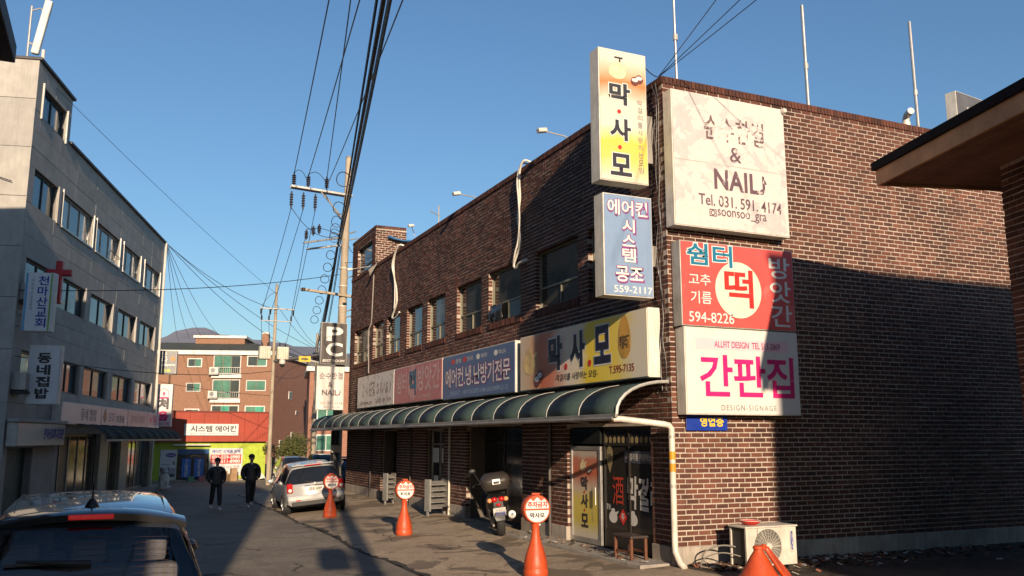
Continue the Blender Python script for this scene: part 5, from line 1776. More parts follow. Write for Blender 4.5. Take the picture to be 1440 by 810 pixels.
# second pole with transformers at the end of the street
P2X, P2Y = 7.55, 47.64
P2 = pole('concrete pole with two transformers in front of the lime green shop', P2X, P2Y, 10.5, (0, 0), .115, .07)
arm(P2, (6.72, P2Y - .1, 9.02), (8.5, P2Y - .1, 9.02), .04)
arm(P2, (6.78, P2Y - .1, 8.36), (8.4, P2Y - .1, 8.36), .03)
for x in (6.78, 7.25, 8.46):
    insul(P2, (x, P2Y - .1, 9.02), -1, .35, .06)
for x in (6.82, 7.2, 8.36):
    insul(P2, (x, P2Y - .1, 8.36), 1, .3, .05)
trm = pm('transformer_cream', (.5, .47, .38), .5, grime=.2)
for x, lab in ((7.06, 'cream transformer box left of the far pole'), (7.98, 'cream transformer box right of the far pole')):
    t_ = thing('transformer', (x, P2Y - .1, 6.3), lab, 'transformer')
    MB().box(x - .3, x + .3, P2Y - .35, P2Y + .15, 6.3, 6.98).build('tank', trm, t_, bevel=.04)
    for k in range(5):
        MB().box(x - .25 + k * .12, x - .23 + k * .12, P2Y - .41, P2Y - .35, 6.38, 6.9).build('cooling_fin', trm, t_)
    for k in (-.15, .15):
        MB().lathe([(.03, 0), (.05, .05), (.03, .1), (.045, .15), (.02, .22)], (x + k, P2Y - .1, 6.98), 8).build('bushing', insu, t_, smooth=True)
cc = thing('security_camera', (7.95, P2Y - .3, 5.9), 'white dome security camera hanging below the right transformer', 'camera')
MB().lathe([(.1, 0), (.16, -.05), (.17, -.22), (.16, -.24)], (7.95, P2Y - .35, 6.3), 14).build('housing', case_w, cc, smooth=True)
MB().ellipsoid((7.95, P2Y - .35, 6.04), (.14, .14, .16)).build('dome', insu, cc, smooth=True)
ma = thing('signal_arm', (P2X, P2Y, 6.3), 'long dark horizontal arm reaching right from the far pole', 'arm')
MB().tube([(P2X, P2Y, 6.22), (9.0, P2Y - .3, 6.45), (10.3, P2Y - .6, 6.7)], [.11, .1, .08], 10).build('arm_tube', pm('arm_dark', (.05, .05, .05), .5), ma, smooth=True)
MB().tube([(9.3, P2Y - .45, 6.3), (10.2, P2Y - .6, 6.1)], .06, 8).build('arm_lamp', case_g, ma, smooth=True)
ys_ = thing('road_sign', (9.05, P2Y - .5, 6.2), 'small yellow plate hanging from the long dark arm', 'sign')
MB().box(8.78, 9.4, P2Y - .54, P2Y - .51, 6.2, 6.5).build('sign_plate', pm('sign_yellow', (.6, .42, .02), .5), ys_)
MB().box(8.9, 9.28, P2Y - .547, P2Y - .541, 6.31, 6.39).build('lettering', ink, ys_)
P3 = pole('distant concrete pole behind the dark brown sign', 12.6, 61.0, 9.5, (0, 0), .17, .1)
# pole behind the photographer; its shadow falls across the road
BPX, BPY = 0.08, -6.0
PB = pole('concrete pole behind the viewpoint whose shadow crosses the road', BPX, BPY, 14.0, (0, 0), .26, .18)
arm(PB, (-1.6, BPY, 11.6), (1.9, BPY, 11.6), .07)
arm(PB, (-1.2, BPY, 9.0), (1.2, BPY, 9.0), .06)
for dx, z in ((-.62, 6.35), (-.75, 4.6)):
    t_ = thing('transformer', (BPX + dx, BPY, z), ('upper' if z > 6 else 'lower') + ' grey box on the pole behind the viewpoint', 'transformer')
    MB().box(BPX + dx - .28, BPX + dx + .28, BPY - .3, BPY + .3, z, z + .8).build('tank', trm, t_, bevel=.04)
    MB().box(BPX + dx + .2, BPX, BPY - .05, BPY + .05, z + .3, z + .4).build('bracket', steel, t_)


def cable(a, b, r_, sag, label, group=None, n=24):
    P = sagcurve(a, b, n, sag)
    return MB().tube(P, r_, 5, cap=False).build('overhead_cable', cab, label=label, cat='cable', group=group)


G1 = 'overhead cables from the tall pole towards the viewpoint'
cable((6.55, MPY, 13.75), (.42, BPY, 10.9), .018, .25, 'leftmost single cable running from the tall pole up over the street', G1)
cable((7.18, MPY, 13.7), (1.29, BPY, 11.3), .018, .2, 'thin cable from the second insulator of the tall pole up over the street', G1)
cable((8.0, MPY, 13.7), (-.29, BPY, 11.5), .018, .2, 'thin cable from the third insulator of the tall pole up over the street', G1)
cable((8.0, MPY, 13.3), (1.5, BPY, 9.1), .016, .3, 'thin cable from the tall pole meeting the thick bundle high over the street', G1)
rb = random.Random(17)
for i in range(7):
    dx, dz = rb.uniform(-.17, .13), rb.uniform(-.22, .22)
    cable((8.62 + dx * .5, MPY - .1, 10.9 + dz * 1.5), (-.5 + dx * 1.6, BPY, 7.9 + dz * 2.6), rb.choice((.015, .02, .027)), .35 + rb.uniform(-.08, .08), 'black cable in the thick bundle hanging from the tall pole over the street', 'cables of the thick street bundle')
for i in range(7):
    dx, dz = rb.uniform(-.12, .12), rb.uniform(-.3, .3)
    cable((8.62 + dx, MPY - .1, 10.9 + dz), (12.55 + dx * 3, 61.0, 8.1 + dz * 1.6), rb.choice((.015, .02, .025)), .5 + rb.uniform(-.2, .4), 'black cable sagging from the tall pole towards the distant pole', 'cables beyond the tall pole')
# splice cans and coils hung on the cables
for i, (x, y, z) in enumerate(((10.5, 50.0, 7.05), (11.1, 53.0, 7.15))):
    s_ = thing('splice_enclosure', (x, y, z), ('nearer' if i == 0 else 'farther') + ' black splice can hanging on the cables left of the dark brown sign', 'enclosure')
    MB().lathe([(.05, -.45), (.2, -.4), (.2, .4), (.05, .45)], (x, y, z - .25), 12, axis='x').build('can', insu, s_, smooth=True)
    MB().tube([(x - .2, y, z - .1), (x - .2, y, z + .5)], .02, 6).build('hanger', steel, s_)
def ring(c, r_, seed):
    return [(c[0] + r_ * math.cos(a), c[1] + .05 * math.sin(2 * a), c[2] + r_ * math.sin(a)) for a in [i * 2 * math.pi / 16 for i in range(17)]]
A_, B_ = Vector((8.62, MPY - .1, 10.9)), Vector((-.35, BPY, 7.9))
for i, f in enumerate((.015, .04, .075, .12, .19, .3)):
    q = A_.lerp(B_, f) - Vector((0, 0, 4 * .35 * f * (1 - f)))
    MB().tube(ring(q + Vector((-.22, 0, .0)), .22, i), .014, 5, cap=False).build('cable_loop', cab, label='small black wire loop on the thick street bundle, number %s from the pole' % ('one', 'two', 'three', 'four', 'five', 'six')[i], cat='wire')
A2, B2 = Vector((8.3, MPY, 10.2)), Vector((9.4, 47.0, 8.0))
for i in range(7):
    q = A2.lerp(B2, i / 7)
    MB().tube(ring(q, .2, i), .016, 5, cap=False).build('cable_loop', cab, label='black wire loop strung on the cable left of the tall pole', cat='wire', group='wire loops beyond the tall pole')
# wires from the crossarm to the second pole
G3 = 'wires between the tall pole and the far pole'
for a, b in (((6.5, MPY + .15, 12.15), (6.78, P2Y, 8.7)), ((7.02, MPY + .15, 12.15), (7.25, P2Y, 8.7)), ((7.55, MPY + .15, 12.15), (8.46, P2Y, 8.7)), ((7.15, MPY - .2, 11.2), (8.36, P2Y, 8.66))):
    cable(a, b, .014, .12, 'thin wire dropping from the tall pole crossarm to the far pole', G3)
# jumpers on the tall pole
J = [((6.55, MPY, 13.75), (7.18, MPY, 13.3), -.35), ((7.18, MPY, 13.75), (8.0, MPY, 13.4), -.3), ((6.5, MPY, 12.15), (8.6, MPY, 11.1), .5), ((7.15, MPY - .2, 11.2), (8.7, MPY - .1, 11.0), -.2), ((8.9, MPY, 11.3), (9.5, MPY + .5, 10.5), .3)]
for i, (a, b, s_) in enumerate(J):
    MB().tube(sagcurve(a, b, 12, s_), .014, 5, cap=False).build('jumper_wire', cab, label='short black jumper wire looping on the tall pole crossarms', cat='wire', group='jumper wires on the tall pole')
for a, b, s_ in (((6.8, P2Y - .1, 8.7), (6.95, P2Y - .1, 7.1), .6), ((7.2, P2Y - .1, 8.7), (7.3, P2Y - .1, 7.1), .5), ((8.4, P2Y - .1, 8.7), (8.0, P2Y - .1, 7.1), .5), ((7.55, P2Y - .1, 9.9), (6.8, P2Y - .1, 9.1), -.2)):
    MB().tube(sagcurve(a, b, 12, s_), .012, 5, cap=False).build('jumper_wire', cab, label='short black jumper wire hanging on the far pole', cat='wire', group='jumper wires on the far pole')
# long wires crossing the sky
gtop = WM[GB] @ Vector((.1, END - .05, TOP))
gcor = WM[GB] @ Vector((.05, NEAR, 6.6))
cable(gcor, (8.7, MPY, 9.35), .014, .25, 'long black wire crossing from the grey building to the tall pole')
cable(WM[GB] @ Vector((.1, NEAR, 4.7)), (7.5, P2Y, 5.7), .014, .35, 'long black wire crossing low from the grey building to the far pole')
cable(WM[GB] @ Vector((-.3, NEAR + .5, PT)), (7.6, P2Y, 9.8), .008, .2, 'faint thin wire from the grey roof slanting down across the sky')
cable(WM[GB] @ Vector((-3.2, NEAR, PT + .2)), WM[GB] @ Vector((.1, -9, 9.6)), .014, .3, 'black wire slanting down across the front of the grey building')
cable(WM[GB] @ Vector((-4, NEAR - .1, 12.0)), WM[GB] @ Vector((-.4, NEAR - .1, 9.8)), .014, .3, 'black wire drooping across the near end of the grey building')
for i, (bx, by, bz, s_) in enumerate(((7.5, P2Y, 9.0, .4), (12.5, 61, 8.3, .5), (8.5, 86, 11.8, .5), (7.0, 86, 11.5, .5), (6.0, 86, 11.2, .6), (5.0, 86, 11.0, .6), (12.4, 61, 7.6, .8))):
    cable(gtop, (bx, by, bz), .014, s_, 'wire fanning out from the far roof corner of the grey building', 'wires from the far grey roof corner')
for i, (a, b, s_) in enumerate((((7.5, P2Y, 5.5), (12.5, 61, 7.2), .5), ((7.5, P2Y, 4.6), (12, 61, 7.0), -.6), ((7.5, P2Y, 9.4), (12.5, 61, 8.4), .3), ((7.5, P2Y, 4.4), (-4, 60, 7.5), .5), ((7.5, P2Y, 6.9), (12.5, 61, 7.8), .5), ((8.46, P2Y, 8.8), (12.5, 61, 8.6), .2))):
    cable(a, b, .012, s_, 'thin wire leaving the far pole', 'wires around the far pole')
cable((8.9, MPY, 9.9), (9.1, 30.6, 9.3), .012, .2, 'thin wire from the tall pole to the brick parapet')
for i, (x, z) in enumerate(((4.2, 10.9), (7.5, 11.5), (10.0, 12.1))):
    cable((9.25, 13.6, 9.15), (x, -6, z), .008, .25, 'wire rising from the brick corner towards the upper edge, %s of three' % ('left', 'middle', 'right')[i])
cable((8.9, 13.6, 9.35), (9.2, 13.5, 9.1), .01, .05, 'short wire between the cream blade sign and the brick corner')
# black standing duct at the foot of the tall pole
dm = thing('cable_duct', (8.85, 37.75, 0), 'black cable duct wrapping the foot of the tall pole under the awning', 'duct')
MB().tube([(8.72, 37.7, GR), (8.72, 37.72, 2.5)], .2, 10).build('duct', pm('duct_black', (.02, .022, .025), .5), dm, smooth=True)
MB().box(8.5, 8.9, 37.42, 37.56, 1.6, 1.9).build('meter_box', case_g, dm)
# ---------------------------------------------------------------- vehicles
def paint(name, col, metal=.6, rough=.3):
    return pm(name, col, rough, metal=metal, var=.04, scale=1.0, coat=.8)


tyre_m = pm('tyre_rubber', (.018, .018, .018), .85)
rim_m = pm('rim_alloy', (.4, .4, .4), .35, metal=.8)
trim_m = pm('black_trim', (.018, .018, .019), .5)
redl = pm('tail_light_red', (.42, .012, .012), .15, var=.1)
whl = pm('lamp_clear', (.6, .58, .55), .1, var=.1)
carg = glass('car_glass', (.012, .014, .017), .03)


def lerp(a, b, f):
    return a + (b - a) * f


def interp(tab, y):
    if y <= tab[0][0]:
        return tab[0][1]
    for (a, va), (b, vb) in zip(tab, tab[1:]):
        if y <= b:
            f = (y - a) / (b - a)
            f = f * f * (3 - 2 * f) if tab[0][0] is None else f
            return lerp(va, vb, f)
    return tab[-1][1]


def car_shell(c, Lc, W, belt, top, wid, wroof, ys_, glass_side, rear_glass, front_glass, pm_, bottom=.26):
    """Lofted car body. c: parent thing (local frame x right, y forward, rear bumper at y=0).
    belt/top/wid/wroof are tables over y. Returns vertex grid function."""
    def sec(y):
        zb, zt, w_, wr = interp(belt, y), interp(top, y), interp(wid, y) * W / 2, interp(wroof, y) * W / 2
        gh = max(0.0, zt - zb)
        k = min(1, gh / .35)
        wr2 = lerp(w_ * .93, wr, k)
        pts = [(w_ * .86, bottom), (w_ * .965, bottom + .07), (w_ * .995, bottom + .22), (w_ * 1.0, lerp(bottom, zb, .62)), (w_ * .985, zb - .09), (w_ * .955, zb)]
        pts += [(lerp(w_ * .955, wr2, .35), zb + gh * .36), (lerp(w_ * .955, wr2, .72), zb + gh * .72), (wr2 * .985, zb + gh * .9), (wr2 * .93, zb + gh * .96), (wr2 * .8, zb + gh * .99), (wr2 * .45, zt + .012 * k), (0, zt + .02 * k)]
        return pts
    grid = [[(x, y, z) for x, z in sec(y)] for y in ys_]
    return grid


def shell_faces(grid, sel):
    """quads of both sides for which sel(i, j) holds; i station, j ring"""
    mb = MB()
    for s_ in (1, -1):
        idx = {}
        for i in range(len(grid) - 1):
            for j in range(len(grid[0]) - 1):
                if not sel(i, j):
                    continue
                q = []
                for (a, b) in ((i, j), (i + 1, j), (i + 1, j + 1), (i, j + 1)):
                    if (a, b) not in idx:
                        p = grid[a][b]
                        idx[(a, b)] = len(mb.v)
                        mb.v.append((p[0] * s_, p[1], p[2]))
                    q.append(idx[(a, b)])
                mb.f.append(tuple(q if s_ > 0 else q[::-1]))
                mb.m.append(0)
    return mb


def weld(o, d=.0008):
    import bmesh
    bm = bmesh.new()
    bm.from_mesh(o.data)
    bmesh.ops.remove_doubles(bm, verts=bm.verts, dist=d)
    bmesh.ops.recalc_face_normals(bm, faces=bm.faces)
    bm.to_mesh(o.data)
    bm.free()
    o.data.update()


def wheel(c, x, y, r_, w_, side):
    t_ = L(MB().lathe([(r_ * .62, -w_ / 2), (r_ * .92, -w_ / 2), (r_, -w_ * .36), (r_, w_ * .36), (r_ * .92, w_ / 2), (r_ * .62, w_ / 2)], (x, y, r_), 28, axis='x', cap=False), 'wheel', tyre_m, c, smooth=True, ang=50)
    xo = x + side * w_ * .44
    mb = MB().lathe([(r_ * .64, -side * .06), (r_ * .64, side * .012), (r_ * .57, side * .012), (r_ * .55, -side * .03)], (xo, y, r_), 28, axis='x', cap=False)
    mb.lathe([(r_ * .16, -side * .03), (r_ * .16, side * .02), (.005, side * .025)], (xo, y, r_), 16, axis='x')
    for k in range(7):
        a = k * 2 * math.pi / 7
        d = Vector((0, math.cos(a), math.sin(a)))
        n = Vector((0, -math.sin(a), math.cos(a)))
        mb.obox(Vector((xo - side * .005, y, r_)) + d * r_ * .36, d * r_ * .24, n * r_ * .06, (.012, 0, 0))
    L(mb, 'rim', rim_m, t_, smooth=True)
    L(MB().lathe([(.002, 0), (r_ * .6, 0)], (xo - side * .08, y, r_), 20, axis='x', cap=False), 'brake_disc', trim_m, t_)
    return t_


def hatchback(name, label, loc, rz, roll, col_m, s=1.2, plate='22도 6489', wiper=False, style='hatch'):
    c = thing(name, loc, label, 'car', rz)
    c.rotation_euler = (0, roll, rz)
    WM[c] = Matrix.Translation(Vector(loc)) @ Matrix.Rotation(rz, 4, 'Z') @ Matrix.Rotation(roll, 4, 'Y')
    Lc, W = 3.5 * s, 1.56 * s
    belt = [(0, .88 * s), (.3 * s, .9 * s), (2.4 * s, .86 * s), (2.75 * s, .84 * s), (3.3 * s, .72 * s), (3.5 * s, .6 * s)]
    top = [(0, .885 * s), (.06 * s, .9 * s), (.16 * s, 1.1 * s), (.28 * s, 1.33 * s), (.36 * s, 1.41 * s), (.9 * s, 1.475 * s), (1.5 * s, 1.48 * s), (1.95 * s, 1.43 * s), (2.25 * s, 1.28 * s), (2.75 * s, .9 * s), (2.9 * s, .87 * s), (3.3 * s, .76 * s), (3.5 * s, .62 * s)]
    wid = [(0, .93), (.15 * s, .98), (.5 * s, 1.0), (2.6 * s, 1.0), (3.2 * s, .95), (3.5 * s, .8)]
    wr = [(0, .86), (.3 * s, .70), (.6 * s, .70), (1.5 * s, .71), (2.2 * s, .70), (2.8 * s, .8), (3.5 * s, .7)]
    ys_ = [y * s for y in (0, .05, .1, .16, .22, .28, .36, .5, .7, .9, 1.15, 1.32, 1.38, 1.7, 1.95, 2.1, 2.25, 2.5, 2.75, 2.9, 3.1, 3.3, 3.42, 3.5)]
    g = car_shell(c, Lc, W, belt, top, wid, wr, ys_, None, None, None, None, .27 * s)
    # bulge of the rear bumper
    for i, y in enumerate(ys_):
        for j in range(3):
            if i == 0:
                x_, y_, z_ = g[i][j]
                g[i][j] = (x_, y_ - (.05, .07, .06)[j] * s, z_)
    side = lambda i, j: 5 <= j <= 7 and .36 * s <= ys_[i] < 2.49 * s and not (1.3 * s <= ys_[i] < 1.37 * s) and not ys_[i] >= 2.24 * s
    rear = lambda i, j: 6 <= j and .05 * s <= ys_[i] < .34 * s and not (j < 6)
    front = lambda i, j: 7 <= j and 1.95 * s <= ys_[i] < 2.74 * s
    rear = lambda i, j: (j >= 5) and .05 * s <= ys_[i] < .27 * s
    body = shell_faces(g, lambda i, j: not side(i, j) and not rear(i, j) and not front(i, j))
    # close the tail and nose
    for i, rev in ((0, False), (len(ys_) - 1, True)):
        ring_ = [(p[0], p[1], p[2]) for p in g[i][:6]]
        k = len(body.v)
        body.v += ring_ + [(-p[0], p[1], p[2]) for p in ring_]
        for j in range(5):
            f = (k + j, k + j + 1, k + 6 + j + 1, k + 6 + j)
            body.f.append(f if rev else f[::-1])
            body.m.append(0)
        t = g[i][5:]
        k = len(body.v)
        body.v += [(p[0], p[1], p[2]) for p in t] + [(-p[0], p[1], p[2]) for p in t]
        for j in range(len(t) - 1):
            f = (k + j, k + j + 1, k + len(t) + j + 1, k + len(t) + j)
            body.f.append(f if rev else f[::-1])
            body.m.append(0)
    o = L(body, 'body', col_m, c, smooth=True, ang=40)
    weld(o)
    for nm, sel in (('side_window', side), ('rear_window', rear), ('windscreen', front)):
        o = L(shell_faces(g, sel), nm, carg, c, smooth=True, ang=50)
        weld(o)
    # black frame round the rear glass and high spoiler
    L(MB().box(-W * .36, W * .36, .24 * s, .46 * s, 1.40 * s, 1.435 * s), 'spoiler', col_m, c, bevel=.015)
    L(MB().box(-.22 * s, .22 * s, .225 * s, .245 * s, 1.395 * s, 1.42 * s), 'brake_light', redl, c)
    # wheels with dark arches
    r_ = .275 * s
    for y in (.55 * s, 2.92 * s):
        for sd_ in (-1, 1):
            hw = interp(wid, y) * W / 2
            L(MB().lathe([(.01, 0), (r_ * 1.17, 0), (r_ * 1.17, -sd_ * .05)], (sd_ * (hw + .006), y, r_ * 1.0), 26, axis='x', cap=False), 'wheel_arch', trim_m, c)
            wheel(c, sd_ * (hw - .075), y, r_, .19 * s, sd_)
    # rear: lights, bumper, plate, emblem, handle
    for sd_ in (-1, 1):
        mb = MB()
        mb.obox((sd_ * W * .425, .0, .80 * s), (.075 * s, 0, 0), (0, .05 * s, 0), (0, 0, .135 * s))
        tl = L(mb, 'tail_light', redl, c, bevel=.03)
        L(MB().lathe([(.05 * s, 0), (.045 * s, -.012), (.005, -.02)], (sd_ * W * .425, -.055 * s, .74 * s), 14, axis='y'), 'reverse_lamp', whl, tl, smooth=True)
        L(MB().box(sd_ * W * .3 - .06 * s, sd_ * W * .3 + .06 * s, -.082 * s, -.05 * s, .42 * s, .45 * s), 'reflector', redl, c)
        mb = MB()
        mb.ellipsoid((sd_ * (W * .5 + .1 * s), 2.3 * s, .93 * s), (.1 * s, .05 * s, .07 * s))
        L(mb, 'side_mirror', col_m, c, smooth=True)
        L(MB().box(sd_ * W * .5 - .01, sd_ * W * .5 + .02, 1.25 * s, 1.4 * s, .78 * s, .81 * s), 'door_handle', trim_m, c, bevel=.008)
        mb = MB()
        mb.obox((sd_ * W * .36, Lc - .1 * s, .62 * s), (.16 * s, .02, 0), (0, .1 * s, 0), (0, 0, .08 * s))
        L(mb, 'headlight', whl, c, bevel=.03)
    L(MB().box(-W * .41, W * .41, -.085 * s, .05 * s, .27 * s, .40 * s), 'bumper', trim_m, c, bevel=.02)
    L(MB().box(-W * .475, W * .475, -.075 * s, .06 * s, .405 * s, .58 * s), 'rear_bumper', col_m, c, bevel=.05)
    pl = L(MB().box(-.2 * s, .2 * s, -.022 * s, -.004, .66 * s, .80 * s), 'number_plate', pm('plate_white', (.55, .53, .48), .4), c, bevel=.01)
    letter(pl, plate, 0, .73 * s, .33 * s, .09 * s, -.024 * s, ink, .02)
    L(MB().box(-.28 * s, .28 * s, -.015 * s, .0, .81 * s, .84 * s), 'plate_garnish', trim_m, c)
    L(MB().lathe([(.045 * s, 0), (.045 * s, -.012), (.005, -.014)], (0, -.004, .865 * s), 14, axis='y'), 'emblem', rim_m, c)
    L(MB().tube([(.02, .045 * s, .91 * s), (-.28 * s, .06 * s, .97 * s)], .012 * s, 6), 'wiper', trim_m, c)
    L(MB().box(-W * .35, W * .35, .2 * s, Lc - .3 * s, .2 * s, .3 * s), 'underbody', trim_m, c)
    c.scale = (1, 1, .89)
    for ch in c.children:
        if ch.name.startswith('wheel') and 'arch' not in ch.name:
            ch.scale = (1, 1, 1 / .89)
    return c


silver = paint('paint_silver', (.5, .5, .49), .35, .32)
hatchback('silver_hatchback', 'silver hatchback parked with two wheels up on the shop forecourt', (6.05, 28.35, -.13), R(-2.5), -math.atan(.17 / 1.68), silver, 1.2)
hatchback('grey_car', 'light grey car parked beyond the silver hatchback, mostly hidden', (8.7, 48.0, GR), R(177), 0, paint('paint_grey', (.35, .36, .36), .7, .3), 1.12, '31가 2087')
hatchback('dark_car', 'dark car parked far behind near the olive shrub', (11.2, 52.6, GR), R(175), 0, paint('paint_dark', (.04, .045, .05), .6, .3), 1.15, '65나 1170')
hatchback('blue_car', 'blue car glimpsed behind the tall pole under the awning', (9.6, 41.5, GR), R(-95), 0, paint('paint_blue', (.05, .1, .2), .6, .3), 1.15, '48마 3304')

# the near dark car: a tall estate seen from behind --------------------------------
NC = thing('black_car', (-.1, 7.75, GR), 'black car with a red high brake light in the near left foreground', 'car', R(1.0))
blackp = pm('paint_black', (.022, .022, .023), .16, metal=.0, var=.1, coat=1.0, spec=.6)
W = 1.98
belt = [(0, 1.16), (.4, 1.18), (3.0, 1.12), (3.6, 1.08), (4.6, .85)]
top = [(0, 1.165), (.05, 1.19), (.18, 1.40), (.33, 1.62), (.42, 1.70), (.55, 1.765), (.8, 1.815), (1.3, 1.865), (1.9, 1.88), (2.4, 1.85), (2.75, 1.75), (3.5, 1.2), (3.7, 1.13), (4.6, .9)]
wid = [(0, .9), (.2, .95), (.6, .98), (3.2, 1.0), (4.2, .95), (4.6, .8)]
wr = [(0, .84), (.18, .79), (.35, .72), (.6, .695), (1.5, .68), (2.5, .64), (3.2, .72), (4.6, .7)]
yn = [0, .03, .06, .1, .15, .2, .26, .33, .38, .42, .48, .55, .66, .8, 1.0, 1.25, 1.55, 1.62, 1.9, 2.2, 2.45, 2.75, 3.1, 3.5, 3.7, 4.1, 4.4, 4.6]
g = car_shell(NC, 4.6, W, belt, top, wid, wr, yn, None, None, None, None, .3)
rear = lambda i, j: j >= 6 and .03 <= yn[i] < .37
side = lambda i, j: 5 <= j <= 7 and .55 <= yn[i] < 2.7 and not (1.55 <= yn[i] < 1.61)
front = lambda i, j: j >= 7 and 2.75 <= yn[i] < 3.45
roof_s = lambda i, j: j >= 9 and .48 <= yn[i] < 2.75
body = shell_faces(g, lambda i, j: not (rear(i, j) or side(i, j) or front(i, j) or roof_s(i, j)))
for i, rev in ((0, False), (len(yn) - 1, True)):
    t = g[i]
    k, n_ = len(body.v), len(t)
    body.v += [tuple(p) for p in t] + [(-p[0], p[1], p[2]) for p in t]
    for j in range(n_ - 1):
        f = (k + j, k + j + 1, k + n_ + j + 1, k + n_ + j)
        body.f.append(f if rev else f[::-1])
        body.m.append(0)
o = L(body, 'body', blackp, NC, smooth=True, ang=40)
weld(o)
o = L(shell_faces(g, roof_s), 'roof', blackp, NC, smooth=True, ang=50)
weld(o)
# rear glass is see-through so that the seats show
rg_ = clear_glass('car_rear_glass', (.72, .72, .75))
o = L(shell_faces(g, rear), 'rear_window', rg_, NC, smooth=True, ang=60)
weld(o)
for nm, sel in (('side_window', side), ('windscreen', front)):
    o = L(shell_faces(g, sel), nm, clear_glass('car_side_glass', (.6, .62, .63)), NC, smooth=True, ang=50)
    weld(o)
# spoiler lip with the brake light
sp = []
for k in range(13):
    f = k / 12 * 2 - 1
    sp.append((f * W * .375,   .36 + .1 * abs(f) ** 2.2, 1.79 - .10 * abs(f) ** 2.4))
mb = MB()
for (x, y, z) in sp:
    mb.v += [(x, y, z), (x, y + .02, z - .055), (x, y + .2, z - .02), (x, y + .22, z + .035), (x, y + .04, z + .02)]
for k in range(12):
    for j in range(5):
        mb.f.append((k * 5 + j, k * 5 + (j + 1) % 5, (k + 1) * 5 + (j + 1) % 5, (k + 1) * 5 + j))
        mb.m.append(0)
mb.f += [tuple(range(5)), tuple(range(60, 65))[::-1]]
mb.m += [0, 0]
L(mb, 'spoiler', blackp, NC, smooth=True, ang=50)
L(MB().box(-.17, .17, .352, .368, 1.745, 1.787), 'brake_light', pm('brake_lamp_lit', (.5, .01, .01), .2, emit=((1, .02, .03), .12)), NC, bevel=.008)
# rain channels, roof seams, antenna
for sd_ in (-1, 1):
    L(MB().tube([(sd_ * W * .292, .75, 1.79), (sd_ * W * .30, 1.3, 1.853), (sd_ * W * .298, 1.9, 1.868), (sd_ * W * .285, 2.5, 1.83)], .006, 6), 'roof_channel', trim_m, NC)
    L(MB().ellipsoid((sd_ * 1.04, 3.05, 1.2), (.09, .06, .075)), 'side_mirror', blackp, NC, smooth=True)
    mb = MB()
    mb.obox((sd_ * W * .43, .06, 1.0), (.07, 0, 0), (0, .07, 0), (0, 0, .14))
    L(mb, 'tail_light', redl, NC, bevel=.03)
    L(MB().box(sd_ * W * .487, sd_ * W * .505, 1.1, 1.3, 1.03, 1.06), 'door_handle', rim_m, NC, bevel=.008)
    for y in (.9, 3.6):
        wheel(NC, sd_ * (W / 2 - .12), y, .36, .23, sd_)
mb = MB().lathe([(.06, 0), (.055, .03), (.032, .07), (.012, .095)], (0, .72, 1.8), 14)
an_ = L(mb, 'antenna', trim_m, NC, smooth=True)
L(MB().tube([(0, .72, 1.89), (.0, .66, 1.97), (.0, .6, 2.03)], [.008, .005, .003], 8), 'antenna_whip', trim_m, an_, smooth=True)
# wiper
L(MB().tube([(.02, .16, 1.425), (-.12, .14, 1.435), (-.5, .165, 1.465)], [.028, .024, .01], 8), 'wiper', trim_m, NC, smooth=True)
L(MB().box(-.58, -.02, .17, .185, 1.43, 1.442), 'wiper_blade', trim_m, NC)
# heater lines on the glass
mb = MB()
for k in range(9):
    f = .1 + k * .095
    y = lerp(.05, .36, f)
    z = interp(top, y)
    mb.tube([(-.6, y - .004 + .02, z - .01), (0, y - .012, z + .012), (.6, y - .004 + .02, z - .01)], .0016, 4)
L(mb, 'heater_line', pm('heater_line', (.12, .07, .06), .5), NC)
# seats and headrests inside
sm = pm('seat_fabric', (.2, .19, .18), .8)
for x, y in ((-.52, .95), (0, .95), (.5, .95), (-.45, 2.0), (.42, 2.0)):
    L(MB().box(x - .14, x + .14, y, y + .12, 1.32, 1.52), 'headrest', sm, NC, bevel=.04)
L(MB().box(-.75, .75, .95, 1.15, .6, 1.3), 'rear_seat', sm, NC, bevel=.05)
L(MB().box(-.72, -.18, 2.0, 2.2, .6, 1.3).box(.15, .7, 2.0, 2.2, .6, 1.3), 'front_seat', sm, NC, bevel=.05)
L(MB().box(-.85, .85, .15, 3.2, .55, .62), 'cabin_floor', trim_m, NC)
L(MB().box(-.8, .8, .2, .9, .62, 1.08), 'parcel_shelf', trim_m, NC)
L(MB().box(-.12, .12, 2.75, 2.8, 1.62, 1.69), 'rear_view_mirror', trim_m, NC, bevel=.01)
L(MB().box(-.26, .26, -.02, .0, .82, .94), 'number_plate', pm('plate_white', (.55, .53, .48), .4), NC)
# ---------------------------------------------------------------- scooter
def add_local(c, M):
    c.matrix_basis = M
    WM[c] = M


SCR = thing('scooter', (8.36, 19.15, gz(8.36) + .012), 'dark maxi scooter with a black top box leaning before the shop window', 'scooter')
add_local(SCR, Matrix.Translation((8.36, 19.15, gz(8.36) + .012)) @ Matrix.Rotation(R(-19), 4, 'Z') @ Matrix.Rotation(R(-8), 4, 'Y'))
blkp = pm('scooter_black', (.011, .0105, .0105), .45)
s = 1.1
def wheel2(y, r_, w_):
    t_ = L(MB().lathe([(r_ * .6, -w_ / 2), (r_ * .88, -w_ / 2), (r_ * .98, -w_ * .25), (r_, 0), (r_ * .98, w_ * .25), (r_ * .88, w_ / 2), (r_ * .6, w_ / 2)], (0, y, r_), 26, axis='x', cap=False), 'wheel', tyre_m, SCR, smooth=True, ang=60)
    L(MB().lathe([(r_ * .62, -.05), (r_ * .1, -.06), (r_ * .1, .06), (r_ * .62, .05)], (0, y, r_), 20, axis='x', cap=False), 'rim', rim_m, t_, smooth=True)
wheel2(0.0, .3 * s, .17 * s)
wheel2(1.45 * s, .31 * s, .14 * s)
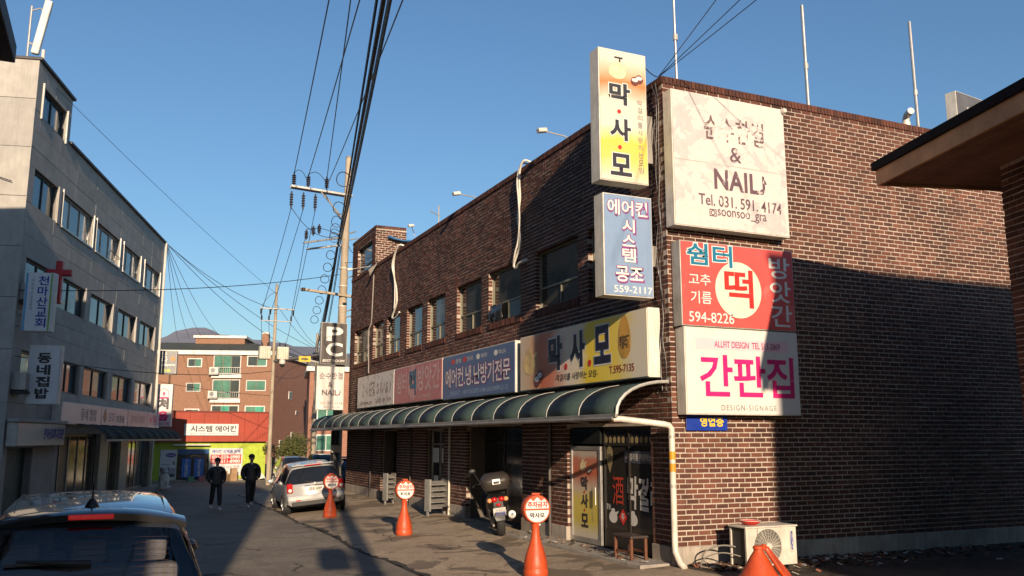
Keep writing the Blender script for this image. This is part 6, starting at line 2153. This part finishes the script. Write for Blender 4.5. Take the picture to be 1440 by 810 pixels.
# tail body: lofted cross-sections
mb = MB()
secs = [(-.28, .60, .80, .10), (-.18, .56, .88, .19), (.05, .5, .9, .22), (.35, .42, .86, .23), (.6, .36, .8, .22), (.8, .3, .5, .2), (1.05, .28, .45, .2)]
n = 14
for (y, z0, z1, hw) in secs:
    for k in range(n):
        a = 2 * math.pi * k / n
        ca_, sa_ = math.cos(a), math.sin(a)
        mb.v.append((hw * s * (abs(ca_) ** .7) * (1 if ca_ > 0 else -1), y * s, ((z0 + z1) / 2 + (z1 - z0) / 2 * (abs(sa_) ** .7) * (1 if sa_ > 0 else -1)) * s))
for i in range(len(secs) - 1):
    for k in range(n):
        mb.f.append((i * n + k, i * n + (k + 1) % n, (i + 1) * n + (k + 1) % n, (i + 1) * n + k))
        mb.m.append(0)
mb.f += [tuple(range(n)), tuple(range((len(secs) - 1) * n, len(secs) * n))[::-1]]
mb.m += [0, 0]
L(mb, 'body', blkp, SCR, smooth=True, ang=60)
L(MB().box(-.2 * s, .2 * s, -.05 * s, .75 * s, .86 * s, .95 * s), 'seat', pm('seat_vinyl', (.02, .02, .02), .6), SCR, bevel=.04)
# front shield, screen and bars
mb = MB()
mb.add([(-.28 * s, 1.05 * s, .35 * s), (.28 * s, 1.05 * s, .35 * s), (.3 * s, 1.12 * s, .7 * s), (.2 * s, 1.2 * s, 1.02 * s), (-.2 * s, 1.2 * s, 1.02 * s), (-.3 * s, 1.12 * s, .7 * s), (-.16 * s, 1.5 * s, .45 * s), (.16 * s, 1.5 * s, .45 * s), (.18 * s, 1.52 * s, .72 * s), (.1 * s, 1.4 * s, .98 * s), (-.1 * s, 1.4 * s, .98 * s), (-.18 * s, 1.52 * s, .72 * s)], [(0, 1, 2, 3, 4, 5), (6, 11, 10, 9, 8, 7), (0, 6, 7, 1), (1, 7, 8, 2), (2, 8, 9, 3), (3, 9, 10, 4), (4, 10, 11, 5), (5, 11, 6, 0)])
L(mb, 'front_shield', blkp, SCR, bevel=.03)
mb = MB()
mb.add([(-.2 * s, 1.32 * s, 1.0 * s), (.2 * s, 1.32 * s, 1.0 * s), (.15 * s, 1.2 * s, 1.24 * s), (0, 1.18 * s, 1.27 * s), (-.15 * s, 1.2 * s, 1.24 * s)], [(0, 1, 2, 3, 4)])
o = L(mb, 'windscreen', pm('scooter_screen', (.012, .012, .012), .5), SCR)
sd = o.modifiers.new('s', 'SOLIDIFY')
sd.thickness = .008
L(MB().tube([(-.36 * s, .98 * s, 1.03 * s), (-.2 * s, 1.08 * s, 1.06 * s), (.2 * s, 1.08 * s, 1.06 * s), (.36 * s, .98 * s, 1.03 * s)], .018 * s, 8), 'handlebar', trim_m, SCR, smooth=True)
for sd_ in (-1, 1):
    L(MB().tube([(sd_ * .36 * s, .98 * s, 1.03 * s), (sd_ * .42 * s, .9 * s, 1.02 * s)], .024 * s, 8), 'grip', tyre_m, SCR, smooth=True)
    mr = L(MB().tube([(sd_ * .25 * s, 1.1 * s, 1.06 * s), (sd_ * .36 * s, 1.1 * s, 1.3 * s)], .009 * s, 6), 'mirror_stem', trim_m, SCR)
    L(MB().ellipsoid((sd_ * .4 * s, 1.1 * s, 1.35 * s), (.085 * s, .03 * s, .055 * s)), 'mirror', trim_m, mr, smooth=True)
    L(MB().ellipsoid((sd_ * .17 * s, -.24 * s, .76 * s), (.055 * s, .05 * s, .05 * s)), 'indicator', pm('lamp_amber', (.6, .28, .12), .2), SCR, smooth=True)
    L(MB().ellipsoid((sd_ * .075 * s, -.27 * s, .77 * s), (.07 * s, .05 * s, .055 * s)), 'tail_light', redl, SCR, smooth=True)
L(MB().ellipsoid((0, -.3 * s, .66 * s), (.06 * s, .03 * s, .03 * s)), 'reflector', redl, SCR, smooth=True)
# mudguard with plate
mb = MB()
mb.add([(-.1 * s, -.25 * s, .68 * s), (.1 * s, -.25 * s, .68 * s), (.12 * s, -.36 * s, .42 * s), (.09 * s, -.37 * s, .34 * s), (-.09 * s, -.37 * s, .34 * s), (-.12 * s, -.36 * s, .42 * s)], [(0, 1, 2, 3, 4, 5)])
o = L(mb, 'mudguard', trim_m, SCR)
sd = o.modifiers.new('s', 'SOLIDIFY')
sd.thickness = .02
mb = MB()
mb.obox((0, -.345 * s, .52 * s), (.13 * s, 0, 0), (0, .004, .0015), (0, -.04 * s, .085 * s))
pl = L(mb, 'number_plate', pm('plate_white', (.55, .53, .48), .4), SCR)
letter(pl, '7238', .01, .49 * s, .2 * s, .07 * s, -.375 * s, ink_blue, .01)
letter(pl, '남양주', 0, .56 * s, .14 * s, .035 * s, -.372 * s, ink_blue, 0)
# exhaust
ex_ = L(MB().tube([(.2 * s, .5 * s, .28 * s), (.24 * s, .1 * s, .34 * s), (.26 * s, -.18 * s, .42 * s)], [.04 * s, .075 * s, .085 * s], 14), 'exhaust', pm('exhaust_dark', (.06, .055, .05), .35, metal=.7), SCR, smooth=True, ang=50)
L(MB().lathe([(.07 * s, 0), (.072 * s, -.03), (.03 * s, -.032), (.03 * s, .0)], (.26 * s, -.2 * s, .425 * s), 14, axis='y', cap=False), 'exhaust_tip', rim_m, ex_, smooth=True)
L(MB().tube([(-.18 * s, .0, .35 * s), (-.2 * s, -.02 * s, .6 * s)], .03 * s, 8).tube([(.2 * s, .02, .35 * s), (.2 * s, -.02 * s, .6 * s)], .03 * s, 8), 'shock_absorber', trim_m, SCR)
L(MB().box(-.17 * s, -.1 * s, -.05 * s, .6 * s, .2 * s, .42 * s), 'engine_case', pm('engine_alloy', (.16, .15, .14), .5, metal=.6), SCR, bevel=.02)
L(MB().tube([(-.12 * s, .45 * s, .3 * s), (-.22 * s, .4 * s, .02)], .014, 6), 'side_stand', trim_m, SCR)
# top box on its rack
rk = L(MB().box(-.17 * s, .17 * s, -.22 * s, .1 * s, .94 * s, .98 * s), 'luggage_rack', trim_m, SCR)
mb = MB()
tb = [(.97, .25, -.4, .0), (1.06, .3, -.46, .04), (1.14, .315, -.47, .05), (1.16, .315, -.47, .05), (1.24, .29, -.42, .03), (1.32, .2, -.32, -.04)]
nn_ = 20
for (z, hw, y0, y1) in tb:
    for k in range(nn_):
        a = 2 * math.pi * k / nn_
        ca_, sa_ = math.cos(a), math.sin(a)
        mb.v.append((hw * s * (abs(ca_) ** .55) * (1 if ca_ > 0 else -1), ((y0 + y1) / 2 + (y1 - y0) / 2 * (abs(sa_) ** .55) * (1 if sa_ > 0 else -1)) * s, z * s))
for i in range(len(tb) - 1):
    for k in range(nn_):
        mb.f.append((i * nn_ + k, i * nn_ + (k + 1) % nn_, (i + 1) * nn_ + (k + 1) % nn_, (i + 1) * nn_ + k))
        mb.m.append(0)
mb.f += [tuple(range(nn_))[::-1], tuple(range((len(tb) - 1) * nn_, len(tb) * nn_))]
mb.m += [0, 0]
bx_ = L(mb, 'top_box', pm('topbox_black', (.035, .03, .026), .42, bmp=.2, bscale=120), SCR, smooth=True, ang=50)
L(MB().box(-.09 * s, .09 * s, -.49 * s, -.45 * s, 1.08 * s, 1.2 * s), 'latch', rim_m, bx_, bevel=.012)
L(MB().box(-.06 * s, .06 * s, -.496 * s, -.485 * s, 1.1 * s, 1.15 * s), 'keyhole_plate', trim_m, bx_)

# ---------------------------------------------------------------- orange no-parking stands
orange = pm('orange_plastic', (.5, .07, .018), .5, var=.2, scale=4, grime=.55)


def stand(label, x, y, h, rz, name2, lean=0.0):
    z = gz(x) + .012
    t_ = thing('parking_stand', (x, y, z), label, 'sign stand', rz, 'orange no parking stands')
    k = h / 1.3
    L(MB().lathe([(.2 * k, 0), (.208 * k, .04 * k), (.208 * k, .1 * k), (.196 * k, .115 * k), (.2 * k, .14 * k), (.196 * k, .2 * k), (.176 * k, .3 * k), (.14 * k, .42 * k), (.105 * k, .52 * k), (.08 * k, .61 * k), (.067 * k, .69 * k), (.064 * k, .76 * k), (.072 * k, .82 * k), (.1 * k, .9 * k)], (0, 0, 0), 24), 'stand_base', orange, t_, smooth=True, ang=50)
    hd = L(MB().lathe([(.225 * k, -.1 * k), (.24 * k, -.07 * k), (.24 * k, .07 * k), (.225 * k, .1 * k)], (0, 0, 1.08 * k), 32, axis='y'), 'sign_head', orange, t_, smooth=True, ang=40)
    L(MB().box(-.07 * k, .07 * k, -.035 * k, .035 * k, 1.31 * k, 1.345 * k), 'carry_handle', orange, hd, bevel=.012)
    n = 24
    up_ = [(.2 * k * math.cos(math.pi * i / n), -.103 * k, 1.095 * k + .195 * k * math.sin(math.pi * i / n)) for i in range(n + 1)]
    up_ = [(x_, y_, min(z_, 1.245 * k + .03 * k * math.cos(x_ / (.2 * k) * 9))) for x_, y_, z_ in up_]
    lo_ = [(.2 * k * math.cos(math.pi * i / n), -.103 * k, 1.065 * k - .19 * k * math.sin(math.pi * i / n)) for i in range(n + 1)]
    mb = MB()
    mb.add(up_, [tuple(range(n + 1))])
    L(mb, 'sign_face', inkw, hd)
    mb = MB()
    mb.add(lo_, [tuple(range(n, -1, -1))])
    L(mb, 'sign_face', inkw, hd)
    letter(hd, '주차금지', 0, 1.16 * k, .34 * k, .1 * k, -.106 * k, ink_red, .04)
    letter(hd, name2, 0, .985 * k, .26 * k, .085 * k, -.106 * k, pm('ink_navy', (0.012, 0.014, 0.035), 0.4), .04)
    L(MB().lathe([(.018 * k, 0), (.012 * k, -.012 * k)], (.05 * k, -.07 * k, .83 * k), 8, axis='y'), 'plug', inkw, t_)
    return t_


stand('orange no parking stand nearest the viewer, in front of the restaurant pier', 6.72, 13.95, 1.33, R(-8), '막사모')
stand('orange no parking stand in the middle, left of the scooter', 6.62, 21.1, 1.28, R(-5), '화이트')
stand('orange no parking stand farthest away, behind the silver hatchback', 6.12, 26.9, 1.25, R(0), '쉼터')

# ---------------------------------------------------------------- outdoor unit and clutter by the side wall
AC = thing('outdoor_unit', (10.4, 12.55, .05), 'weathered white air conditioner outdoor unit against the brick side wall', 'air conditioner')
acw = pm('unit_enamel', (.56, .53, .46), .45, grime=.3)
x0, x1, y0, y1, z0, z1 = 9.86, 10.95, 12.3, 12.74, .06, .72
mb = MB().box(x0 + .02, x1, y0 + .02, y1, z0, z1 - .03)
MB().box(x0 + .26, x1, y0 + .012, y1, z0, z1 - .032).build('unit_body', acw, AC, bevel=.012)
MB().box(x0, x0 + .03, y0 + .01, y0 + .04, z0, z1 - .032).box(x0, x0 + .03, y1 - .03, y1, z0, z1 - .032).build('corner_post', acw, AC)
MB().box(x0 + .03, x0 + .24, y0 + .05, y1 - .03, z0 + .02, z1 - .05).build('condenser_fins', pm('fins_dark', (.02, .02, .022), .6, bmp=1.0, bscale=200), AC)
MB().box(x0 + .0, x0 + .24, y0 + .008, y0 + .02, z0, z1 - .033).build('front_panel', acw, AC)
MB().box(x0 - .02, x1 + .02, y0 - .01, y1 + .02, z1 - .03, z1).build('unit_lid', acw, AC, bevel=.01)
cx, cz, rr_ = x0 + .46, (z0 + z1) / 2 - .01, .29
MB().lathe([(rr_, 0), (rr_, -.006), (rr_ * .9, -.004)], (cx, y0 + .012, cz), 32, axis='y', cap=False).disc((cx, y0 + .008, cz), rr_ * .93, 32).build('fan_opening', pm('fan_dark', (.05, .045, .04), .6), AC)
fg = MB()
for k in range(12):
    rk_ = rr_ * (k + 1) / 12
    pts_ = [(cx + rk_ * math.cos(a), y0 - .012 - .008 * math.cos(rk_ / rr_ * 1.5), cz + rk_ * math.sin(a)) for a in [i * 2 * math.pi / 28 for i in range(29)]]
    fg.tube(pts_, .0032, 4, cap=False)
for k in range(24):
    a = k * 2 * math.pi / 24
    fg.tube([(cx + .05 * math.cos(a), y0 - .02, cz + .05 * math.sin(a)), (cx + rr_ * math.cos(a), y0 - .008, cz + rr_ * math.sin(a))], .0032 if k % 8 else .007, 4)
fg.build('fan_grille', acw, AC)
MB().lathe([(.06, 0), (.055, -.015), (.01, -.02)], (cx, y0 - .018, cz), 18, axis='y').build('fan_hub', acw, AC, smooth=True)
for k in range(3):
    a = k * 2.094 + .4
    mb = MB()
    mb.add([(cx + .04 * math.cos(a), y0 + .0, cz + .04 * math.sin(a)), (cx + rr_ * .85 * math.cos(a - .35), y0 + .004, cz + rr_ * .85 * math.sin(a - .35)), (cx + rr_ * .85 * math.cos(a + .45), y0 + .0, cz + rr_ * .85 * math.sin(a + .45))], [(0, 1, 2)])
    mb.build('fan_blade', pm('fan_blade', (.12, .11, .1), .5), AC)
bd = MB().box(x1 - .15, x1 - .07, y0 + .004, y0 + .011, z0 + .2, z1 - .1).build('brand_strip', pm('strip_silver', (.45, .43, .38), .4), AC)
ov = MB()
ov.add([(x1 - .11 + .028 * math.cos(a * .3142), y0 + .002, z0 + .4 + .16 * math.sin(a * .3142)) for a in range(20)], [tuple(range(20))])
ov.build('emblem', ink_blue, AC)
for xx in (x0 + .15, x1 - .2):
    MB().box(xx, xx + .1, y0 + .02, y1, .012, z0).build('unit_foot', trim_m, AC)
lt = thing('brand_lettering_holder', (0, 0, 0), 'x', 'x')
bpy.data.objects.remove(lt)
me_ = letter(AC, 'Carrier', 0, 0, .24, .04, 0, inkw, .01)
me_.matrix_parent_inverse = WM[AC].inverted()
me_.matrix_basis = Matrix.Translation((x1 - .11, y0 - .001, z0 + .4)) @ Matrix.Rotation(R(-90), 4, 'Y')
# insulated pipes curling beside it
for i, (pts_, r_) in enumerate((([(9.95, 12.6, .35), (9.7, 12.75, .38), (9.45, 12.85, .3), (9.4, 12.9, .15), (9.55, 12.8, .04), (9.8, 12.6, .03)], .014), ([(9.95, 12.5, .2), (9.6, 12.6, .28), (9.35, 12.75, .2), (9.3, 12.8, .05), (9.5, 12.6, .03)], .011))):
    hose(pts_, r_, '').build('pipe_loop', pm('pipe_foam', (.2, .185, .16), .8), label=('upper' if i == 0 else 'lower') + ' curling insulated pipe on the ground beside the outdoor unit', cat='pipe', smooth=True)
bw = thing('red_bowl', (10.15, 12.55, .72), 'shallow red bowl with a white rim on top of the outdoor unit', 'bowl')
MB().lathe([(.09, 0), (.15, .03), (.175, .075), (.165, .078), (.14, .035), (.05, .015)], (10.17, 12.56, .721), 24, cap=False).disc((10.17, 12.56, .736), .09, 20, axis='z').build('bowl_body', pm('bowl_red', (.45, .03, .02), .35), bw, smooth=True)
MB().lathe([(.178, 0), (.18, .008), (.162, .008), (.164, 0)], (10.17, 12.56, .793), 24, cap=False).build('bowl_rim', inkw, bw, smooth=True)
# toppled orange stand base with its loose flap in the lower right
tc = thing('broken_stand', (9.25, 11.2, .012), 'broken orange plastic stand base with a slanted flap in front of the outdoor unit', 'stand')
add_local(tc, Matrix.Translation((9.2, 11.2, .012)) @ Matrix.Rotation(R(10), 4, 'Z') @ Matrix.Scale(.93, 4))
L(MB().lathe([(.38, 0), (.385, .05), (.3, .14), (.22, .28), (.14, .42), (.085, .5), (.075, .53), (.09, .545), (.09, .58), (.06, .6)], (0, 0, 0), 24), 'stand_base', orange, tc, smooth=True, ang=40)
mb = MB()
mb.add([(.02, -.08, .55), (.1, -.06, .58), (.58, -.12, .1), (.62, -.1, -.0), (.3, -.3, .0), (.12, -.28, .22), (.04, -.12, .48)], [tuple(range(7))])
o = L(mb, 'stand_flap', orange, tc)
sd = o.modifiers.new('s', 'SOLIDIFY')
sd.thickness = .06
o.modifiers.new('b', 'BEVEL').width = .02
L(MB().box(.02, .1, -.1, -.03, .52, .62), 'hinge', orange, tc, bevel=.015)
# stool by the restaurant window
st = thing('wooden_stool', (8.75, 14.2, .045), 'low brown wooden stool in front of the restaurant window', 'stool')
wd = pm('stool_wood', (.13, .05, .025), .5, var=.25, scale=8)
MB().box(8.56, 8.94, 13.86, 14.52, .42, .47).build('seat', pm('stool_vinyl', (.05, .035, .03), .5), st, bevel=.02)
for xx in (8.6, 8.9):
    for yy_ in (13.92, 14.46):
        MB().box(xx - .025, xx + .025, yy_ - .025, yy_ + .025, .046, .42).build('leg', wd, st, bevel=.004)
    MB().box(xx - .012, xx + .012, 13.95, 14.44, .16, .2).build('stretcher', wd, st)
# white slatted racks against the piers
for i, (yv, xx, lab) in enumerate(((24.75, 8.72, 'white slatted rack standing by the aluminium shop door'), (29.6, 8.74, 'white slatted rack on the pier left of the middle parking stand'))):
    rk = thing('slatted_rack', (xx, yv, 0), lab, 'rack', R(18))
    wv = pm('rack_white', (.22, .215, .2), .6, grime=.5)
    hw = .3 if i == 0 else .16
    L(MB().box(-hw - .03, -hw + .03, -.12, .12, .12, 1.02), 'rack_side', wv, rk)
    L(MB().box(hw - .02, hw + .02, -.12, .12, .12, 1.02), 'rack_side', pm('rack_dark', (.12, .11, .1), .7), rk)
    for k in range(5):
        mb = MB()
        mb.obox((0, -.02, .25 + k * .165), (hw - .02, 0, 0), (0, .13, .045), (0, -.002, .012))
        L(mb, 'rack_slat', wv, rk)
    for dx in (-hw, hw):
        L(MB().box(dx - .025, dx + .025, -.03, .03, gz(xx) + .0, .12), 'leg', wv, rk)
# ---------------------------------------------------------------- people
skin_m = pm('skin', (.42, .26, .19), .55, var=.06)
jk = pm('jacket_black', (.012, .012, .014), .6, bmp=.4, bscale=14)
tr = pm('trousers_dark', (.014, .016, .022), .8)
sho = pm('shoe_white', (.62, .6, .57), .5)
hairm = pm('hair_black', (.012, .010, .009), .5, bmp=.6, bscale=60)


def skin_obj(name, joints, edges, root, mat, parent, sub=2, local=True):
    me = bpy.data.meshes.new(name)
    names = list(joints)
    me.from_pydata([joints[n_][0] for n_ in names], [(names.index(a), names.index(b)) for a, b in edges], [])
    me.materials.append(mat)
    o = put(name, me, parent, local=local)
    sk = o.modifiers.new('skin', 'SKIN')
    sk.use_smooth_shade = True
    lay_ = me.skin_vertices[0].data if me.skin_vertices else None
    if lay_ is None:
        import bmesh
        bm = bmesh.new()
        bm.from_mesh(me)
        bm.verts.layers.skin.verify()
        bm.to_mesh(me)
        bm.free()
        lay_ = me.skin_vertices[0].data
    for i, n_ in enumerate(names):
        rad = joints[n_][1]
        lay_[i].radius = rad if isinstance(rad, tuple) else (rad, rad)
        lay_[i].use_root = (n_ == root)
    sb = o.modifiers.new('sub', 'SUBSURF')
    sb.levels = sub
    sb.render_levels = sub
    return o


def person(label, x, y, h, rz, phase, hair_big):
    """walks towards the camera (local -y), hands in the jacket pockets"""
    p = thing('person', (x, y, GR), label, 'person', rz)
    k = h / 1.75
    f = phase                      # +1: left foot forward
    S = lambda a: tuple(v * k for v in a)
    leg = {}
    for sd_ in (-1, 1):
        fw = -.16 * f * sd_        # forward is -y
        leg['hip%d' % sd_] = (S((.095 * sd_, .0, .9)), .085 * k)
        leg['knee%d' % sd_] = (S((.10 * sd_, fw * .75 - .03, .5)), .062 * k)
        leg['ank%d' % sd_] = (S((.10 * sd_, fw * 1.3 + (.05 if fw > 0 else 0), .1 if fw <= 0 else .14)), .042 * k)
    J = {'pel': (S((0, 0, .95)), .12 * k), 'waist': (S((0, .0, 1.1)), .115 * k), 'chest': (S((0, .0, 1.3)), .13 * k), 'neckb': (S((0, .0, 1.45)), .07 * k), 'neck': (S((0, -.01, 1.51)), .052 * k), 'jaw': (S((0, -.035, 1.575)), (.062 * k, .07 * k)), 'head': (S((0, -.02, 1.65)), (.076 * k, .09 * k)), 'crown': (S((0, -.01, 1.72)), (.06 * k, .07 * k))}
    J.update(leg)
    E_ = [('pel', 'waist'), ('waist', 'chest'), ('chest', 'neckb'), ('neckb', 'neck'), ('neck', 'jaw'), ('jaw', 'head'), ('head', 'crown')]
    for sd_ in (-1, 1):
        J['sh%d' % sd_] = (S((.18 * sd_, .0, 1.4)), .062 * k)
        J['el%d' % sd_] = (S((.28 * sd_, .07, 1.13)), .048 * k)
        J['wr%d' % sd_] = (S((.19 * sd_, -.1, .98)), .036 * k)
        J['hd%d' % sd_] = (S((.155 * sd_, -.13, .93)), .038 * k)
        E_ += [('chest', 'sh%d' % sd_), ('sh%d' % sd_, 'el%d' % sd_), ('el%d' % sd_, 'wr%d' % sd_), ('wr%d' % sd_, 'hd%d' % sd_), ('pel', 'hip%d' % sd_), ('hip%d' % sd_, 'knee%d' % sd_), ('knee%d' % sd_, 'ank%d' % sd_)]
    body = skin_obj('body', J, E_, 'pel', skin_m, p)
    # jacket
    K = {'hem': (S((0, .0, .84)), (.2 * k, .155 * k)), 'pel': (S((0, .0, .95)), (.225 * k, .175 * k)), 'waist': (S((0, .0, 1.1)), (.22 * k, .175 * k)), 'chest': (S((0, .0, 1.29)), (.2 * k, .165 * k)), 'yoke': (S((0, .0, 1.41)), (.14 * k, .12 * k)), 'collar': (S((0, .0, 1.5)), (.085 * k, .085 * k))}
    KE = [('hem', 'pel'), ('pel', 'waist'), ('waist', 'chest'), ('chest', 'yoke'), ('yoke', 'collar')]
    for sd_ in (-1, 1):
        K['sh%d' % sd_] = (S((.2 * sd_, .0, 1.385)), .095 * k)
        K['ua%d' % sd_] = (S((.255 * sd_, .03, 1.25)), .1 * k)
        K['el%d' % sd_] = (S((.262 * sd_, .05, 1.11)), .1 * k)
        K['cuff%d' % sd_] = (S((.225 * sd_, -.07, .96)), .08 * k)
        KE += [('yoke', 'sh%d' % sd_), ('sh%d' % sd_, 'ua%d' % sd_), ('ua%d' % sd_, 'el%d' % sd_), ('el%d' % sd_, 'cuff%d' % sd_)]
    skin_obj('jacket', K, KE, 'waist', jk, p)
    T = {'pel': (S((0, 0, .93)), (.155 * k, .125 * k))}
    TE = []
    for sd_ in (-1, 1):
        for nm, rr in (('hip', .105), ('knee', .088), ('ank', .075)):
            q = leg[nm + str(sd_)][0]
            T[nm + str(sd_)] = ((q[0], q[1], q[2] + (.03 * k if nm == 'ank' else 0)), rr * k)
        TE += [('pel', 'hip%d' % sd_), ('hip%d' % sd_, 'knee%d' % sd_), ('knee%d' % sd_, 'ank%d' % sd_)]
    skin_obj('trousers', T, TE, 'pel', tr, p)
    for sd_ in (-1, 1):
        a = Vector(leg['ank%d' % sd_][0])
        toe = -.16 * f * sd_ <= 0
        zf = .045 * k if toe else .07 * k
        mb = MB()
        prof = [(.06, .035, .02, .05), (.04, .045, .0, .1), (-.02, .046, .0, .1), (-.1, .05, .0, .075), (-.16, .047, .0, .06), (-.2, .03, .008, .045)]
        n = 10
        for (dy, hw, zb, zt) in prof:
            for i in range(n):
                an_2 = 2 * math.pi * i / n
                mb.v.append((a.x + hw * k * math.cos(an_2), a.y + dy * k, a.z - .095 * k + ((zb + zt) / 2 + (zt - zb) / 2 * math.sin(an_2)) * k))
        for j in range(len(prof) - 1):
            for i in range(n):
                mb.f.append((j * n + i, j * n + (i + 1) % n, (j + 1) * n + (i + 1) % n, (j + 1) * n + i))
                mb.m.append(0)
        mb.f += [tuple(range(n)), tuple(range((len(prof) - 1) * n, len(prof) * n))[::-1]]
        mb.m += [0, 0]
        L(mb, 'shoe', sho, p, smooth=True, ang=60)
    # face
    for sd_ in (-1, 1):
        L(MB().ellipsoid(S((.032 * sd_, -.105, 1.64)), (.014 * k, .008 * k, .008 * k), 8, 6), 'eye', hairm, p, smooth=True)
        L(MB().ellipsoid(S((.083 * sd_, -.01, 1.63)), (.015 * k, .025 * k, .035 * k), 8, 6), 'ear', skin_m, p, smooth=True)
    L(MB().ellipsoid(S((0, -.118, 1.615)), (.014 * k, .018 * k, .025 * k), 8, 6), 'nose', skin_m, p, smooth=True)
    L(MB().ellipsoid(S((0, -.1, 1.572)), (.026 * k, .01 * k, .008 * k), 8, 6), 'mouth', pm('lips', (.3, .12, .1), .5), p, smooth=True)
    rh_ = random.Random(int(x * 100))
    mb = MB()
    mb.ellipsoid(S((0, .015, 1.70)), (.1 * k, .112 * k, .085 * k), 16, 10)
    for i in range(60 if hair_big else 40):
        a = rh_.uniform(0, 6.28)
        e_ = rh_.uniform(.1, 1.4)
        c = Vector((math.cos(a) * math.cos(e_) * .085, math.sin(a) * math.cos(e_) * .1 + .012, math.sin(e_) * .075 + 1.7)) * k
        mb.ellipsoid(c, (.03 * k, .03 * k, .026 * k), 6, 4)
    for i in range(9):
        mb.ellipsoid(S((-.075 + i * .019, -.098 + .0025 * abs(i - 4) ** 1.6, 1.695)), (.018 * k, .02 * k, .03 * k), 6, 4)
    L(mb, 'hair', hairm, p, smooth=True)
    if hair_big:
        L(MB().box(-.028 * k, .028 * k, -.135 * k, -.09 * k, 1.43 * k, 1.5 * k), 'shirt_collar', pm('shirt_white', (.5, .5, .5), .7), p, bevel=.01)
    L(MB().box(.07 * k, .12 * k, -.178 * k, -.166 * k, 1.33 * k, 1.345 * k), 'chest_logo', case_g, p)
    return p


person('person on the left in a black padded jacket and white shoes, hands in pockets', 3.36, 32.0, 1.70, R(6), 1, False)
person('person on the right in a black jacket over a pale collar, taller, hands in pockets', 4.6, 32.8, 1.80, R(4), -1, True)
bpy.data.objects.remove(TXTO)
